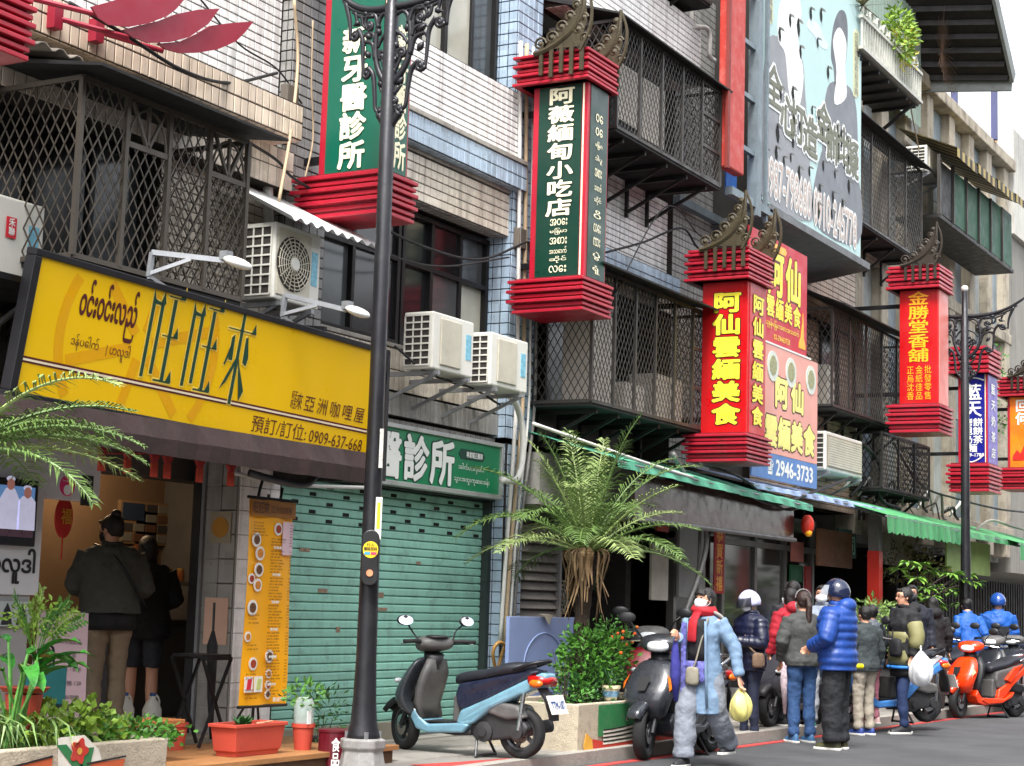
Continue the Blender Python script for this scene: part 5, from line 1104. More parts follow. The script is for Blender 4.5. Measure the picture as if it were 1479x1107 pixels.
bf = thing('brown_fascia', 'translucent brown fascia board under the mint awning', 'fascia', (20, -.95, 2.4))
MB().box(16.8, 21.7, -.98, -.95, 2.36, 2.82).build('board', mat('brown_acrylic', rgb(70, 46, 40), .2, var=.2), bf); MB().tube([(16.8, -1.0, 2.34), (21.7, -1.0, 2.34)], .03, 8).build('rail', GREYM, bf)
lt = thing('red_lantern', 'small red and orange lantern at the right end of the mint awning', 'lantern', (21.9, -1.1, 2.5))
MB().ball((0, 0, .05), (.09, .09, .14), 12, 8).build('paper', mat('lantern_red', rgb(200, 50, 30), .5), lt, local=True, smooth=True); MB().ball((-.02, -.02, -.05), (.05, .05, .06), 10, 6).build('tassel_ball', OL, lt, local=True, smooth=True)
rp_ = thing('steel_post', 'awning support post wrapped in red with white tape near the man in olive', 'post', (25.45, -.9, .1))
MB().box(25.37, 25.53, -.98, -.82, .1, 2.9).build('post', GREYM, rp_); MB().box(25.36, 25.54, -.99, -.81, 1.55, 2.35).build('red_wrap', mat('wrap_red', rgb(216, 46, 30), .5), rp_); MB().box(25.36, 25.54, -.99, -.81, 1.2, 1.54).build('paper_wrap', mat('wrap_pale', rgb(170, 160, 160), .6, var=.3, vs=12), rp_)
# far shop signs under the awnings
poster(28.7, 31.6, 2.15, 2.72, rgb(150, 176, 96), 'lime green signboard under the far awning right of the lamp post', 'sign', -1.1)
poster(26.4, 28.4, 2.2, 2.7, rgb(112, 100, 70), 'brownish signboard under the scalloped green awning', 'sign', -.6)
poster(24.6, 26.2, 2.1, 2.65, rgb(120, 76, 48), 'brown and orange picture signboard by the red wrapped post', 'sign', -.3)
poster(27.3, 27.7, 1.3, 1.9, rgb(190, 196, 150), 'pale yellow notice behind the leaves by the far lamp post', 'notice', -.3)
fs = thing('slat_fence', 'dark vertical slat screen at the right edge behind the child', 'fence', (32, -.6, .1))
for i in range(40): MB().box(28.6 + i * .2, 28.7 + i * .2, -.62, -.58, .1, 2.1).build('slat', dk, fs)
MB().box(28.6, 36.6, -.58, -.55, .1, 2.1).build('backing', mat('fence_back', rgb(36, 30, 30), .8), fs)
# balcony with plants at the upper right
bl = thing('balcony', 'steel railed balcony with a hanging yellow green plant at the upper right', 'balcony', (26.2, -.4, 10))
PT = mat('pale_rail_paint', rgb(190, 190, 180), .5, .2, grime=.4, gs=5)
for k in range(26): MB().box(24.72 + k * .125, 24.75 + k * .125, -.91, -.88, 9.98, 10.42).build('bar', PT, bl)
MB().box(24.68, 27.9, -.93, -.86, 10.42, 10.47).box(24.68, 27.9, -.93, -.86, 9.93, 9.98).build('rail', PT, bl)
MB().box(24.7, 27.9, -.86, -.1, 9.90, 9.93).build('floor', mat('balcony_under', rgb(90, 90, 84), .8), bl)
for k in range(7): MB().bar((24.75 + k * .5, -.85, 9.86), (24.75 + k * .5, -.1, 9.86), .05).build('joist', CGD, bl)
for x in (24.9, 27.6): MB().bar((x, -.85, 9.86), (x, -.1, 9.3), .05).build('brace', CGD, bl)
for k in range(9):
    MB().tube([(24.85 + k * .34 + .1 * math.cos(a), -.9, 10.56 + .09 * math.sin(a)) for a in np.linspace(-.6, PI + .6, 10)], .022, 6).build('scroll', PT, bl)
# ================================================================ lamp posts
LPM = mat('lamp_post_black', rgb(40, 40, 44), .38, .4, var=.12, bump=.08, bs=25, grime=.15, gs=6, gcol=(.09, .085, .08, 1))
GRA = mat('granite', rgb(134, 132, 130), .6, var=.2, vs=25, bump=.15, bs=60, grime=.35, gs=4)
def lamp_post(lab, x, y, zarm, zt, near):
    q = .88 if near else 1.0; b0 = .36 if near else .5
    g = thing('lamp_post', lab, 'lamp post', (x, y, 0), group='ornate black lamp posts')
    L = dict(local=True)
    MB().loft([[(sx * w, sy_ * w, z) for sx, sy_ in ((-1, -.45), (-.45, -1), (.45, -1), (1, -.45), (1, .45), (.45, 1), (-.45, 1), (-1, .45))] for z, w in ((.0, .22 * q), (.06, .22 * q), (.07, .205 * q), (b0 - .08, .16 * q), (b0 - .06, .18 * q), (b0, .18 * q), (b0 + .01, .15 * q))]).build('granite_base', GRA, g, bevel=.008, **L)
    MB().lathe([(.15 * q, b0), (.14 * q, b0 + .04), (.115 * q, b0 + .12), (.1 * q, b0 + .3), (.088 * q, b0 + .6), (.078 * q, 2.2), (.070 * q, 2.9), (.066 * q, zarm), (.05 * q, zarm + .02), (.045 * q, zt)], n=20).build('pole', LPM, g, smooth=True, **L)
    for k in range(4):
        a = PI / 4 + k * PI / 2; MB().cyl((.14 * q * math.cos(a), .14 * q * math.sin(a), b0), (.14 * q * math.cos(a), .14 * q * math.sin(a), b0 + .06), .018, 6).build('bolt', STEEL, g, **L)
    MB().ball((0, 0, zt + .04), .06, 12, 8).build('finial', mat('finial_grey', rgb(190, 190, 186), .4), g, smooth=True, **L)
    def side(sgn, Ls, name):
        m = MB(); k = (.92 if near else 1.) / 865.
        P = lambda a, b: (0, -sgn * (a - 490) * k * Ls, zarm - (b - 20) * k)
        # top bar
        tb_ = bez([P(490, 30), P(620, 34), P(800, 15), P(960, -40), P(1100, -130), P(1160, -180)], 6); m.tube(tb_, [.036 - .02 * i / len(tb_) for i in range(len(tb_))], 8)
        m.tube([p for p in bez([P(500, 70), P(620, 74), P(800, 50), P(960, 0), P(1080, -80)], 6)], .015, 6)
        def scroll(pts, r=.02, r2=.014): b_ = bez([P(*p) for p in pts], 6); m.tube(b_, [r + (r2 - r) * i / len(b_) for i in range(len(b_))], 7)
        def volute(a, b, r_, a0=0, turns=1.4, d=1, th=.018):
            m.tube([P(a + r_ * (1 - t / (turns * 2 * PI) * .85) * math.cos(a0 + d * t), b + r_ * (1 - t / (turns * 2 * PI) * .85) * math.sin(a0 + d * t)) for t in np.linspace(0, turns * 2 * PI, 22)], th, 6); m.ball(P(a, b), .022, 8, 6)
        scroll([(1040, -60), (985, 100), (975, 240)], .024, .012); volute(915, 205, 42, .2)
        scroll([(880, 165), (825, 250), (812, 400), (800, 545)], .024, .012); volute(760, 515, 40, .2)
        scroll([(745, 475), (680, 540), (655, 680), (640, 800), (590, 840)], .024, .014); volute(585, 820, 34, .4)
        scroll([(590, 850), (540, 920), (500, 1010), (486, 1045)], .034, .012)
        scroll([(505, 640), (600, 540), (655, 420), (665, 280), (640, 130), (590, 75), (540, 90)], .03, .016)
        scroll([(660, 420), (700, 300), (790, 270), (800, 300)], .026, .01); scroll([(670, 280), (700, 220), (780, 205), (830, 240)], .022, .008)
        scroll([(640, 180), (680, 80), (760, 60), (800, 120), (770, 180)], .024, .012); volute(745, 150, 36, 1.2)
        scroll([(700, 80), (850, 70), (960, 20)], .02, .01); scroll([(840, 70), (830, 130), (800, 160)], .018, .01); scroll([(920, 30), (900, 110), (940, 130)], .018, .008)
        scroll([(520, 220), (590, 260), (640, 330)], .02, .012); volute(590, 400, 46, 2.2); volute(540, 760, 40, 1.0)
        scroll([(500, 590), (560, 480), (620, 350)], .022, .01); scroll([(505, 720), (560, 680), (600, 640)], .024, .01)
        # leaves
        for a, b, an, ln in ((730, 400, -.9, 80), (720, 250, -.5, 90), (560, 350, -2.4, 70), (610, 60, -1, 60), (540, 560, -1.9, 80), (560, 640, -.8, 80), (760, 60, -.2, 80), (870, 100, .6, 60), (620, 240, -1.2, 70), (530, 470, -1.4, 60)):
            ca, sa = math.cos(an), math.sin(an)
            b_ = [P(a + ca * ln * t, b + sa * ln * t) for t in np.linspace(0, 1, 5)]; m.tube(b_, [.008, .024, .028, .02, .004], 6)
        m.build(name, LPM, g, smooth=True, **L)
    side(1, 1.22 if not near else 1.0, 'scroll_bracket'); side(-1, .84 if not near else .76, 'scroll_bracket')
    return g
PY = -1.5
p1 = U(527, 1000, PY); lp1 = lamp_post('near ornate black lamp post on a granite base in front of the green shutter', p1.x, PY, U(573, 12, PY).z, 7.0, True)
# push-button box facing the camera
v = Vector((-p1.x, -8.9 - PY, 0)).normalized(); s_ = Vector((v.y, -v.x, 0))
def onpole(z, w, h, d0, d1, rnd=True, off=0):
    P = []
    for k in range(20):
        a = 2 * PI * k / 20; cx_, cz_ = math.cos(a), math.sin(a); hh = h / 2 - w / 2
        P.append((w / 2 * cx_, (w / 2 * cz_ + (hh if cz_ >= 0 else -hh)) if rnd else h / 2 * (1 if cz_ > 0 else -1)))
    m = MB(); c = Vector((p1.x, PY, z)) + s_ * off
    m.loft([[c + v * d + s_ * a + Vector((0, 0, b)) for a, b in P] for d in (d0, d1)]); return m
hz = U(528, 806, PY).z
bxp = onpole(hz, .13, .42, .06, .16).build('button_box', mat('box_black', rgb(26, 26, 28), .35), lp1, bevel=.008)
zz = hz + .06
onpole(zz, .115, .125, .162, .166).build('round_notice', mat('notice_yellow', rgb(240, 200, 30), .5), bxp); l_ = MB()
c = Vector((p1.x, PY, zz)) + v * .17
uu = -s_
write(l_, '行人', c - uu * .03 + Vector((0, 0, .025)), uu, uz, .06, .025, .02, lift=.003); write(l_, '觸碰按鈕', c - uu * .05 + Vector((0, 0, -.005)), uu, uz, .10, .025, .02, lift=.003); l_.build('lettering', mat('black_letter', rgb(18, 18, 20), .5), bxp)
for k, cc in ((-1, rgb(220, 60, 90)), (1, rgb(60, 150, 200))): onpole(zz - .028, .045, .02, .167, .169, False, .024 * k).build('strip', mat('strip_%d' % k, cc, .5), bxp)
onpole(hz - .115, .05, .052, .162, .172).build('button', mat('button_orange', rgb(220, 140, 100), .4), bxp)
z_ = U(545, 750, PY).z
onpole(z_, .05, .32, .076, .08, False, -.05).build('paper_strip', mat('paper', rgb(214, 212, 206), .6), lp1); onpole(z_ + .02, .025, .2, .081, .083, False, -.05).build('yellow_strip', mat('notice_yellow', rgb(240, 200, 30), .5), lp1)
onpole(U(550, 650, PY).z, .03, .3, .07, .074, False, -.05).build('torn_sticker', mat('torn_paper', rgb(190, 188, 180), .7, var=.4, vs=40), lp1)
p2 = U(1395, 900, -1.75); lp2 = lamp_post('far ornate black lamp post beside the orange scooter', p2.x, -1.75, U(1397, 458, -1.75).z, 6.6, False)
v2 = Vector((-p2.x, -7.1, 0)).normalized(); MB().cyl((p2.x + v2.x * .05, -1.75 + v2.y * .05, 1.5), (p2.x + v2.x * .05, -1.75 + v2.y * .05, 2.0), .1, 12).build('button_box', mat('box_black', rgb(26, 26, 28), .35), lp2)
# ================================================================ pipes and cables
CW = mat('cable_black', rgb(20, 20, 22), .6); CWh = mat('conduit_white', rgb(206, 204, 198), .5, grime=.3, gs=6); CBr = mat('conduit_tan', rgb(172, 150, 120), .6, grime=.4, gs=6); HOS = mat('hose_brown', rgb(176, 130, 70), .5)
def cable(pts, r, m, lab, name='cable', n=8, cat=None):
    o = single(MB().tube(bez(pts, n), r, 7), name, m, lab, cat or name.split('_')[-1], smooth=True); return o
E3 = lambda px, py, y: tuple(U(px, py, y))
cable([E3(100, 4, -.7), E3(180, 50, -.8), E3(260, 100, -.7), E3(330, 120, -.5), E3(400, 106, -.2)], .014, CW, 'thick black cable sagging below the three red fins')
cable([E3(290, 0, -.3), E3(345, 64, -.1), E3(400, 100, -.1), E3(436, 150, -.15)], .008, CW, 'thin black cable from the fins to the junction at the grey column')
cable([E3(425, 0, -.3), E3(430, 90, -.3), E3(420, 190, -.5), E3(403, 290, -.7)], .014, CBr, 'tan conduit slanting down from the grey column to the corrugated awning', 'conduit')
cable([E3(452, 30, -.2), E3(450, 120, -.2), E3(452, 200, -.2), E3(440, 260, -.3)], .008, CBr, 'thin tan cord hanging beside the grey column')
cable([E3(358, 205, -.3), E3(400, 232, -.35), E3(430, 262, -.4), E3(520, 310, -.3), E3(600, 352, -.3), E3(690, 375, -.25), E3(760, 350, -.3)], .013, CW, 'black cable looping across the dark window toward the blue pilaster')
cable([E3(480, 330, -.3), E3(560, 368, -.3), E3(640, 385, -.3), E3(735, 372, -.3)], .009, CW, 'second black cable just under the looping one')
cable([E3(570, 500, -.3), E3(620, 540, -.5), E3(680, 560, -.4), E3(722, 585, -.3)], .012, CW, 'black pipe run under the pair of air conditioners')
for i, (dx, m, r_) in enumerate(((0, CWh, .022), (9, CBr, .024), (18, CWh, .014), (26, mat('pipe_grey', rgb(110, 108, 104), .6, grime=.4), .018))):
    cable([E3(752 + dx, 60 + i * 4, -.18), E3(750 + dx, 300, -.18), E3(748 + dx, 470, -.18), E3(745 + dx, 600, -.18), E3(734 + dx * .7, 760, -.18), E3(722 + dx * .7, 930, -.18)], r_, m, ['white conduit nearest the blue pilaster, running to the pavement', 'tan conduit second from the blue pilaster', 'thin white conduit third from the blue pilaster', 'grey conduit farthest from the blue pilaster'][i], 'conduit', 5)
cable([E3(725, 560, -.35), E3(748, 590, -.3), E3(756, 640, -.3), E3(748, 690, -.3), E3(724, 694, -.3)], .035, CWh, 'fat white corrugated hose curving beside the clinic sign', 'hose')
cable([E3(720, 985, -.3), E3(712, 945, -.35), E3(722, 928, -.4), E3(738, 945, -.4), E3(745, 985, -.35)], .018, HOS, 'tan garden hose loop hanging behind the pale blue scooter', 'hose')
cable([E3(715, 1000, -.3), E3(722, 955, -.35), E3(733, 932, -.4), E3(742, 960, -.4)], .018, HOS, 'second loop of tan hose beside the first', 'hose')
cable([E3(360, 683, -.6), E3(400, 694, -.7), E3(440, 700, -.75), E3(458, 686, -.7)], .03, mat('grey_hose', rgb(60, 62, 64), .5), 'thick dark hose sagging under the right end of the brown awning', 'hose')
cable([E3(380, 690, -.5), E3(372, 730, -.5), E3(380, 790, -.4)], .012, CW, 'black cable down behind the menu banner'); cable([E3(408, 705, -.4), E3(400, 760, -.4), E3(408, 800, -.4)], .012, CW, 'second black cable down behind the menu banner')
cable([E3(340, 684, -.4), E3(420, 700, -.4), E3(540, 705, -.3)], .016, CWh, 'white conduit under the clinic sign and brown awning', 'conduit')
cable([E3(770, 612, -.9), E3(850, 640, -1.1), E3(930, 668, -1.2), E3(1000, 690, -1.2)], .018, CWh, 'white pipe along the top of the mint awning', 'conduit')
cable([E3(880, 440, -.9), E3(960, 300, -.7), E3(1010, 340, -.6), E3(1050, 370, -.7)], .008, CW, 'thin black cable between the two balcony cages')
cable([E3(875, 365, -.5), E3(930, 350, -.4), E3(985, 330, -.4), E3(1010, 360, -.4), E3(1050, 372, -.5)], .014, CW, 'black cable bundle under the third floor cage')
cable([E3(1000, 690, -1.0), E3(1060, 705, -1.1), E3(1120, 728, -1.1), E3(1190, 705, -.9), E3(1230, 690, -.8)], .022, CW, 'black cable bundle sagging below the telephone banner')
cable([E3(1010, 670, -1.0), E3(1070, 690, -1.1), E3(1130, 735, -1.1), E3(1170, 730, -1)], .015, CW, 'second black cable under the telephone banner')
cable([E3(1245, 640, -.5), E3(1270, 670, -.4), E3(1272, 720, -.4), E3(1300, 735, -.5)], .03, CW, 'thick black pipe bending by the tan strip wall')
cable([E3(1311, 130, -.9), E3(1320, 180, -.6), E3(1330, 230, -.4), E3(1335, 250, -.3)], .012, CBr, 'rusty rod leaning below the planted balcony', 'rod')
for i, (a, b) in enumerate(((1340, 60), (1352, 90), (1365, 80), (1345, 40))): pass
cable([E3(1290, 640, -.4), E3(1330, 700, -.5), E3(1380, 720, -.5), E3(1440, 735, -.5), E3(1479, 740, -.5)], .02, CW, 'black cables running above the far awnings')
cable([E3(1405, 770, -.9), E3(1430, 752, -.8), E3(1460, 760, -.8), E3(1479, 765, -.8)], .025, mat('pipe_grey2', rgb(150, 146, 136), .6, grime=.4), 'grey pipes tangled above the far right awning', 'pipe')
# drain pipes and braces upper middle
cable([E3(998, 0, -.3), E3(1000, 50, -.3), E3(1002, 95, -.3)], .03, CWh, 'white drainpipe at the top beside the red box sign', 'pipe')
cable([E3(985, 42, -.4), E3(1022, 42, -.5), E3(1025, 80, -.5), E3(1032, 88, -.5)], .03, CWh, 'white pipe elbow below the drainpipe', 'pipe')
for i, (px, py) in enumerate(((240, 330), (860, 250))): pass
cable([E3(402, 262, -.1), E3(388, 265, -.1), E3(388, 330, -.1)], .045, CWh, 'short white drainpipe elbow beside the grey column', 'pipe')
random.seed(5)
for i in range(16):
    x = 26.2 + i * .42; pts = [(x, -.12, 3.25 + random.uniform(0, .1)), (x + .2, -.25, 3.45 + random.uniform(-.15, .2)), (x + .5, -.2, 3.3 + random.uniform(-.1, .3)), (x + .9, -.15, 3.25 + random.uniform(-.1, .15))]
    cable(pts, random.uniform(.012, .03), random.choice((CW, mat('pipe_grey2', rgb(150, 146, 136), .6), CWh)), 'tangled cable or pipe lying above the far green awnings')['group'] = 'cable tangle above the far awnings'
# ================================================================ planters
TER = mat('terrazzo_planter', rgb(186, 174, 152), .8, var=.15, vs=3, bump=.5, bs=70, grime=.55, gs=14, gcol=(.16, .12, .09, 1))
SOIL = mat('soil', rgb(60, 46, 34), .95, bump=.5)
def planter(lab, x0, x1, y0, y1, h, rot=0):
    g = thing('concrete_planter', lab, 'planter', ((x0 + x1) / 2, (y0 + y1) / 2, 0), group='painted concrete planters')
    t = .07
    MB().loft([[(x0 - e, y0 - e, z), (x1 + e, y0 - e, z), (x1 + e, y1 + e, z), (x0 - e, y1 + e, z)] for z, e in ((0, .0), (h, .015))] + [[(x0 + t, y0 + t, h), (x1 - t, y0 + t, h), (x1 - t, y1 - t, h), (x0 + t, y1 - t, h)], [(x0 + t, y0 + t, h - .08), (x1 - t, y0 + t, h - .08), (x1 - t, y1 - t, h - .08), (x0 + t, y1 - t, h - .08)]]).build('shell', TER, g, bevel=.01)
    MB().box(x0 + t - .01, x1 - t + .01, y0 + t - .01, y1 - t + .01, h - .12, h - .06).build('soil', SOIL, g); return g
pz = .52
c2 = G(826, 1104, 0)
pA = planter('painted concrete planter with green snake design under the palm', 14.12, 16.6, -1.72, -.78, pz)
PGn, PRd, POr, PYl, PBk, PWh = [mat('mural_' + n, c, .7, var=.12, vs=6, grime=.3, gs=14, gcol=(.2, .17, .13, 1)) for n, c in (('green', rgb(40, 118, 66)), ('red', rgb(190, 50, 36)), ('orange', rgb(196, 92, 50)), ('yellow', rgb(224, 164, 56)), ('black', rgb(26, 26, 26)), ('white', rgb(226, 220, 206)))]
yf = -1.735
def mural(g, pts, m, d=.004, y=yf, name='mural_patch'): return MB().prism([(x - .34, z) if g is pA else (x, z) for x, z in pts], y - d, y - d + .003).build(name, m, g)
mural(pA, [(14.85, .22), (16.58, .20), (16.58, .50), (14.85, .50)], PGn)
mural(pA, [(14.7, .03), (16.55, .03), (16.55, .19), (15.6, .17), (15.0, .16), (14.75, .2), (14.62, .16)], PRd, .006)
mural(pA, [(14.58, .05), (15.5, .045), (16.5, .06), (16.5, .09), (15.5, .08), (14.75, .09), (14.72, .2), (14.6, .26), (14.55, .15)], PYl, .008)
for i in range(4):
    p_ = [(14.95 + t * 1.6, .14 + i * .035 + t * t * (.06 + i * .035)) for t in np.linspace(0, 1, 9)]
    mural(pA, p_ + [(x, z + .019) for x, z in reversed(p_)], PWh if i % 1 == 0 else PBk, .010)
    mural(pA, [(x, z + .02) for x, z in p_] + [(x, z + .032) for x, z in reversed(p_)], PBk, .012)
pB = planter('concrete planter painted with a winged flower at the bottom left corner', 6.4, U(238, 1080, -1.78).x, -1.78, -1.1, U(238, 1066, -1.78).z)
yB = -1.795
def wing(x0, x1, zt, dirn):
    n = 9
    mural(pB, [(x0, zt), (x1, zt + .05), (x1, zt - .01), (x0, zt - .12)] if dirn < 0 else [(x0, zt), (x1, zt + .01), (x1 - .03, zt - .07), (x0 + .1, zt - .12)], POr, .004, yB)
    for i in range(n):
        t = (i + .5) / n; x = x0 + (x1 - x0) * t; mural(pB, [(x - .035, zt - .08), (x + .03, zt - .08), (x + .025, zt - .19 + .05 * t), (x, zt - .21 + .05 * t), (x - .03, zt - .19 + .05 * t)], PYl, .006, yB); mural(pB, [(x + .03, zt - .08), (x + .038, zt - .08), (x + .03, zt - .2 + .05 * t), (x + .022, zt - .2 + .05 * t)], PBk, .008, yB)
    mural(pB, [(x0, zt + .006), (x1, zt + .03 if dirn > 0 else zt + .056), (x1, zt + .02 if dirn > 0 else zt + .045), (x0, zt - .004)], PBk, .008, yB)
pxx = lambda px, py: (U(px, py, yB).x, U(px, py, yB).z)
wing(pxx(2, 1080)[0], pxx(76, 1080)[0], .42, -1); wing(pxx(126, 1072)[0], pxx(182, 1066)[0], .41, 1)
for a, b in (((88, 1076), (122, 1107)), ((128, 1080), (120, 1107))):
    p, q_ = pxx(*a), pxx(*b); mural(pB, [(p[0] - .04, p[1]), (p[0] + .04, p[1]), (q_[0] + .04, q_[1] - .05), (q_[0] - .04, q_[1] - .05)], PGn, .006, yB)
p = pxx(113, 1085); mural(pB, [(p[0] + .065 * math.cos(a) * (1 + .2 * math.cos(5 * a)), p[1] + .065 * math.sin(a) * (1 + .2 * math.cos(5 * a))) for a in np.linspace(0, 6.1, 30)], PRd, .010, yB); mural(pB, [(p[0] + .02 * math.cos(a), p[1] + .02 * math.sin(a)) for a in np.linspace(0, 6, 10)], PYl, .013, yB)
# planter white highlight behind flower
mural(pB, [pxx(*q_) for q_ in ((84, 1066), (122, 1062), (142, 1082), (150, 1110), (84, 1110))], PWh, .002, yB)
bch = thing('wooden_bench_board', 'orange brown wooden board lying behind the left planter', 'board', (9.4, -.9, .5)); xe = U(243, 1056, -.75).x; MB().box(8.1, xe, -.9, -.6, .5, .53).build('board', tm, bch, bevel=.004); MB().box(8.15, 8.22, -.88, -.62, .24, .5).build('leg', tm, bch); MB().box(xe - .3, xe - .25, -.86, -.64, .24, .5).build('leg', tm, bch)
# ================================================================ leaves
def leafmat(n, c, rough=.45, var=.3): return mat(n, c, rough, var=var, vs=12, objvar=.1, cell=(30, 30, 30, .25), spec=.4)
PF = leafmat('palm_leaf', rgb(90, 116, 58), var=.45); PFd = leafmat('palm_leaf_pale', rgb(134, 152, 92), var=.45); DRY = mat('dry_frond', rgb(142, 116, 84), .8, var=.5, objvar=.3, vs=9)
TRK = mat('palm_trunk', rgb(50, 38, 28), .9, var=.3, vs=12, bump=.8, bs=40)
def frond(g, base, az, el, L, droop, m, ll=.22, n=46, name='frond', wid=.0065):
    """rachis arching out and down; leaflets in two rows"""
    mb = MB(); pts = []; d = Vector((math.cos(az) * math.cos(el), math.sin(az) * math.cos(el), math.sin(el))); p = Vector(base); st = L / n
    for i in range(n + 1):
        pts.append(p.copy()); p = p + d * st; d = (d + Vector((0, 0, -droop * st * (1 + i / n)))).normalized()
    mb.tube(pts[::3] if n % 3 == 0 else pts, [.012 * (1 - .8 * i / (len(pts[::3] if n % 3 == 0 else pts))) + .002 for i in range(len(pts[::3] if n % 3 == 0 else pts))], 5)
    for i in range(3, n + 1):
        t = i / n; dd = (pts[i] - pts[i - 1]).normalized(); s = dd.cross(Vector((0, 0, 1)));
        if s.length < .1: s = Vector((-math.sin(az), math.cos(az), 0))
        s.normalize(); up = s.cross(dd); l = ll * math.sin(PI * (t * .82 + .12)) ** .7 * random.uniform(.75, 1.15)
        for sg in (1, -1):
            o = (s * sg * .82 + dd * .55 + up * random.uniform(.12, .3)).normalized(); o = (o + Vector((random.uniform(-.1, .1), random.uniform(-.1, .1), random.uniform(-.14, .1)))).normalized(); a = pts[i] + dd * random.uniform(-.01, .01)
            w = dd.cross(o).cross(o).normalized() * wid; mid = a + o * l * .55; tip = a + (o * l + Vector((0, 0, -.28 * l)))
            mb.add([a - w * .4, a + w * .4, mid + w, tip, mid - w], [(0, 1, 2, 4), (4, 2, 3)])
    return mb.build(name, m, g)
def palm(lab, base, crown, nf, L, seed, dry=16, ll=.24, azr=None, elr=(84, 6), dr=(.45, .8)):
    random.seed(seed); g = thing('palm_tree', lab, 'palm tree', base, group='pygmy date palms in the planters')
    b, c = Vector(base), Vector(crown); n = 14; pts = [b + (c - b) * (i / n) for i in range(n + 1)]
    MB().tube(pts, [.07 + .012 * (i % 2) + (.04 * max(0, i - 9) / 5) for i in range(n + 1)], 12).build('trunk', TRK, g)
    for k in range(60):
        a = random.uniform(0, 6.28); t = random.uniform(.1, 1); q_ = b + (c - b) * t; o = Vector((math.cos(a), math.sin(a), 0))
        if k == 0: sm = MB()
        sm.add([q_ + o * .07 + Vector((-.02 * o.y, .02 * o.x, 0)), q_ + o * .07 - Vector((-.02 * o.y, .02 * o.x, 0)), q_ + o * .13 + Vector((0, 0, .06))], [(0, 1, 2)])
    sm.build('leaf_stubs', TRK, g, kind='stuff')
    for i in range(nf):
        az = 2.4 * i + random.uniform(-.2, .2)
        if azr: az = azr[0] + (azr[1] - azr[0]) * ((i * .618) % 1)
        el = R(elr[0] - (elr[0] - elr[1]) * (i / nf) ** .9 + random.uniform(-6, 6)); frond(g, c + Vector((math.cos(az) * .05, math.sin(az) * .05, -.0 - .06 * i / nf)), az, el, L * random.uniform(.82, 1.08), random.uniform(*dr), PF if i % 3 else PFd, ll)
    for i in range(dry):
        az = random.uniform(0, 6.28); o = Vector((math.cos(az), math.sin(az), 0)); mb = MB(); ln = random.uniform(.25, .75)
        wd = random.uniform(.01, .026); p_ = bez([c + o * .1, c + o * random.uniform(.14, .24) + Vector((0, 0, -.06)), c + o * random.uniform(.1, .2) + Vector((random.uniform(-.04, .04), 0, -ln * .5)), c + o * random.uniform(.08, .3) + Vector((0, 0, -ln))], 4)
        mb.tube(p_, [wd] * (len(p_) - 4) + [wd * .8, .01, .007, .004], 4, flat=.35)
        for q_ in p_[5:]:
            for k in range(3): e = Vector((random.uniform(-.06, .06), random.uniform(-.06, .06), -random.uniform(.1, .22))); mb.add([q_, q_ + Vector((.008, .004, 0)), q_ + e], [(0, 1, 2)])
        mb.build('dry_frond', DRY, g)
    return g
palm('pygmy date palm with arching fronds and a skirt of dry leaves beside the bush', (15.1, -1.2, .45), tuple(U(848, 792, -1.2)), 34, 1.35, 4, dry=44, ll=.26, elr=(84, 12))
palm('palm at the left edge with only its drooping fronds in view under the yellow sign', (U(-85, 700, -1.5).x, -1.5, .42), tuple(U(-60, 640, -1.5)), 14, 1.0, 9, dry=0, ll=.22, azr=(-1.4, .8), elr=(40, 8), dr=(.5, 1.0))
def foliage(g, c, rad, n, sz, m, seed=1, name='foliage', flat=.0, asp=.5, tilt=.7, shape=None):
    random.seed(seed); mb = MB(); c = Vector(c)
    for i in range(n):
        while True:
            p = Vector((random.uniform(-1, 1), random.uniform(-1, 1), random.uniform(-1, 1)))
            if .25 < p.length < 1 and (shape is None or shape(p)): break
        if random.random() < .6: p = p.normalized() * random.uniform(.7, 1.05) * (1 + .18 * math.sin(p.x * 9 + p.z * 7))
        q_ = c + Vector((p.x * rad[0], p.y * rad[1], p.z * rad[2])); s = sz * random.uniform(.6, 1.3)
        d = Vector((p.x + random.uniform(-.8, .8), p.y + random.uniform(-.8, .8), p.z * .5 + random.uniform(-.6, .8))).normalized(); u_ = d.cross(Vector((random.uniform(-1, 1), random.uniform(-1, 1), random.uniform(-.3, 1)))).normalized()
        nrm = d.cross(u_) * s * .12
        mb.add([q_, q_ + d * s * .5 + u_ * s * asp * .5 + nrm, q_ + d * s, q_ + d * s * .5 - u_ * s * asp * .5 + nrm], [(0, 1, 2, 3)])
    return mb.build(name, m, g, kind='stuff')
def stems(g, c, top, n, r=.008, spread=.15, m=None, seed=2):
    random.seed(seed); mb = MB(); c = Vector(c); top = Vector(top)
    for i in range(n):
        e = Vector((random.uniform(-1, 1) * spread, random.uniform(-1, 1) * spread, random.uniform(-.1, .1))); mb.tube(bez([c + e * .15, c + (top - c) * .5 + e * .5, top + e], 4), [r * (1 - .7 * k / 8) for k in range(9)], 5)
    mb.build('stems', m or TRK, g)
LB = leafmat('bush_leaf', rgb(74, 126, 40)); LD = leafmat('dark_leaf', rgb(48, 92, 44)); LY = leafmat('yellow_green_leaf', rgb(122, 152, 54)); LM = leafmat('mid_leaf', rgb(84, 136, 60))
bu = thing('bush', 'bright green bush growing in the painted planter in front of the palm', 'bush', (14.7, -1.35, .45))
c = U(858, 955, -1.35); foliage(bu, (c.x, -1.35, c.z), (.52, .3, .33), 1500, .06, LB, 3, asp=.6); foliage(bu, (c.x - .1, -1.35, c.z - .25), (.42, .26, .22), 400, .06, LD, 4, asp=.6, name='inner_foliage'); stems(bu, (c.x, -1.35, .44), (c.x, -1.35, c.z), 9, .01, .3)
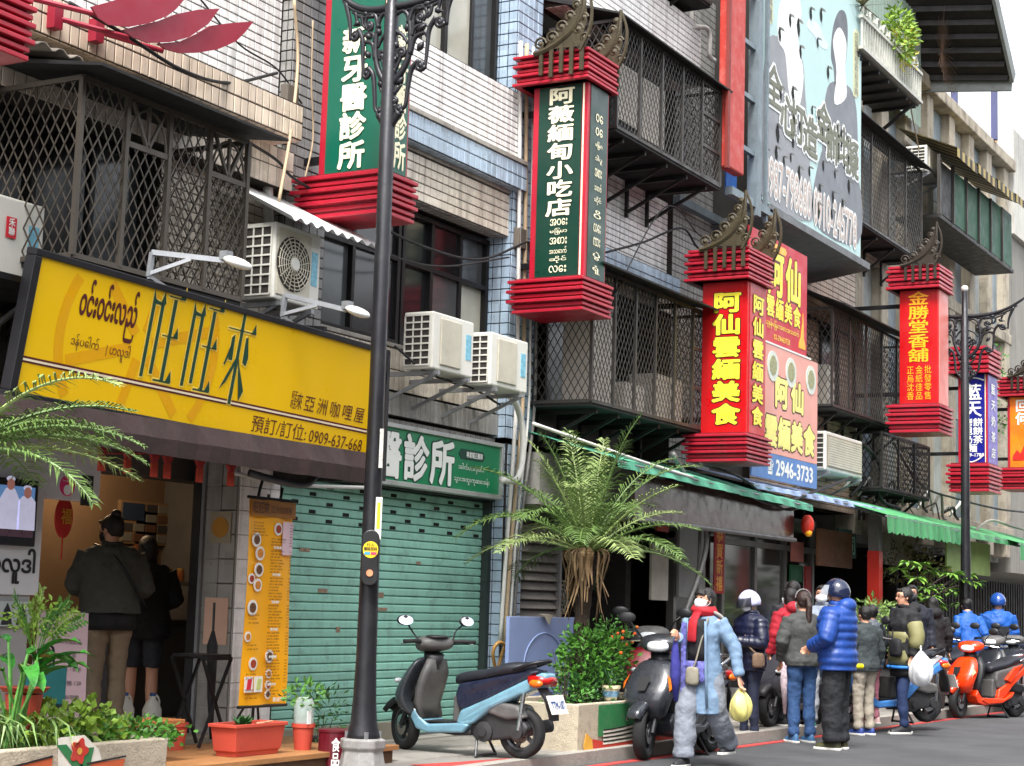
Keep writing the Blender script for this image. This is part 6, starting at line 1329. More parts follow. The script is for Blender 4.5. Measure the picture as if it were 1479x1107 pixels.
kq = thing('kumquat_pot', 'small potted kumquat with orange fruit on the planter rim', 'potted plant', (15.5, -1.55, .52))
c = U(887, 925, -1.5); foliage(kq, (c.x, -1.5, c.z + .03), (.2, .18, .2), 240, .05, LM, 6)
for i in range(12): MB().ball((c.x + random.uniform(-.18, .18), -1.5 + random.uniform(-.2, -.02), c.z + random.uniform(-.12, .16)), .018, 8, 6).build('fruit', mat('kumquat_orange', rgb(230, 96, 24), .4), kq, smooth=True)
c = U(882, 1000, -1.6); MB().lathe([(.055, 0), (.06, .01), (.085, .11), (.095, .115), (.095, .14), (.08, .14), (.078, .12)], (c.x, -1.6, pz), 20).build('pot', mat('cream_pot', rgb(226, 214, 176), .5), kq); MB().lathe([(.071, 0), (.084, .055), (.0845, .055), (.0715, 0)], (c.x, -1.6, pz + .035), 20, cap=False).build('pot_band', mat('blue_pattern', rgb(120, 160, 190), .5, var=.5, vs=60), kq)
mb = MB(); random.seed(8)
for i in range(16):
    a = random.uniform(0, 6.28); b0 = Vector((c.x, -1.6, pz + .13)); e = Vector((math.cos(a) * .12, math.sin(a) * .12, random.uniform(.1, .25))); s = Vector((-math.sin(a), math.cos(a), 0)) * .008; mb.add([b0 - s, b0 + s, b0 + e * .6 + s * 1.2, b0 + e, b0 + e * .6 - s * 1.2], [(0, 1, 2, 4), (4, 2, 3)])
mb.build('grass_leaves', LD, kq)
# weeds at the foot of the bush
w_ = thing('weeds', 'little weedy sprigs at the left end of the painted planter', 'plant', (14.3, -1.3, .45)); c = U(815, 1000, -1.4); foliage(w_, (c.x + .1, -1.4, .56), (.28, .25, .1), 160, .05, LM, 12); stems(w_, (c.x, -1.4, .46), (c.x, -1.4, .95), 5, .006, .12)
# ================================================================ left bottom greenery
lp_ = thing('planter_groundcover', 'bright green ground cover spilling along the left planter', 'plant', (8.3, -1.4, .45))
random.seed(21)
c = U(150, 1040, -1.5); foliage(lp_, (c.x + .05, -1.45, .52), (.65, .28, .10), 900, .05, LB, 22, asp=.75); c = U(95, 1030, -1.5); foliage(lp_, (c.x, -1.45, .58), (.5, .3, .16), 700, .06, LY, 23, asp=.75, name='pale_foliage')
gb = thing('spider_plant', 'grassy spider plant with long thin leaves at the bottom left', 'plant', (7.9, -1.5, .45)); random.seed(5); mb = MB()
c = U(35, 1015, -1.5)
for i in range(90):
    a = random.uniform(0, 6.28); L_ = random.uniform(.2, .42); o = Vector((math.cos(a), math.sin(a), 0)); s = Vector((-o.y, o.x, 0)) * .009; b0 = Vector((c.x + random.uniform(-.3, .3), -1.45 + random.uniform(-.15, .15), .46)); q_ = [b0, b0 + o * L_ * .35 + Vector((0, 0, L_ * .6)), b0 + o * L_ * .8 + Vector((0, 0, L_ * .5)), b0 + o * L_ * 1.05 + Vector((0, 0, L_ * .15))]
    mb.add([q_[0] - s * .6, q_[0] + s * .6, q_[1] - s, q_[1] + s, q_[2] - s * .8, q_[2] + s * .8, q_[3]], [(0, 1, 3, 2), (2, 3, 5, 4), (4, 5, 6)])
mb.build('leaves', leafmat('spider_leaf', rgb(120, 150, 84)), gb, kind='stuff')
bl_ = thing('broad_leaf_plant', 'lily plant with big glossy drooping leaves at the left edge', 'plant', (8.0, -1.55, .5))
GL = leafmat('glossy_leaf', rgb(58, 124, 50), .28)
def bigleaf(g, base, az, el, L, w, m, droop=1.6, name='leaf'):
    mb = MB(); n = 9; p = Vector(base); d = Vector((math.cos(az) * math.cos(el), math.sin(az) * math.cos(el), math.sin(el))); s0 = Vector((-math.sin(az), math.cos(az), 0)); L0 = []; C0 = []; R0 = []
    for i in range(n + 1):
        t = i / n; ww = w * math.sin(PI * min(1, t * .93 + .07)) ** .8 * (1 if t > .05 else .3); up = s0.cross(d) * -1
        L0.append(p + s0 * ww * .5 + up * ww * .18 + Vector((0, 0, .012 * math.sin(i * 2)))); C0.append(p.copy()); R0.append(p - s0 * ww * .5 + up * ww * .18); p = p + d * (L / n); d = (d + Vector((0, 0, -droop * L / n))).normalized()
    v = L0 + C0 + R0; k = n + 1; mb.add(v, [(i, i + 1, k + i + 1, k + i) for i in range(n)] + [(k + i, k + i + 1, 2 * k + i + 1, 2 * k + i) for i in range(n)])
    return mb.build(name, m, g, smooth=True)
c = U(25, 985, -1.55); random.seed(14)
for i in range(15):
    az = random.uniform(-1.6, 1.4) if i < 11 else random.uniform(1.5, 4.5); st_ = Vector((c.x + random.uniform(-.1, .1), -1.55, .5)); t_ = Vector((c.x + math.cos(az) * .12, -1.55 + math.sin(az) * .12, c.z + random.uniform(-.0, .22)))
    MB().tube([st_, (st_ + t_) / 2 + Vector((0, 0, .03)), t_], .008, 5).build('leaf_stalk', LM, bl_); bigleaf(bl_, t_, az, R(random.uniform(0, 50)), random.uniform(.26, .4), random.uniform(.09, .13), GL, random.uniform(2.5, 5))
cy = thing('curry_leaf_plant', 'light green feathery sprigs in front of the pink board', 'plant', (8.7, -1.4, .5)); random.seed(31)
b0 = U(50, 960, -1.4)
for k, (px, py) in enumerate(((20, 860), (60, 850), (90, 870), (110, 885), (120, 895), (45, 870), (75, 880), (30, 895), (100, 868))):
    e = U(px, py, -1.4 + random.uniform(-.1, .1)); mb = MB(); pts = bez([b0, (b0 + e) / 2 + Vector((0, 0, .05)), e], 8); mb.tube(pts, .005, 4)
    for i in range(6, len(pts)):
        d = (pts[i] - pts[i - 1]).normalized(); s = d.cross(Vector((.3, -1, .3))).normalized()
        for sg in (1, -1): a = pts[i]; o = (s * sg + d * .5 + Vector((0, random.uniform(-.3, .3), 0))).normalized() * .05; w = d * .012; mb.add([a, a + o * .5 + w, a + o, a + o * .5 - w], [(0, 1, 2, 3)])
    mb.build('sprig', LY if k % 2 else LB, cy)
foliage(cy, tuple(U(55, 895, -1.4)), (.2, .15, .12), 160, .045, LY, 33, asp=.4)
bg_ = thing('green_bag', 'dark teal paper bag with black handles by the pink board', 'bag', (8.6, -.4, .9))
c = U(60, 990, -.5); MB().box(c.x - .14, c.x + .13, -.6, -.48, c.z - .13, c.z + .13).build('body', mat('teal_bag', rgb(20, 96, 98), .5), bg_, bevel=.01); MB().tube(bez([(c.x - .08, -.54, c.z + .12), (c.x - .06, -.54, c.z + .25), (c.x + .04, -.54, c.z + .25), (c.x + .06, -.54, c.z + .12)], 5), .009).build('handle', BLK, bg_); MB().box(c.x - .2, c.x + .3, -.65, -.4, c.z - .16, c.z - .135).build('tray', BLK, bg_)
MB().bar((c.x, -.5, .24), (c.x, -.5, c.z - .16), .04).build('stand', BLK, bg_)
tp = thing('clay_saucer', 'small terracotta saucer among the leaves at the left', 'saucer', (8, -1.3, .7)); c = U(35, 1000, -1.4); MB().lathe([(.12, 0), (.15, .03), (.14, .03)], (c.x, -1.4, c.z), 16).build('dish', mat('terracotta', rgb(186, 70, 52), .7, grime=.2, gs=6), tp)
MB().lathe([(.08, 0), (.11, .22)], (c.x, -1.4, c.z - .23), 16).build('pot', mat('terracotta', rgb(186, 70, 52)), tp)
# ================================================================ terracotta pots, bucket
TC = mat('terracotta', rgb(186, 70, 52), .7)
tr_ = thing('window_box', 'rectangular terracotta planter with small succulents under the menu banner', 'planter', (10.6, -.75, .24))
a = G(322, 1096, .24); bx0, bx1, by0, by1 = 10.12, 10.72, -1.0, -.76
rings = lambda s: [[(bx0 + e, by0 + e * .6, z), (bx1 - e, by0 + e * .6, z), (bx1 - e, by1 - e * .6, z), (bx0 + e, by1 - e * .6, z)] for z, e in s]
MB().loft(rings(((.24, .05), (.27, .045), (.28, .03), (.45, .005), (.45, -.015), (.475, -.015), (.475, .015), (.44, .02)))).build('trough', TC, tr_, bevel=.004)
MB().box(bx0 + .02, bx1 - .02, by0 + .015, by1 - .015, .42, .45).build('soil', SOIL, tr_)
mb = MB(); random.seed(3)
for i in range(60):
    a = random.uniform(0, 6.28); o = Vector((math.cos(a) * .07, math.sin(a) * .07, random.uniform(.02, .09))); b0 = Vector((bx0 + .2 + random.uniform(-.05, .1), by0 + .12 + random.uniform(-.03, .03), .45)); s = Vector((-o.y, o.x, 0)) * .25; mb.add([b0, b0 + o * .5 + s, b0 + o, b0 + o * .5 - s], [(0, 1, 2, 3)])
mb.build('succulent', LD, tr_, kind='stuff')
MB().tube([(bx0 + .36, by0 + .1, .46), (bx0 + .55, by0 + .12, .47)], .008).tube([(bx0 + .45, by0 + .16, .46), (bx0 + .5, by0 + .05, .48)], .006).build('twig', mat('twig', rgb(180, 140, 110), .8), tr_)
def pot(lab, x, y, z, r, h, m): g = thing('flower_pot', lab, 'pot', (x, y, z)); MB().lathe([(r * .75, 0), (r * .98, h * .85), (r * 1.08, h * .86), (r * 1.08, h), (r * .95, h), (r * .93, h * .9)], (0, 0, 0), 22).build('pot', m, g, local=True, smooth=False); MB().lathe([(r * .92, h * .88), (.001, h * .9)], (0, 0, 0), 16, cap=False).build('soil', SOIL, g, local=True); return g
q_ = G(425, 1092, .24); pt = pot('round terracotta pot with a cut plastic bottle in it', 11.08, -.9, .24, .085, .2, TC)
MB().lathe([(.075, .18), (.08, .22), (.078, .36), (.05, .40)], (0, 0, 0), 18).build('plastic_bottle', mat('clear_plastic', rgb(200, 214, 208), .15, alpha=.45), pt, local=True, smooth=True); MB().box(-.07, -.02, -.085, -.08, .2, .3).build('label', WL, pt, local=True)
foliage(pt, (11.08, -.9, .66), (.2, .16, .09), 110, .06, LM, 41); 
pot('terracotta pot half hidden behind the black folding table', 10.35, -.25, .24, .09, .2, TC)
sp = thing('potted_shrub', 'thin leafy shrub growing against the green shutter left of the lamp post', 'plant', (11.7, -.6, .12)); c = U(465, 1035, -.55); foliage(sp, (c.x, -.55, c.z + .0), (.24, .2, .24), 230, .055, LD, 43, asp=.35); stems(sp, (c.x, -.55, .12), (c.x, -.55, c.z), 7, .007, .2); MB().lathe([(.09, 0), (.11, .16)], (c.x, -.55, .12), 16).build('pot', mat('black_pot', rgb(30, 30, 32), .6), sp)
bk = thing('paint_bucket', 'dark maroon round tin with white characters left of the lamp post base', 'bucket', (11.3, -1.05, .0)); MB().lathe([(.125, 0), (.13, .01), (.13, .27), (.137, .275), (.137, .29), (.12, .292), (.001, .285)], (0, 0, .112), 26).build('tin', mat('maroon_tin', rgb(92, 14, 30), .35), bk, local=True); bk.location = (11.2, -1.12, .0)
l_ = MB(); vv = Vector((-11.2, -7.8, 0)).normalized(); uu2 = Vector((-vv.y, vv.x, 0)); column(l_, '食品', Vector((0, 0, .13)) + vv * .132 - uu2 * .03 , uu2, uz, .07, .22, .02); l_.build('lettering', WL, bk, local=True)
# ================================================================ right hand plants
t2 = thing('leafy_tree', 'small tree with whorled light green leaves in front of the far lamp post', 'tree', (25.8, -1.0, .1)); random.seed(17)
LW_ = leafmat('whorl_leaf', rgb(112, 152, 62), .4); base = Vector((26.4, -.9, .1)); mb = MB()
tips = []
for k, (px, py) in enumerate(((1330, 815), (1345, 825), (1360, 820), (1375, 828), (1352, 845), (1338, 850), (1368, 852), (1390, 838), (1325, 835), (1380, 855), (1400, 830), (1312, 812), (1345, 862), (1408, 842), (1322, 858), (1300, 822), (1385, 872), (1356, 875))):
    tips.append(U(px, py, -1.5 + random.uniform(-.35, .35)))
for t_ in tips: mb.tube(bez([base, base + Vector((0, -.1, 1.0)), (base + Vector((0, -.2, 1.5)) + t_) / 2, t_], 5), [.03 - .0016 * i for i in range(16)], 5)
mb.build('trunk', TRK, t2)
for t_ in tips:
    mb = MB()
    for i in range(13):
        a = 2 * PI * i / 13 + random.uniform(-.2, .2); o = Vector((math.cos(a), math.sin(a), random.uniform(-.35, .35))).normalized(); s = o.cross(Vector((0, 0, 1))).normalized() * .032; L_ = random.uniform(.15, .24)
        mb.add([t_, t_ + o * L_ * .6 + s, t_ + o * L_ - Vector((0, 0, .05)), t_ + o * L_ * .6 - s], [(0, 1, 2, 3)])
    mb.build('leaf_whorl', LW_, t2)
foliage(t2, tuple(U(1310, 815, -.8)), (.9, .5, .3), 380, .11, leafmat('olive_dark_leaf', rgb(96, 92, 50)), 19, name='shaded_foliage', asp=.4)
s2 = thing('shrub', 'leafy green shrub between the grey-coated back and the man in olive', 'shrub', (24.5, -1.2, .1)); c = U(1265, 905, -1.1); foliage(s2, (c.x, -1.1, c.z), (.5, .35, .36), 900, .1, leafmat('shrub_leaf', rgb(130, 158, 88)), 51, asp=.4); stems(s2, (c.x, -1.1, .3), (c.x, -1.1, c.z), 8, .012, .3); MB().lathe([(.28, 0), (.34, .5)], (c.x, -1.1, .11), 18).build('pot', mat('black_pot', rgb(30, 30, 32), .6), s2)
hp = thing('balcony_plant', 'yellow green plant hanging over the upper right balcony rail', 'plant', (26.4, -.95, 10.3)); foliage(hp, tuple(U(1300, 48, -.95)), (.42, .2, .38), 420, .13, LY, 55, asp=.4); foliage(hp, tuple(U(1308, 68, -.95)), (.22, .15, .42), 160, .12, leafmat('yellowing_leaf', rgb(190, 180, 60)), 56, asp=.4, name='yellowing_foliage')
tf = thing('balcony_plant', 'spiky dark plant at the top of the billboard beside the balcony', 'plant', (24.9, -.9, 10.8)); c = U(1246, 8, -.9); mb = MB()
for i in range(40): a = random.uniform(0, 6.28); e = random.uniform(-.4, 1); o = Vector((math.cos(a), math.sin(a) * .6, e)).normalized() * .5; s = Vector((-o.y, o.x, 0)).normalized() * .015; mb.add([c - s, c + s, c + o], [(0, 1, 2)])
mb.build('leaves', leafmat('spiky_leaf', rgb(120, 116, 80)), tf, kind='stuff')
dp = thing('dry_palm_leaf', 'dead spiky palm fan lying under the big eave', 'leaf', (31, -.4, 12)); c = U(1360, 75, -.6); mb = MB()
for i in range(30): a = 2 * PI * i / 30; L_ = random.uniform(.5, .9); o = Vector((math.cos(a), -.15, math.sin(a))) * L_; mb.bar(c, c + o, .006)
mb.build('spikes', mat('dead_frond', rgb(84, 60, 44), .8), dp, kind='stuff')
vine = thing('wall_vine', 'sparse vine growing on the pipe right of the blue pillar sign', 'plant', (33, -.4, 5)); foliage(vine, tuple(U(1446, 565, -.5)), (.15, .1, .9), 110, .1, LM, 61, asp=.5)
# ================================================================ small street things
sk = mat('woven_sack', rgb(206, 204, 198), .8, var=.1, vs=6, bump=.4, bs=80, grime=.25, gs=6)
for i, (z, w) in enumerate(((.1, .4), (.32, .42), (.55, .38))):
    c = U(1113, 1040, -1.5); m = MB(); m.loft([[(c.x + w * a * .5, -1.5 + .22 * b, z + zz_) for a, b in ((-1, -.8), (-.85, -1), (.85, -1), (1, -.8), (1, .8), (.85, 1), (-.85, 1), (-1, .8))] if 0 < k < 3 else [(c.x + w * a * .42, -1.5 + .18 * b, z + zz_) for a, b in ((-1, -.8), (-.85, -1), (.85, -1), (1, -.8), (1, .8), (.85, 1), (-.85, 1), (-1, .8))] for k, zz_ in enumerate((0, .05, .17, .22))])
    single(m, 'sack', sk, ['bottom white woven sack of the stack beside the navy-jacketed person', 'middle white woven sack of the stack by the queue', 'top white woven sack of the stack by the queue'][i], 'sack', group='white sacks stacked on the pavement', bevel=.03, seg=3, smooth=True)
dr = thing('metal_bin', 'burnt square metal bin with holes and pink rim behind the man in olive', 'bin', (23.9, -1.9, .1)); BM = mat('burnt_metal', rgb(66, 56, 52), .6, .4, var=.35, vs=4, grime=.5, gs=5)
c = G(1335, 1028, .12); ang = R(-20); o_b = MB().loft([[(sx_ * w, sy_ * w, z) for sx_, sy_ in ((-1, -1), (1, -1), (1, 1), (-1, 1))] for z, w in ((.06, .22), (.62, .25))]); dr.location = (c.x, c.y, .1); MW[dr.name] = Matrix.Translation(dr.location)
o_b.build('drum', BM, dr, local=True, bevel=.02); MB().loft([[(sx_ * w, sy_ * w, z) for sx_, sy_ in ((-1, -1), (1, -1), (1, 1), (-1, 1))] for z, w in ((.62, .265), (.66, .265), (.66, .22), (.6, .22))], cap=False).build('rim', mat('dull_pink', rgb(180, 84, 96), .5), dr, local=True)
hm = MB()
for k in range(3):
    for j in range(2): hm.cyl((-.2 + 0 * j, .0, 0), (-.2, .0, .0), .001, 4) if False else hm.lathe([(.012, -.252), (.012, -.245)], (-.12 + k * .12, 0, .25 + j * .2), 8, 'y'); hm.lathe([(.012, -.252), (.012, -.245)], (-.12 + k * .12, 0, .25 + j * .2), 8, 'x')
hm.build('hole', mat('hole_black', rgb(12, 12, 12), .9), dr, local=True)
for sx_ in (-1, 1): MB().cyl((sx_ * .17, -.17, .03), (sx_ * .17, -.14, .03), .035, 12).build('wheel', RUBB, dr, local=True)
st_ = thing('steel_stool', 'red and grey metal stool frame behind the black scooter', 'stool', (17.2, -1.0, .1)); c = G(935, 1012, .1)
x, y = c.x, c.y
MB().box(x - .35, x + .25, y - .02, y + .02, .75, .95).build('red_panel', mat('oxide_red', rgb(120, 30, 26), .5), st_); m = MB()
for a in (-.35, .25): m.tube([(x + a, y, .1), (x + a, y, 1.0)], .018); m.tube([(x + a, y + .4, .1), (x + a, y + .4, .6)], .015)
m.tube([(x - .35, y, 1.0), (x + .25, y, 1.0)], .018).tube([(x - .35, y, .55), (x + .25, y, .55)], .014).tube([(x - .35, y, .3), (x + .25, y, .3)], .012).build('tube_frame', GREYM, st_)
# leaning pole and junk in front of the dark shop
cable([E3(972, 655, -.9), E3(1005, 720, -.9), E3(1020, 790, -.85), E3(985, 900, -.8)], .03, GREYM, 'crooked grey pole leaning in the dark shop entrance', 'pole')
cable([E3(1012, 700, -.7), E3(1010, 800, -.7), E3(1000, 930, -.6)], .02, GREYM, 'thin steel upright beside the leaning pole', 'pole')
random.seed(2)
# ================================================================ scooters.  local x forward, y left, z up; origin between the wheels on the ground
TYRE = mat('tyre', rgb(26, 26, 27), .8, bump=.15); RIM = mat('cast_rim', rgb(96, 98, 102), .35, .7, grime=.3, gs=9); ENG = mat('engine_grey', rgb(58, 58, 60), .55, .4, var=.25, grime=.4, gs=9)
PBLK = mat('black_plastic', rgb(30, 30, 33), .5, var=.12, grime=.1); PGRY = mat('grey_plastic', rgb(84, 83, 82), .55, var=.1, grime=.35, gs=5, gcol=(.28, .26, .24, 1)); SEAT = mat('seat_vinyl', rgb(26, 28, 36), .5, bump=.1)
CHR = mat('chrome', rgb(190, 190, 192), .18, .95, var=.05); MIR = mat('mirror_glass', rgb(235, 236, 245), .03, 1, var=.02); LENS = mat('lamp_lens', rgb(220, 224, 226), .12, coat=.5); TL = mat('tail_red', rgb(170, 18, 14), .2, coat=.5); AMB = mat('amber_lens', rgb(220, 104, 24), .2)
def sup(c, hy, hz, n=16, p=2.6, ax='x'):
    out = []
    for k in range(n):
        a = 2 * PI * k / n; ca, sa = math.cos(a), math.sin(a); u_ = math.copysign(abs(ca) ** (2 / p), ca); v_ = math.copysign(abs(sa) ** (2 / p), sa)
        out.append((c[0], c[1] + u_ * hy, c[2] + v_ * hz) if ax == 'x' else (c[0] + u_ * hy[0] if hasattr(hy, '__len__') else c[0] + u_ * hz, c[1] + v_ * (hy[1] if hasattr(hy, '__len__') else hy), c[2]))
    return out
def subd(n=1):
    def f(o): q = o.modifiers.new('smooth', 'SUBSURF'); q.levels = n; q.render_levels = n
    return f
def wheel(g, x, r, w, steer=0, name='wheel'):
    m = MB(); m.lathe([(r - .07, -w * .35), (r - .055, -w * .5), (r - .02, -w * .5), (r - .004, -w * .28), (r, 0), (r - .004, w * .28), (r - .02, w * .5), (r - .055, w * .5), (r - .07, w * .35)], (0, 0, 0), 36, 'y', cap=False)
    rot = Matrix.Rotation(steer, 3, 'Z'); T = lambda mb: setattr(mb, 'v', [tuple(rot @ Vector(p) + Vector((x, 0, r))) for p in mb.v]) or mb
    ty = T(m).build(name, TYRE, g, local=True, smooth=True)
    q = MB(); q.lathe([(r - .07, -w * .36), (r - .09, -w * .3), (r - .09, w * .3), (r - .07, w * .36)], (0, 0, 0), 30, 'y', cap=False); q.lathe([(.035, -w * .5), (.035, w * .5)], (0, 0, 0), 14, 'y')
    for k in range(5): a = 2 * PI * k / 5; q.bar((.03 * math.cos(a), 0, .03 * math.sin(a)), ((r - .085) * math.cos(a), 0, (r - .085) * math.sin(a)), .03, .035, up=(0, 1, 0))
    T(q).build('rim', RIM, ty, local=True); d = MB().lathe([(.09, w * .42), (.09, w * .46)], (0, 0, 0), 22, 'y'); T(d).build('brake_disc', CHR, ty, local=True); return ty
def side_panel(g, pts, hw, m, name, inset=.012, bev=.012, both=True, y0=0, taper=None):
    """side-view outline given thickness on both flanks (or across the whole width)"""
    return MB().prism(pts, -hw, hw, fn=(lambda x, y, z: (x, y * (taper(x, z) if taper else 1), z))).build(name, m, g, local=True, bevel=bev, seg=3, smooth=False)
def scooter(lab, loc, rz, main, second=None, sport=False, steer=0., lean=0., plate='', s=1., name='motor_scooter', seatc=None, lower=None, apron=None):
    g = thing(name, lab, 'scooter', loc, rz, 'parked motor scooters'); g.scale = (s, s, s); L = dict(local=True); second = second or main; lower = lower or PBLK
    wb = 1.18; fx, rx = wb / 2, -wb / 2; wr = .215
    wheel(g, fx, wr, .095, steer); wheel(g, rx, wr, .10)
    # fork, front mudguard
    MB().tube([(fx - .0, .075, wr), (fx - .16, .07, .60)], .022).tube([(fx, -.075, wr), (fx - .16, -.07, .60)], .022).build('fork', BLK, g, **L)
    ring = []
    for k in range(9):
        a = R(30 + k * 15); rr = wr + .03; c = (fx + rr * math.cos(a), 0, wr + rr * math.sin(a)); ring.append([(c[0] + math.cos(a) * dz, y, c[2] + math.sin(a) * dz) for y, dz in ((-.07, -.05), (-.06, -.0), (-.03, .015), (.03, .015), (.06, 0), (.07, -.05), (.055, -.05), (.05, -.005), (-.05, -.005), (-.055, -.05))])
    MB().loft(ring).build('mudguard', main if sport else PBLK, g, smooth=True, **L)
    # front apron: rings climbing from the nose to the handlebar neck (x centre, z, half depth, half width)
    if sport: A_ = [(.47, .30, .07, .12), (.53, .40, .11, .18), (.52, .52, .12, .225), (.46, .62, .10, .22), (.42, .72, .08, .18), (.38, .80, .06, .12)]
    else: A_ = [(.40, .27, .05, .10), (.52, .37, .10, .17), (.53, .48, .11, .22), (.47, .60, .09, .235), (.41, .72, .07, .22), (.36, .82, .05, .16)]
    rings = []
    for x, z, d, w in A_:
        r_ = []
        for k in range(20):
            a = 2 * PI * k / 20; ca, sa = math.cos(a), math.sin(a); fr_ = d * (1.15 if ca > 0 else .35) * abs(ca) ** .8 * (1 if ca > 0 else -1); r_.append((x + fr_, w * math.copysign(abs(sa) ** .8, sa), z))
        rings.append(r_)
    ap = MB().loft(rings).build('front_apron', apron or main, g, smooth=True, mods=subd(1), **L)
    if sport:
        for sy in (1, -1):
            MB().add([(.665, sy * .012, .47), (.60, sy * .10, .56), (.545, sy * .2, .60), (.56, sy * .205, .53), (.62, sy * .1, .45), (.655, sy * .012, .38)], [(0, 1, 2, 3, 4, 5)]).build('front_flash', second, ap, **L)
            MB().add([(.53, sy * .17, .68), (.57, sy * .21, .55), (.52, sy * .235, .60)], [(0, 1, 2)]).build('indicator', AMB, ap, **L)
        MB().add([(.60, .06, .66), (.60, -.06, .66), (.655, -.03, .55), (.655, .03, .55)], [(0, 1, 2, 3)]).build('grille', PBLK, ap, **L)
    else:
        for sy in (1, -1): MB().ball((.60, sy * .13, .60), (.03, .05, .025), 10, 6).build('indicator', LENS, ap, smooth=True, **L)
    # inner shield, tunnel and footboard
    MB().loft([[(x, w * a, z) for a in (-1, -.6, .6, 1)] + [(x - .05, w * a, z - .01) for a in (1, .6, -.6, -1)] for x, z, w in ((.31, .80, .12), (.33, .68, .19), (.37, .55, .20), (.40, .42, .18), (.36, .30, .16))]).build('inner_shield', PGRY if not sport else PBLK, g, smooth=True, **L)
    MB().box(.30, .36, -.075, .075, .62, .72).build('glove_box', PBLK, g, bevel=.01, **L)
    side_panel(g, [(.44, .30), (.38, .20), (.26, .17), (-.10, .19), (-.16, .26), (-.10, .275), (.26, .245), (.34, .30), (.40, .38)], .17, main, 'footboard', bev=.02)
    MB().box(-.12, .33, -.15, .15, .262, .272).build('floor_mat', PBLK, g, **L)
    side_panel(g, [(.36, .19), (.0, .16), (-.16, .17), (-.16, .22), (.3, .22)], .13, lower, 'belly_pan', bev=.015)
    # rear body flanks: main colour sweep and dark upper side cover under the seat
    tp_ = lambda x, z: 1.0 - max(0, -x - .25) * .75
    side_panel(g, [(-.02, .26), (-.06, .38), (-.16, .42), (-.34, .50), (-.62, .64), (-.80, .725), (-.865, .72), (-.86, .67), (-.80, .60), (-.60, .52), (-.36, .40), (-.20, .28), (-.10, .235)], .165, main, 'side_cowl', bev=.03, taper=tp_)
    side_panel(g, [(-.0, .50), (-.03, .60), (-.40, .68), (-.70, .75), (-.80, .74), (-.60, .62), (-.34, .48), (-.14, .40), (-.04, .38)], .155, second if not sport else PGRY, 'side_cover', bev=.03, taper=tp_)
    if sport:
        side_panel(g, [(.34, .24), (.30, .27), (-.14, .25), (-.36, .34), (-.30, .27), (-.1, .2), (.2, .19)], .185, main, 'lower_flash', bev=.012); side_panel(g, [(-.18, .50), (-.40, .66), (-.62, .70), (-.5, .60), (-.30, .46)], .182, main, 'rear_flash', bev=.012, taper=tp_)
    side_panel(g, [(.04, .27), (.03, .50), (-.12, .52), (-.14, .27)], .12, PGRY, 'seat_post_cover', bev=.02)
    # seat
    SM = seatc or SEAT
    rr_ = [sup((x, 0, z), w, h, 16) for x, z, w, h in ((.05, .625, .07, .035), (.02, .635, .12, .06), (-.15, .665, .145, .055), (-.32, .69, .15, .05), (-.42, .735, .15, .065), (-.60, .755, .13, .055), (-.70, .77, .08, .035))]
    MB().loft(rr_).build('seat', SM, g, smooth=True, mods=subd(1), **L)
    MB().tube(bez([(-.56, .12, .74), (-.74, .11, .80), (-.84, .0, .82), (-.74, -.11, .80), (-.56, -.12, .74)], 6), .016).build('grab_rail', BLK if not sport else CHR, g, smooth=True, **L)
    # tail: lamp, plate, rear mudguard
    MB().loft([sup((x, 0, z), w, h, 12) for x, z, w, h in ((-.70, .665, .13, .045), (-.82, .665, .115, .045), (-.875, .655, .08, .03))]).build('tail_lamp', TL, g, smooth=True, **L)
    for sy in (1, -1): MB().ball((-.78, sy * .125, .635), (.07, .03, .035), 10, 6).build('indicator', AMB, g, smooth=True, **L)
    MB().loft([[(x, w * a, z) for a in (-1, 1)] + [(x + .03, w * a, z + .01) for a in (1, -1)] for x, z, w in ((-.78, .60, .08), (-.86, .50, .075), (-.90, .38, .07), (-.91, .33, .06))]).build('rear_mudguard', PBLK, g, **L)
    pm = MB(); a_ = Vector((-.895, .0, .54)); dn = Vector((-.06, 0, -.15)); nn_ = Vector((-.93, 0, .37))
    pm.add([a_ + Vector((0, sy * .14, 0)) + d * dn for sy, d in ((-1, 0), (1, 0), (1, 1), (-1, 1))] + [a_ + Vector((.006, sy * .14, 0)) + d * dn for sy, d in ((-1, 0), (1, 0), (1, 1), (-1, 1))], [(0, 1, 2, 3), (7, 6, 5, 4), (0, 4, 5, 1), (1, 5, 6, 2), (2, 6, 7, 3), (3, 7, 4, 0)])
    pl_ = pm.build('number_plate', mat('plate_white', rgb(226, 222, 214), .4), g, **L)
    if plate: l_ = MB(); write(l_, plate, a_ + Vector((-.002, .11, 0)) + dn * .75, (0, -1, 0), -dn, .22, .07, .02, lift=.004); l_.build('lettering', mat('blue_letter', rgb(40, 80, 140), .5), pl_, **L)
    # engine, variator case, exhaust, stand
    side_panel(g, [(-.12, .20), (-.10, .30), (-.22, .36), (-.40, .37), (-.64, .33), (-.70, .26), (-.66, .19), (-.50, .16), (-.28, .13), (-.18, .14)], .10, ENG, 'engine_case', bev=.025)
    MB().lathe([(.085, .10), (.085, .125), (.04, .135), (.04, .15), (.001, .15)], (-.28, 0, .21), 20, 'y').lathe([(.06, .10), (.06, .13), (.001, .132)], (-.60, 0, .225), 18, 'y').build('clutch_cover', ENG, g, **L)
    side_panel(g, [(-.30, .37), (-.24, .44), (-.42, .47), (-.62, .44), (-.68, .34), (-.50, .32)], .135, PGRY if not sport else PBLK, 'air_box', bev=.03)
    MB().tube([(-.1, -.1, .16), (-.34, -.14, .16), (-.42, -.15, .2), (-.78, -.16, .28)], [.02, .025, .055, .055], 12).build('exhaust', CHR if sport else ENG, g, smooth=True, **L)
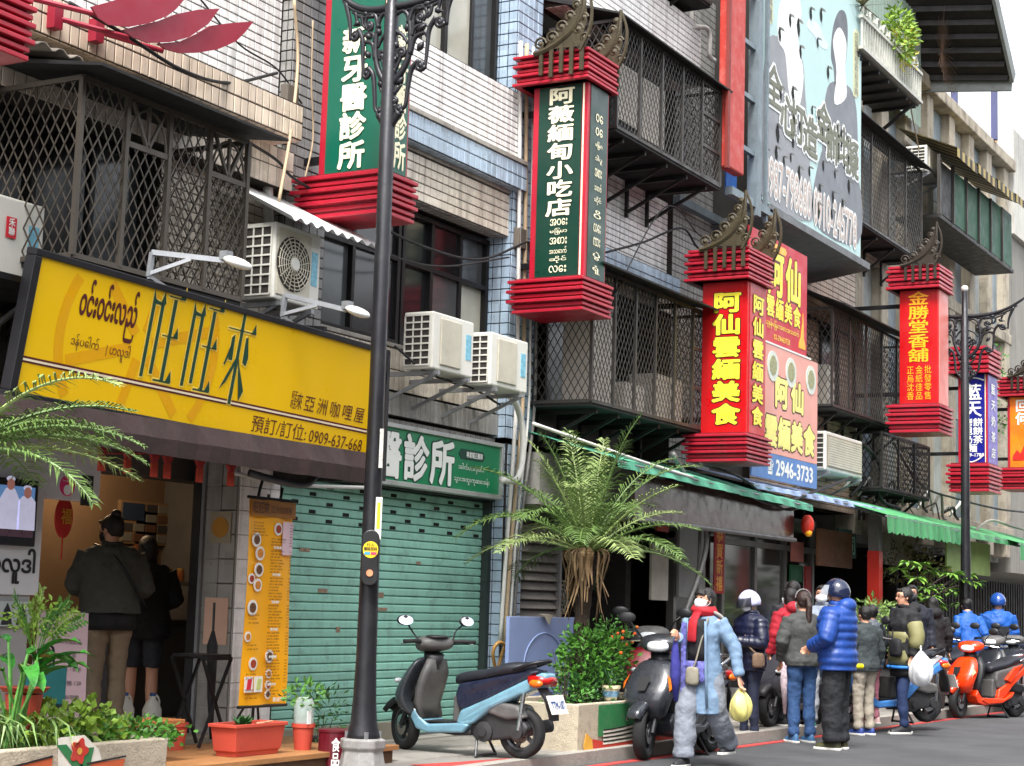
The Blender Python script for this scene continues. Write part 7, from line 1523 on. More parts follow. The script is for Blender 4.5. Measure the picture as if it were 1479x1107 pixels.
    MB().tube([(-.62, .12, .24), (-.66, .11, .55)], .02, 8).build('shock_absorber', CHR, g, **L)
    MB().tube([(-.20, .09, .15), (-.24, .17, .0)], .012, 6).tube([(-.20, -.09, .15), (-.24, -.17, .0)], .012, 6).tube([(-.24, -.17, .01), (-.24, .17, .01)], .012, 6).build('stand', BLK, g, **L)
    # handlebar head: turns with the front wheel
    rot = Matrix.Rotation(steer, 3, 'Z'); c0 = Vector((.33, 0, 0)); T = lambda mb: setattr(mb, 'v', [tuple(rot @ (Vector(p) - c0) + c0) for p in mb.v]) or mb
    hd = MB().loft([sup((x, 0, z), w, h, 16) for x, z, w, h in ((.20, .925, .10, .03), (.24, .93, .165, .06), (.32, .93, .19, .075), (.40, .915, .15, .075), (.455, .90, .08, .05))]); hb = T(hd).build('handlebar_cowl', main if sport else PGRY, g, smooth=True, mods=subd(1), **L)
    T(MB().loft([sup((x, 0, z), w, h, 14) for x, z, w, h in ((.395, .905, .11, .05), (.45, .90, .085, .042), (.478, .893, .04, .02))])).build('headlight', LENS, hb, smooth=True, **L)
    T(MB().tube([(.31, 0, .84), (.35, 0, .70)], [.09, .07], 14)).build('neck', PBLK, g, smooth=True, **L)
    T(MB().ball((.27, 0, .985), (.09, .11, .02), 14, 6)).build('dashboard', PBLK, hb, smooth=True, **L)
    for sy in (1, -1):
        T(MB().tube([(.28, sy * .14, .94), (.24, sy * .22, .95), (.20, sy * .35, .945)], [.02, .019, .018], 10)).build('grip', RUBB, hb, smooth=True, **L); T(MB().tube([(.30, sy * .18, .94), (.29, sy * .26, .935), (.25, sy * .35, .925)], .007, 6)).build('brake_lever', CHR, hb, **L)
        T(MB().tube(bez([(.29, sy * .17, .96), (.33, sy * .22, 1.04), (.30, sy * .27, 1.09)], 4), .008, 6)).build('mirror_stalk', BLK, hb, **L)
        M3 = Matrix.Rotation(R(8) * -sy, 3, 'Z'); mm = T(MB().ball((.30, sy * .30, 1.125), (.022, .075, .048), 16, 10, M3)).build('mirror', PBLK, hb, smooth=True, **L)
        T(MB().loft([[tuple(M3 @ Vector((dx + .014 * math.sin(2 * PI * k / 18), .066 * math.cos(2 * PI * k / 18), .04 * math.sin(2 * PI * k / 18))) + Vector((.30, sy * .30, 1.125))) for k in range(18)] for dx in (-.018, -.026)])).build('mirror_glass', MIR, hb, **L)
    return g
def paint(n, c, r=.3, m=0., cc=.6, **k): return mat(n, c, r, m, var=.06, coat=cc, grime=k.pop('grime', .15), gs=5, **k)
# the pale blue one: rear wheel seen at photo px (757,1094)
ra = G(753, 1096, .11); az = R(89); u_ = Vector((math.cos(az), math.sin(az), 0)); hs_ = 1.0
hero = scooter('pale blue and grey scooter parked side-on in front of the green shutter', tuple(ra + u_ * .59 * hs_), az, paint('sky_blue_paint', rgb(108, 150, 168), grime=.35), paint('navy_paint', rgb(26, 32, 52)), steer=R(-30), plate='TTM-187', s=hs_, apron=paint('dark_grey_apron', rgb(62, 68, 74), grime=.4))
f_ = G(930, 1098, 0.0); r_ = G(1058, 1082, 0); az = math.atan2(f_.y - r_.y, f_.x - r_.x)
u_ = Vector((math.cos(az), math.sin(az), 0)); scooter('big black maxi scooter facing the camera behind the walking woman', tuple(Vector((f_.x, f_.y, 0)) - u_ * .68), az, paint('graphite_paint', rgb(46, 48, 54), .28), None, sport=True, steer=R(14), s=1.16, seatc=SEAT)
def put(lab, px, py, z, head, *a, **k):
    f_ = G(px, py, z); u_ = Vector((math.cos(R(head)), math.sin(R(head)), 0)); p_ = f_ - u_ * .59 * k.get('s', 1); return scooter(lab, (p_.x, p_.y, z), R(head), *a, **k)
put('orange and white sport scooter parked by the far lamp post', 1384, 1038, 0, 157, paint('orange_paint', rgb(236, 60, 16), .22), paint('white_paint', rgb(232, 232, 232), .25), sport=True, steer=R(14), s=1.08)
put('blue and white scooter partly hidden by the man in olive', 1222, 1045, .1, 150, paint('blue_white_paint', rgb(70, 130, 200)), paint('white_paint', rgb(232, 232, 232)), s=1.1)
scooter('dark red scooter parked behind the black maxi scooter', (16.9, -1.15, .1), R(205), paint('dark_red_paint', rgb(130, 16, 34)), None, steer=R(-12), s=1.12)
for i, (px, py, a, c, l_) in enumerate(((1318, 1020, 165, rgb(60, 62, 66), 'dark grey scooter with a helmet on its mirror left of the orange scooter'), (1336, 1022, 170, rgb(120, 24, 60), 'maroon scooter half hidden behind the metal bin'), (1420, 1020, 160, rgb(30, 32, 38), 'black scooter just behind the orange scooter'), (1450, 1014, 160, rgb(44, 46, 52), 'dark scooter beyond the orange one'), (1110, 1050, 170, rgb(50, 50, 56), 'black scooter behind the queue near the sacks'))):
    put(l_, px, py, .1, a, paint('scooter_paint_%d' % i, c), None, s=1.05, steer=R(8))
hl = thing('motorcycle_helmet', 'grey half helmet hung on a scooter left of the far lamp post', 'helmet', (0, 0, 0)); c = U(1352, 912, -1.5); hl.location = c; MW[hl.name] = Matrix.Translation(c)
MB().lathe([(.15, -.06), (.155, 0), (.14, .06), (.10, .11), (.04, .135), (.001, .138)], (0, 0, 0), 24).build('shell', paint('grey_helmet', rgb(120, 120, 122)), hl, local=True, smooth=True); MB().lathe([(.158, -.062), (.158, -.045), (.152, -.045)], (0, 0, 0), 24, cap=False).build('rim', BLK, hl, local=True)
# ================================================================ people
SKIN = mat('skin', rgb(204, 150, 122), .5, var=.06, sub=.1); HAIR = mat('black_hair', rgb(20, 16, 16), .45, var=.3, vs=30, bump=.5, bs=120); HAIRB = mat('brown_black_hair', rgb(44, 26, 20), .45, var=.3, vs=30, bump=.5, bs=120)
MASK = mat('white_mask', rgb(226, 230, 234), .7, var=.03)
def cloth(n, c, r=.8, **k): return mat(n, tuple(q * .72 for q in c[:3]) + (1,), r, var=.12, vs=5, bump=k.pop('bump', .8), bs=k.pop('bs', 11), **k)
DEN = cloth('blue_denim', rgb(52, 88, 138)); NAVJ = cloth('navy_jeans', rgb(26, 34, 60)); BLKC = cloth('black_trousers', rgb(28, 30, 36)); 
FOLD = bpy.data.textures.new('cloth_folds', 'CLOUDS'); FOLD.noise_scale = .11; FOLD.noise_depth = 2
def vox(sz, sm=3, fac=.5, fold=0.):
    def f(o):
        q = o.modifiers.new('blend', 'REMESH'); q.mode = 'VOXEL'; q.voxel_size = sz; q.use_smooth_shade = True
        q = o.modifiers.new('relax', 'SMOOTH'); q.iterations = sm; q.factor = fac
        if fold: q = o.modifiers.new('folds', 'DISPLACE'); q.texture = FOLD; q.texture_coords = 'LOCAL'; q.strength = fold; q.mid_level = .5
    return f
def ell(c, a, b, n=18, tilt=0):
    return [(c[0] + a * math.cos(2 * PI * k / n) + tilt * 0, c[1] + b * math.sin(2 * PI * k / n), c[2] + tilt * math.cos(2 * PI * k / n)) for k in range(n)]
def person(lab, loc, rz, H=1.7, build=1., legs=None, arms=None, head=(0, 0), lean=0., top=None, topm=None, bottom='trousers', botm=None, shoes=None, sole=None, hem=.80, puff=0., collar=True, hair='short', hairm=None, mask=None, ease=.03, cuff=.09, sleeve=1., hood=False, fine=False, hips=None):
    """standing figure.  legs: (forward of ankle, knee forward) per side; arms: (elbow, wrist) per side in metres for a 1.7 m body"""
    k = H / 1.7; g = thing('person', lab, 'person', loc, rz); g.scale = (k, k, k); L = dict(local=True); P = {}
    legs = legs or {1: ((.0, .10, .08), (.02, .095, .48)), -1: ((.0, -.10, .08), (.02, -.095, .48))}       # ankle, knee
    arms = arms or {1: ((-.02, .25, 1.13), (.06, .27, .88)), -1: ((-.02, -.25, 1.13), (.06, -.27, .88))}
    lx = lambda z: lean * max(0, z - .92)                 # forward lean of the trunk
    tor = [(.86, -.01, .10, .16), (.94, -.01, .112, .168), (1.04, .0, .10, .145), (1.15, .0, .108, .152), (1.27, .0, .115, .17), (1.36, -.005, .10, .172), (1.42, -.01, .075, .13), (1.46, -.01, .055, .06)]
    T = lambda e, z0, z1, f=1.: [ell((x + lx(z), 0, z), (a + e) * build * f, (b + e) * build) for z, x, a, b in tor if z0 <= z <= z1]
    Hd = Vector((.012 + lx(1.58) + head[1] * .05, 0, 1.578 - abs(head[1]) * .02)); R3 = Matrix.Rotation(head[0], 3, 'Z') @ Matrix.Rotation(head[1], 3, 'Y'); hp = lambda x, y, z: tuple(Hd + R3 @ Vector((x, y, z)))
    b = MB(); b.loft(T(0, 0, 2)); nb = Vector((-.012 + lx(1.42), 0, 1.42)); b.tube([nb, (nb + Hd) / 2 + Vector((-.008, 0, .0)), Hd + Vector((-.01, 0, -.04))], [.062, .054, .056], 14)
    b.ball(hp(-.008, 0, .025), (.094, .074, .088), 20, 14, R3); b.loft([[hp(x + .058 * f * math.cos(2 * PI * q / 14), y + .056 * f * math.sin(2 * PI * q / 14), z) for q in range(14)] for x, y, z, f in ((.012, 0, .03, 1.12), (.02, 0, -.03, 1.05), (.026, 0, -.075, .8), (.03, 0, -.098, .45))])
    b.loft([[hp(x + q_[0], q_[1], z + q_[2]) for q_ in ((.0, .012 * f, -.004), (.016 * f, 0, 0), (.0, -.012 * f, -.004), (-.02, 0, 0))] for x, z, f in ((.075, .028, .5), (.086, .0, .9), (.09, -.018, 1.2), (.078, -.03, .8))])
    for s in (1, -1):
        b.ball(hp(-.005, s * .076, .0), (.018, .008, .030), 10, 8, R3)
        an, kn = [Vector(v) for v in legs[s]]; hj = Vector((-.01 + lx(.9), s * .088, .90)); b.tube([hj + Vector((0, 0, .04)), hj * .6 + kn * .4, kn, kn * .62 + an * .38, an, an + Vector((0, 0, -.04))], ([.092 * build, .078 * build, .056, .056, .036, .036] if bottom == 'shorts' else [.08, .064, .044, .042, .028, .026]), 14)
        ft = 1; b.loft([ell((an.x + x, an.y, an.z - .045), h_, w_, 12) if False else [(an.x + x, an.y + w_ * math.cos(2 * PI * q / 12), an.z - .03 + h_ * math.sin(2 * PI * q / 12)) for q in range(12)] for x, w_, h_ in ((-.05, .018, .02), (-.02, .024, .03), (.05, .028, .02), (.10, .02, .01))])
        sh = Vector((-.01 + lx(1.38), s * .17 * build, 1.375)); el, wr = [Vector(v) for v in arms[s]]; b.tube([sh - Vector((0, s * .03, 0)), sh * .5 + el * .5, el, el * .5 + wr * .5, wr], [.052, .044, .038, .036, .026], 12)
        d = (wr - el).normalized(); sd = d.cross(Vector((0, 1, 0)) if abs(d.y) < .8 else Vector((0, 0, 1))).normalized()    # palm: broad along sd
        nn = d.cross(sd); pm = wr + d * .045
        b.loft([[wr + d * t + sd * w_ * math.cos(2 * PI * q / 10) + nn * .014 * math.sin(2 * PI * q / 10) for q in range(10)] for t, w_ in ((-.01, .024), (.03, .036), (.07, .04), (.088, .036))])
        for i, (o_, ln) in enumerate(((-.03, .062), (-.010, .074), (.011, .07), (.031, .055))):
            p0 = wr + d * .08 + sd * o_; cl = nn * (-s * 1) ; p1_ = p0 + d * ln * .5 + cl * .008; p2_ = p1_ + (d * .7 + cl * .7) * ln * .35; p3_ = p2_ + (d * .3 + cl * .95) * ln * .3; b.tube([p0 - d * .02, p0, p1_, p2_, p3_], [.0095, .0095, .009, .0085, .006], 7)
        t0 = wr + d * .03 - sd * .034; b.tube([t0 + sd * .01, t0 + d * .02 - sd * .018, t0 + d * .05 - sd * .022 + nn * -s * .012], [.012, .0105, .008], 7)
    P['body'] = b.build('body', SKIN, g, mods=vox(.0065 if fine else .0085, 2), **L)
    # face
    for s in (1, -1): MB().ball(hp(.078, s * .03, .018), (.006, .014, .007), 8, 6, R3).build('eye', mat('eye_dark', rgb(24, 18, 16), .2), g, **L)
    for s in (1, -1): MB().tube([hp(.080, s * .014, .040), hp(.084, s * .032, .045), hp(.074, s * .05, .040)], .004, 5).build('eyebrow', HAIR, g, **L)
    if mask:
        r_ = []
        for z, f in ((.0, .9), (-.02, 1.05), (-.045, 1.04), (-.07, .9), (-.092, .55)): r_.append([hp(.022 + (.072 + .012 * (z < -.01) - .02 * (z < -.08)) * math.cos(a) * f ** .3, .066 * f * math.sin(a), z + .008 * math.cos(a)) for a in np.linspace(-1.45, 1.45, 13)])
        o = MB().loft(r_, cap=False, closed=False).build('face_mask', mask, g, smooth=True, **L); q = o.modifiers.new('thick', 'SOLIDIFY'); q.thickness = .006; q.offset = 1
        for s in (1, -1): MB().tube([hp(.03, s * .064, -.01), hp(-.005, s * .083, .02)], .002, 4).tube([hp(.03, s * .06, -.06), hp(-.005, s * .083, -.02)], .002, 4).build('mask_loop', mask, g, **L)
    else: MB().ball(hp(.079, 0, -.055), (.006, .02, .006), 8, 5, R3).build('mouth', mat('lip', rgb(150, 80, 74), .5), g, **L)
    hm_ = hairm or HAIR
    if hair:
        h = MB(); h.ball(hp(-.026, 0, .040), (.098, .087, .090), 20, 12, R3)
        if hair != 'hidden':
            h.loft([[hp(-.05 + .05 * f * math.cos(a), .07 * f * math.sin(a), z) for a in np.linspace(0, 2 * PI, 14, endpoint=False)] for z, f in ((.03, 1.15), (-.02, 1.1), (-.06, .8))])
            h.tube([hp(.05, .05, .085), hp(.072, .0, .09), hp(.05, -.05, .085)], [.016, .02, .016], 8).tube([hp(.02, .076, .05), hp(.01, .08, .0)], .012, 6).tube([hp(.02, -.076, .05), hp(.01, -.08, .0)], .012, 6)
        if hair == 'fringe': h.tube([hp(.06, .06, .05), hp(.088, .02, .062), hp(.088, -.02, .062), hp(.06, -.06, .05)], [.016, .018, .018, .016], 8)
        if hair in ('bob', 'fringe'): h.loft([[hp(-.035 + .07 * f * math.cos(a), .082 * f * math.sin(a), z) for a in np.linspace(.9, 2 * PI - .9, 14)] for z, f in ((.05, 1.05), (-.03, 1.08), (-.08, 1.0), (-.10, .9))])
        if hair == 'ponytail': h.ball(hp(-.125, 0, .03), (.03, .03, .03), 10, 8); h.tube([hp(-.13, 0, .04), hp(-.16, 0, -.04), hp(-.15, 0, -.16), hp(-.14, 0, -.30), hp(-.135, 0, -.38)], [.022, .038, .036, .026, .01], 10)
        if hair == 'bun': h.ball(hp(-.08, 0, .115), (.045, .045, .04), 12, 8)
        if hair == 'long': h.loft([[hp(-.05 + .06 * f * math.cos(a), .085 * f * math.sin(a), z) for a in np.linspace(.8, 2 * PI - .8, 14)] for z, f in ((.03, 1.1), (-.08, 1.1), (-.18, 1.1), (-.26, .8))])
        P['hair'] = h.build('hair', hm_, g, mods=vox(.008, 2, fold=.012), **L)
    # lower clothes
    bm = botm or NAVJ; t = MB(); t.loft([ell((x + lx(z), 0, z), (a + .018) * build, (b_ + .016) * build) for z, x, a, b_ in ((.84, -.012, .105, .165), (.92, -.01, .115, .17), (1.0, .0, .10, .15))])
    loose = {'trousers': 0, 'wide': .035, 'slim': -.012, 'shorts': .012}.get(bottom, 0)
    for s in (1, -1):
        an, kn = [Vector(v) for v in legs[s]]; hj = Vector((-.01 + lx(.9), s * .09, .90))
        if bottom == 'shorts': t.tube([hj, hj * .6 + kn * .4, hj * .12 + kn * .88], [.105 * build, .095 * build, .085], 16)
        else:
            bt_ = kn * .03 + an * .97 + Vector((-.0, 0, -.0)); pts = [hj, hj * .75 + kn * .25, hj * .45 + kn * .55, hj * .1 + kn * .9, kn * .8 + an * .2, kn * .5 + an * .5, kn * .25 + an * .75, kn * .1 + an * .9, bt_ + Vector((0, 0, cuff - .10))]
            rr_ = [.108 * build, .098 * build + loose * .5, .083 + loose, .075 + loose, .071 + loose, .072 + loose, .062 + loose, .064 + loose * 1.15, .060 + loose * 1.2]; rr_ = [r_ + (.004 if i % 2 else -.003) for i, r_ in enumerate(rr_)]; t.tube(pts, rr_, 16)
        d_ = MB()
        x, y, z = an.x, an.y, an.z; pitch = 0
        d_.loft([[(x + dx, y + w_ * math.cos(2 * PI * q / 14), max(z - .062 + (h_ * math.sin(2 * PI * q / 14) if math.sin(2 * PI * q / 14) > 0 else .012 * math.sin(2 * PI * q / 14)), z - .07)) for q in range(14)] for dx, w_, h_ in ((-.085, .028, .06), (-.06, .038, .10), (.0, .042, .105), (.06, .046, .075), (.12, .048, .055), (.17, .04, .045), (.19, .02, .03))])
        so_ = d_.build('shoe', shoes or mat('white_shoe', rgb(220, 216, 210), .6), g, smooth=True, mods=subd(1), **L)
        MB().loft([[(x + dx, y + w_ * sg, zz_) for zz_ in (z - .08, z - .055) for sg in ((1, -1) if zz_ < z - .06 else (-1, 1))] for dx, w_ in ((-.09, .03), (-.05, .043), (.06, .048), (.14, .05), (.2, .03))]).build('sole', sole or mat('sole_white', rgb(214, 212, 206), .6), so_, bevel=.005, **L)
    P['trousers'] = t.build('shorts' if bottom == 'shorts' else 'trousers', bm, g, mods=vox(.0105, 2, fold=.028 if bottom != 'slim' else .012), **L)
    # upper clothes
    if topm:
        j = MB(); rings = []; zs = [hem] + list(np.arange(hem + .03, 1.44, .02)) + [1.45]
        def prof(z):
            for i in range(len(tor) - 1):
                if tor[i][0] <= z <= tor[i + 1][0]:
                    t_ = (z - tor[i][0]) / (tor[i + 1][0] - tor[i][0]); return [tor[i][q] + (tor[i + 1][q] - tor[i][q]) * t_ for q in (1, 2, 3)]
            return [tor[0][1], tor[0][2] + (.86 - z) * .08, tor[0][3] + (.86 - z) * .03]
        for z in zs:
            x, a, b_ = prof(z); e = ease + (puff * abs(math.sin(z * PI / .085)) if puff else .004 * math.sin(z * 31)) + (.006 if z > hem + .04 else -.004); e2 = max(0, 1.05 - z) * .06 if not puff else 0
            rings.append(ell((x + lx(z), 0, z), (a + e + e2) * build, (b_ + e + e2 * .6) * build, 22))
        j.loft(rings)
        for s in (1, -1):
            sh = Vector((-.01 + lx(1.38), s * .165 * build, 1.38)); el, wr = [Vector(v) for v in arms[s]]; wr2 = el + (wr - el) * sleeve; pts = []; rr_ = []
            n = 9
            for i in range(n + 1): t_ = i / n; pts.append(sh.lerp(el, t_)); rr_.append((.072 - .014 * t_) * (1 + ease) + (puff * .8 * abs(math.sin(i * 1.7)) if puff else .003 * math.sin(i * 2.2)) + ease * .35)
            for i in range(1, n + 1): t_ = i / n; pts.append(el.lerp(wr2, t_)); rr_.append((.058 - .014 * t_) + (puff * .8 * abs(math.sin(i * 1.7 + 1)) if puff and i < n else .003 * math.sin(i * 2.6)) + ease * .3)
            j.tube(pts, rr_, 14)
        if collar: j.tube([(lx(1.44) + .066 * math.cos(a) - .01, .066 * math.sin(a), 1.475 + .012 * math.cos(a)) for a in np.linspace(0, 2 * PI, 19)], .022 + puff * .8, 8)
        if hood: j.ball((lx(1.4) - .105, 0, 1.46), (.095, .135, .085), 14, 10)
        P['jacket'] = j.build(top or 'jacket', topm, g, mods=vox(.0105, 2 if puff else 4, fold=.012 if puff else .026), **L)
    g['_'] = 0; del g['_']
    return g, P, hp, lx
def helmet(g, hp, m, visor=True, vm=None, full=False, s=1.02):
    h = MB(); rings = []
    for t in np.linspace(0.03, .97, 12): 
        th = PI * (t * (.62 if not full else .66)); rings.append([hp(-.012 + .128 * s * math.sin(th) * math.cos(a), .112 * s * math.sin(th) * math.sin(a), .035 + .118 * s * math.cos(th) - (.015 * (1 - math.cos(a)) * t)) for a in np.linspace(0, 2 * PI, 26, endpoint=False)])
    o = h.loft(rings, cap=True).build('helmet', m, g, smooth=True, local=True); q = o.modifiers.new('thick', 'SOLIDIFY'); q.thickness = .008
    if visor:
        r_ = [[hp(-.012 + (.133 + dx) * math.cos(a), .118 * math.sin(a), .035 + z) for a in np.linspace(-1.25, 1.25, 14)] for z, dx in ((.055, .0), (.0, .045), (-.05, .06))]
        MB().loft(r_, cap=False, closed=False).build('visor', vm or mat('smoke_visor', rgb(30, 32, 36), .1, alpha=.75), o, smooth=True, local=True)
    MB().tube([hp(.03, .08, -.02), hp(.03, .05, -.10), hp(.035, 0, -.115), hp(.03, -.05, -.10), hp(.03, -.08, -.02)], .005, 5).build('chin_strap', BLK, o, local=True)
    return o
def bag(g, c, sz, m, strap=None, name='shoulder_bag', lab=None):
    b_ = MB(); x, y, z = c; a, b, h = sz
    b_.loft([[(x + a * f * sx_, y + b * f * sy_, z + zz_ * h) for sx_, sy_ in ((-1, -.6), (-.6, -1), (.6, -1), (1, -.6), (1, .6), (.6, 1), (-.6, 1), (-1, .6))] for zz_, f in ((-1, .75), (-.8, 1), (.6, .95), (1, .7))]); o = b_.build(name, m, g, smooth=True, mods=subd(1), local=True)
    if strap: MB().tube(bez(strap, 6), .009, 6, flat=.5).build('strap', m, o, local=True)
    return o
def carrier(lab, loc, m, s=1., seed=1):
    random.seed(seed); g = thing('plastic_bag', lab, 'bag', loc); b_ = MB(); rings = []
    for z, r_ in ((-.26, .02), (-.25, .07), (-.2, .105), (-.13, .11), (-.07, .085), (-.03, .04), (0, .014)):
        rings.append([(s * (r_ * math.cos(a) * (1 + .22 * math.sin(3 * a + z * 20)) * 1.1), s * r_ * math.sin(a) * (.8 + .25 * math.cos(5 * a + z * 9)), s * z * 1.1) for a in np.linspace(0, 2 * PI, 22, endpoint=False)])
    b_.loft(rings).build('bag', m, g, smooth=True, local=True, mods=subd(1)); MB().tube([(-.012, 0, -.01), (-.02, 0, .03), (.0, 0, .055), (.02, 0, .03), (.012, 0, -.01)], .006, 6).build('handle', m, g, local=True); return g
TOW = 209.4
# 1 walking woman with the red scarf
w = U(1005, 1000, -2.68); pr, P, hp, lx = person('woman walking in a long pale blue shirt coat, red scarf and grey wide trousers', (14.72, -2.68, 0.0), R(176), 1.60, fine=True, build=.88,
    legs={1: ((-.34, .12, .19), (-.06, .11, .50)), -1: ((.20, -.09, .085), (.16, -.10, .50))}, arms={-1: ((-.08, -.24, 1.12), (.20, -.17, 1.22)), 1: ((-.06, .30, 1.14), (-.04, .36, .87))}, head=(-.25, -.10), top='shirt_coat', topm=cloth('pale_blue_shirt', rgb(124, 152, 182), bump=.4), bottom='wide', botm=cloth('grey_wide_trousers', rgb(136, 142, 154)), shoes=mat('black_canvas_shoe', rgb(30, 30, 34), .7), hem=.50, ease=.032, hair='fringe', mask=MASK, cuff=.09)
SCF = cloth('red_scarf', rgb(186, 20, 38), bump=.6)
sc_ = MB()
for q, (r_, z) in enumerate(((.085, 1.44), (.10, 1.475), (.088, 1.505))): sc_.tube([(r_ * math.cos(a) * 1.0 - .005, r_ * math.sin(a) * 1.05, z + .012 * math.cos(a + q)) for a in np.linspace(0, 2 * PI, 20)], .036 - .004 * q, 8)
sc_.tube(bez([(.11, -.02, 1.45), (.17, -.03, 1.37), (.19, -.03, 1.27), (.185, -.035, 1.18)], 5), [.05, .05, .052, .054, .054, .054, .056, .056, .056, .056, .056, .056, .056, .056, .056, .05][:16], 10, flat=.35)
sc_.build('scarf', SCF, pr, local=True, mods=vox(.009, 3)); MB().tube(bez([(.02, .09, 1.475), (-.03, .16, 1.43), (-.06, .19, 1.38)], 5), .04, 8, flat=.5).build('scarf_end', cloth('grey_scarf_end', rgb(160, 154, 148)), pr, local=True, smooth=True)
# open coat front: dark top and plaid shirt seen between the coat edges
MB().loft([[(.15 + .006 * math.sin(i), y, z) if abs(y) < .05 else (.128, y, z) for y in (-.085, -.045, .0, .045, .085)] for i, z in enumerate((1.40, 1.3, 1.2, 1.1, 1.0))], cap=False, closed=False).build('dark_top', cloth('black_knit', rgb(26, 24, 30)), pr, local=True, smooth=True, mods=lambda o: setattr(o.modifiers.new('thick', 'SOLIDIFY'), 'thickness', .02))
pm_ = mat('plaid_cloth', rgb(92, 92, 160), .8, var=.3, vs=14, cell=(40, 40, 40, .55)); MB().loft([[(.152, y, z) for y in (-.11, -.05, .05, .10)] for z in (1.0, .92, .84, .80)], cap=False, closed=False).build('plaid_shirt', pm_, pr, local=True, smooth=True, mods=lambda o: setattr(o.modifiers.new('thick', 'SOLIDIFY'), 'thickness', .02))
MB().loft([[(.165, y, z) for y in (-.15, -.10)] for z in (1.36, 1.2, 1.0, .8, .62)], cap=False, closed=False).build('plaid_edge', pm_, pr, local=True, mods=lambda o: setattr(o.modifiers.new('thick', 'SOLIDIFY'), 'thickness', .015))
for sy in (-.105, .09): MB().tube([(.150, sy, 1.38), (.158, sy * 1.1, 1.15), (.165, sy * 1.2, .9), (.16, sy * 1.4, .56)], .014, 6, flat=.6).build('coat_edge', cloth('pale_blue_shirt', rgb(1, 1, 1)), pr, local=True, smooth=True)
bag(pr, (.19, -.02, .86), (.035, .075, .09), cloth('khaki_bag', rgb(150, 144, 128)), [(.10, .10, 1.42), (.17, .06, 1.2), (.20, .02, 1.0), (.2, -.01, .93)])
hx = Vector((14.72, -2.68, 0)) + Matrix.Rotation(R(176), 3, 'Z') @ (Vector((-.04, .37, .76)) * (1.6 / 1.7))
carrier('crumpled pale yellow plastic bag hanging from the walking woman hand', tuple(hx + Vector((.02, 0, 0))), mat('yellow_bag', rgb(226, 214, 130), .35, var=.2, vs=12, alpha=.92), 1.05)
umb = thing('folded_umbrella', 'violet blue folded umbrella held at the walking woman side', 'umbrella', (0, 0, 0)); hx = Vector((14.72, -2.68, 0)) + Matrix.Rotation(R(176), 3, 'Z') @ (Vector((.24, -.18, 1.2)) * (1.6 / 1.7)); umb.location = hx; MW[umb.name] = Matrix.Translation(hx)
MB().tube([(0, 0, .02), (.0, .0, -.1), (.01, 0, -.3), (.03, 0, -.55)], [.01, .035, .05, .02], 10).build('canopy', cloth('violet_cloth', rgb(60, 60, 150)), umb, local=True, smooth=True); MB().tube([(0, 0, .08), (0, 0, 0)], .01, 6).build('handle', BLK, umb, local=True)
# 2 navy jacket, white helmet
PUFF = .012
c = G(1082, 1070, 0); h2 = 148
pr, P, hp, lx = person('person in white visored helmet and navy puffer jacket looking at a phone', (c.x, c.y, 0), R(h2), 1.60, arms={-1: ((.02, -.26, 1.12), (.25, -.10, 1.17)), 1: ((.02, .26, 1.12), (.25, .06, 1.14))}, head=(0, .25), topm=cloth('navy_puffer', rgb(24, 28, 56), .4, bump=.2), puff=PUFF, botm=NAVJ, bottom='slim', hair='hidden', mask=MASK, hem=.80, ease=.045)
helmet(pr, hp, paint('lilac_white_helmet', rgb(196, 196, 226))); bag(pr, (.06, .24, .93), (.09, .04, .09), cloth('tan_bag', rgb(130, 104, 84)), [(-.04, -.10, 1.42), (.12, .05, 1.28), (.16, .18, 1.1), (.1, .26, 1.0)])
ph = single(MB().box(-.005, .005, -.035, .035, -.07, .07), 'phone', BLK, 'dark phone held by the person in the white helmet', 'phone'); ph.location = Vector((c.x, c.y, 0)) + Matrix.Rotation(R(h2), 3, 'Z') @ Vector((.31, -.02, 1.13)); ph.rotation_euler = (0, R(-35), R(h2))
# 3 red coat
c = G(1139, 1049, .1); pr, P, hp, lx = person('person in a red coat mostly hidden behind the ponytailed woman', (c.x, c.y, .1), R(60), 1.58, topm=cloth('red_coat', rgb(178, 22, 44)), botm=BLKC, hair='bob', hem=.78, ease=.04, hood=True, shoes=mat('black_canvas_shoe', rgb(30, 30, 34), .7), mask=MASK)
fu = thing('folded_umbrella', 'white flower-patterned folded umbrella by the red coated person', 'umbrella', (0, 0, 0)); p_ = U(1132, 960, c.y - .15); fu.location = p_; MW[fu.name] = Matrix.Translation(p_); MB().tube([(0, 0, .25), (.0, .0, .1), (.02, 0, -.2), (.05, 0, -.55)], [.01, .03, .045, .015], 10).build('canopy', mat('flower_cloth', rgb(226, 206, 214), .7, var=.5, vs=26), fu, local=True, smooth=True); MB().tube([(0, 0, .35), (0, 0, .25)], .012, 6).build('handle', BLK, fu, local=True)
# 4 ponytail
c = G(1158, 1073, 0); pr, P, hp, lx = person('woman with long brown ponytail, grey jacket and blue jeans, back to the camera', (c.x, c.y, 0), R(48), 1.63, arms={1: ((-.02, .27, 1.13), (.10, .22, .92)), -1: ((-.0, -.27, 1.13), (.16, -.16, .98))}, topm=cloth('grey_green_jacket', rgb(76, 78, 76), bump=.6), botm=DEN, hair='ponytail', hairm=HAIRB, hem=.86, ease=.05, shoes=mat('blue_shoe', rgb(60, 100, 140), .6), mask=MASK)
MB().tube([hp(-.02, .10 * math.cos(a), .05 + .10 * math.sin(a)) for a in np.linspace(0, PI, 10)], .008, 6).build('hair_band', mat('grey_band', rgb(120, 116, 116), .4), pr, local=True)
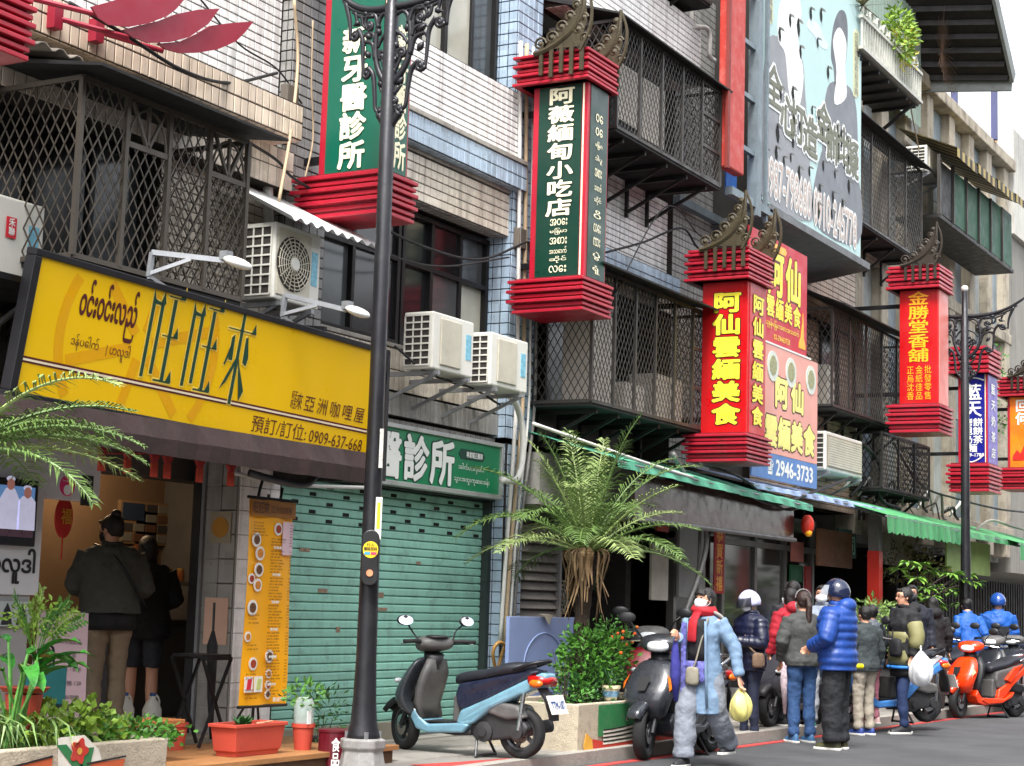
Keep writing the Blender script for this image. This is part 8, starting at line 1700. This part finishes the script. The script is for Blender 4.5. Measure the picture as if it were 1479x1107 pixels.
# 5 blue puffer with helmet
c = G(1208, 1083, 0); pr, P, hp, lx = person('tall person in bright blue puffer jacket and dark helmet, back to the camera', (c.x, c.y, 0), R(88), 1.73, build=1.05, arms={1: ((.0, .30, 1.13), (.22, .16, 1.03)), -1: ((-.02, -.28, 1.12), (.12, -.22, .94))}, topm=cloth('royal_blue_puffer', rgb(34, 76, 160), .5, bump=.3), puff=.016, botm=BLKC, hair='hidden', hem=.80, ease=.065, hood=True, shoes=mat('yellow_black_shoe', rgb(60, 60, 30), .6), bottom='wide')
helmet(pr, hp, paint('navy_helmet', rgb(26, 34, 60), .15), vm=mat('clear_visor', rgb(200, 206, 216), .1, alpha=.6)); MB().tube(bez([(.06, .12, 1.46), (-.1, .05, 1.42), (-.17, -.08, 1.2), (-.10, -.24, .95)], 6), .011, 6).build('bag_strap', mat('strap_grey', rgb(60, 64, 90), .6), pr, local=True, smooth=True)
# 6 masked face between them
c = G(1186, 1052, .1); pr, P, hp, lx = person('masked person in pale top facing the camera between the ponytail and the blue puffer', (c.x, c.y, .1), R(190), 1.62, topm=cloth('pale_print_top', rgb(150, 160, 176)), botm=cloth('pale_grey_trousers', rgb(170, 174, 180)), hair='bob', mask=MASK, shoes=mat('teal_shoe', rgb(70, 130, 120), .6))
c = G(1166, 1046, .1); person('dark haired person deep in the queue behind the ponytailed woman', (c.x + .3, c.y + .3, .1), R(30), 1.68, topm=cloth('dark_grey_coat', rgb(44, 44, 50)), botm=BLKC, hair='short', shoes=mat('black_canvas_shoe', rgb(30, 30, 34), .7))
# 7 beige trousers
c = G(1248, 1062, 0); pr, P, hp, lx = person('person in dark grey jacket and beige trousers holding something yellow in the queue', (c.x, c.y, 0), R(62), 1.50, topm=cloth('charcoal_jacket', rgb(58, 66, 68)), botm=cloth('beige_trousers', rgb(176, 166, 150)), hair='short', hem=.84, ease=.05, shoes=mat('navy_shoe', rgb(40, 60, 120), .6), arms={1: ((-.02, .26, 1.13), (.14, .24, .92)), -1: ((-.02, -.27, 1.12), (.06, -.27, .9))})
yl = single(MB().tube([(0, 0, 0), (.10, -.05, .0)], .028, 10), 'yellow_tube', mat('bright_yellow', rgb(230, 220, 20), .4), 'bright yellow tube in the hand of the person in beige trousers', 'tube'); yl.location = U(1240, 966, c.y - .3)
c2_ = G(1240, 1046, .1); pr, P, hp, lx = person('person in pink trousers and striped padded jacket behind the beige trousers', (c2_.x + .15, c2_.y - .1, .1), R(70), 1.42, topm=cloth('striped_jacket', rgb(86, 92, 100), .6), puff=.012, botm=cloth('pink_trousers', rgb(206, 130, 146)), hair='short', ease=.05, shoes=mat('pink_shoe', rgb(216, 180, 176), .6))
# 9 olive man
c = G(1306, 1060, 0); h9 = 136
pr, P, hp, lx = person('man with glasses in black and olive hooded jacket holding a white plastic bag', (c.x, c.y, 0), R(h9), 1.74, legs={1: ((.05, .09, .08), (.08, .09, .48)), -1: ((-.06, -.09, .08), (-.01, -.09, .48))}, arms={1: ((-.02, .26, 1.13), (.04, .26, .90)), -1: ((-.06, -.24, 1.14), (.02, -.26, .90))}, topm=cloth('black_soft_jacket', rgb(24, 24, 28)), botm=cloth('blue_leggings', rgb(36, 56, 100)), bottom='slim', hair='short', hem=.78, ease=.055, hood=True, shoes=mat('black_runner', rgb(26, 26, 30), .6), sole=mat('sole_white', rgb(214, 212, 206), .6))
OLV = cloth('olive_quilt', rgb(142, 138, 92), .6, bump=.3); cf = MB()
for s in (-1, 1):
    sh = Vector((-.01, s * .165, 1.38)); el = Vector((-.06 if s < 0 else -.02, s * (.24 if s < 0 else .26), 1.13)); wr = Vector((.02, s * .26, .90)); pts = [sh.lerp(el, t_) for t_ in (.25, .45, .65, .85, 1)] + [el.lerp(wr, t_) for t_ in (.3, .6)]; MB().tube(pts, [.07, .1, .094, .096, .09, .086, .08], 16).build('sleeve_panel', OLV, pr, local=True, smooth=True)
MB().loft([ell((.0, 0, z), a, b_, 20) for z, a, b_ in ((.80, .176, .222), (.88, .182, .226), (.96, .172, .216), (1.04, .166, .206), (1.12, .172, .212), (1.18, .174, .214))], cap=False).build('body_panel', OLV, pr, local=True, smooth=True, mods=lambda o: setattr(o.modifiers.new('thick', 'SOLIDIFY'), 'thickness', .01))
MB().tube([(.0 + .19 * math.cos(a) * .98, .205 * math.sin(a), .77) for a in np.linspace(0, 2 * PI, 20)], .02, 8).build('blue_waist_band', mat('blue_band', rgb(40, 120, 200), .6), pr, local=True, smooth=True); MB().loft([ell((0, 0, z), a, b_) for z, a, b_ in ((.66, .15, .2), (.72, .155, .20), (.8, .15, .2))]).build('undershirt', cloth('black_soft_jacket', rgb(1, 1, 1)), pr, local=True, smooth=True)
bag(pr, (.17, .1, 1.0), (.05, .12, .11), cloth('black_sling', rgb(28, 28, 32)), [(-.1, -.14, 1.42), (.1, -.02, 1.3), (.19, .06, 1.15), (.2, .09, 1.05)], name='sling_bag')
MB().tube([hp(.085, .055, .02), hp(.095, .03, .02), hp(.095, -.03, .02), hp(.085, -.055, .02), hp(.0, -.082, .025)], .004, 5).tube([hp(.085, .055, .02), hp(.0, .082, .025)], .004, 5).build('glasses', BLK, pr, local=True)
hx = Vector((c.x, c.y, 0)) + Matrix.Rotation(R(h9), 3, 'Z') @ (Vector((.04, -.27, .82)) * (1.74 / 1.7)); hx2 = Vector((c.x, c.y, 0)) + Matrix.Rotation(R(h9), 3, 'Z') @ (Vector((.05, .27, .80)) * (1.74 / 1.7))
carrier('white plastic carrier bag held by the man in black and olive', tuple(U(1330, 940, c.y - .35)), mat('white_bag', rgb(228, 230, 232), .4, var=.1, vs=10), 1.45, 4)
# 10.. background figures
c = G(1348, 1032, .1); person('bulky person in dark navy clothes standing among the scooters', (c.x, c.y + .3, .1), R(200), 1.72, build=1.15, topm=cloth('dark_navy_coat', rgb(22, 26, 42)), botm=BLKC, hair='short', mask=mat('dark_mask', rgb(60, 60, 66), .7))
c = G(1377, 1026, .1); person('person in a black hooded coat behind the far lamp post', (c.x, c.y + .3, .1), R(30), 1.58, topm=cloth('black_coat', rgb(24, 22, 26)), botm=BLKC, hair='long', hood=True)
c = G(1442, 1020, 0); pr, P, hp, lx = person('delivery rider in bright blue jacket with black back panel and blue helmet', (c.x, c.y, 0), R(25), 1.78, build=1.08, topm=cloth('rider_blue', rgb(22, 96, 190), .6), botm=BLKC, hair='hidden', hem=.84, ease=.06)
helmet(pr, hp, paint('blue_helmet', rgb(30, 70, 140), .15)); MB().loft([[( -.168 - .006 * (abs(y) < .1), y, z) for y in (-.13, -.05, .05, .13)] for z in (.95, 1.05, 1.15, 1.22)], cap=False, closed=False).build('back_panel', BLKC, pr, local=True, mods=lambda o: setattr(o.modifiers.new('thick', 'SOLIDIFY'), 'thickness', .03)); MB().loft([[(-.178, y, z) for y in (-.15, 0, .15)] for z in (.90, .93)], cap=False, closed=False).build('reflective_band', mat('silver_band', rgb(170, 174, 180), .4), pr, local=True, mods=lambda o: setattr(o.modifiers.new('thick', 'SOLIDIFY'), 'thickness', .03))
c = G(1412, 1016, .1); pr, P, hp, lx = person('person in blue jacket bending behind the far lamp post', (c.x, c.y + .1, .1), R(40), 1.60, lean=.25, topm=cloth('rider_blue', rgb(22, 96, 190), .6), botm=BLKC, hair='short')
c = G(1468, 1016, 0); pr, P, hp, lx = person('child with lilac mask and dark jacket walking toward the camera at the right edge', (c.x, c.y, 0), R(205), 1.30, topm=cloth('dark_blue_jacket', rgb(34, 40, 62)), botm=cloth('grey_track_trousers', rgb(60, 64, 74)), hair='fringe', mask=mat('lilac_mask', rgb(190, 170, 216), .7), shoes=mat('grey_shoe', rgb(120, 120, 124), .6), legs={1: ((.1, .08, .08), (.08, .08, .48)), -1: ((-.1, -.08, .1), (.0, -.08, .48))})
# in the curry shop
c = Vector((10.62, .72, FZ)); pr, P, hp, lx = person('man in dark grey jacket and khaki trousers ordering at the curry shop', tuple(c), R(62), 1.74, build=1.06, head=(.55, .28), lean=.06, arms={1: ((.05, .27, 1.14), (.24, .12, 1.10)), -1: ((.0, -.28, 1.13), (.16, -.16, 1.04))}, topm=cloth('charcoal_bomber', rgb(70, 72, 66), bump=.6), botm=cloth('khaki_corduroy', rgb(150, 132, 108)), hair='bun', hem=.93, ease=.07, mask=mat('black_mask', rgb(24, 24, 26), .7), shoes=mat('brown_shoe', rgb(90, 70, 50), .6), fine=True)
MB().loft([ell((.0, 0, z), a, b_) for z, a, b_ in ((.80, .162, .215), (.86, .165, .22), (.97, .155, .2))]).build('shirt_tail', cloth('black_tee', rgb(22, 22, 26)), pr, local=True, smooth=True)
MB().tube(bez([(.08, .12, 1.46), (-.12, .06, 1.4), (-.2, -.08, 1.2), (-.12, -.24, 1.0)], 6), .012, 6).build('bag_strap', BLK, pr, local=True, smooth=True)
c = Vector((11.42, 1.05, FZ)); pr, P, hp, lx = person('woman in black top and dark shorts standing beside the man at the curry shop', tuple(c), R(40), 1.60, arms={1: ((.0, .25, 1.13), (.18, .14, 1.02)), -1: ((.02, -.26, 1.14), (.22, -.18, 1.08))}, topm=cloth('black_sweater', rgb(20, 20, 24)), botm=cloth('charcoal_shorts', rgb(52, 54, 62)), bottom='shorts', hair='bob', hem=.78, ease=.07, shoes=mat('black_canvas_shoe', rgb(30, 30, 34), .7))
c = U(893, 880, .6); person('dim person in a red hooded top inside the dark shop behind the palm', (17.9, .9, .12), R(215), 1.55, topm=cloth('dark_red_hoodie', rgb(110, 24, 36)), botm=BLKC, hair='bob')
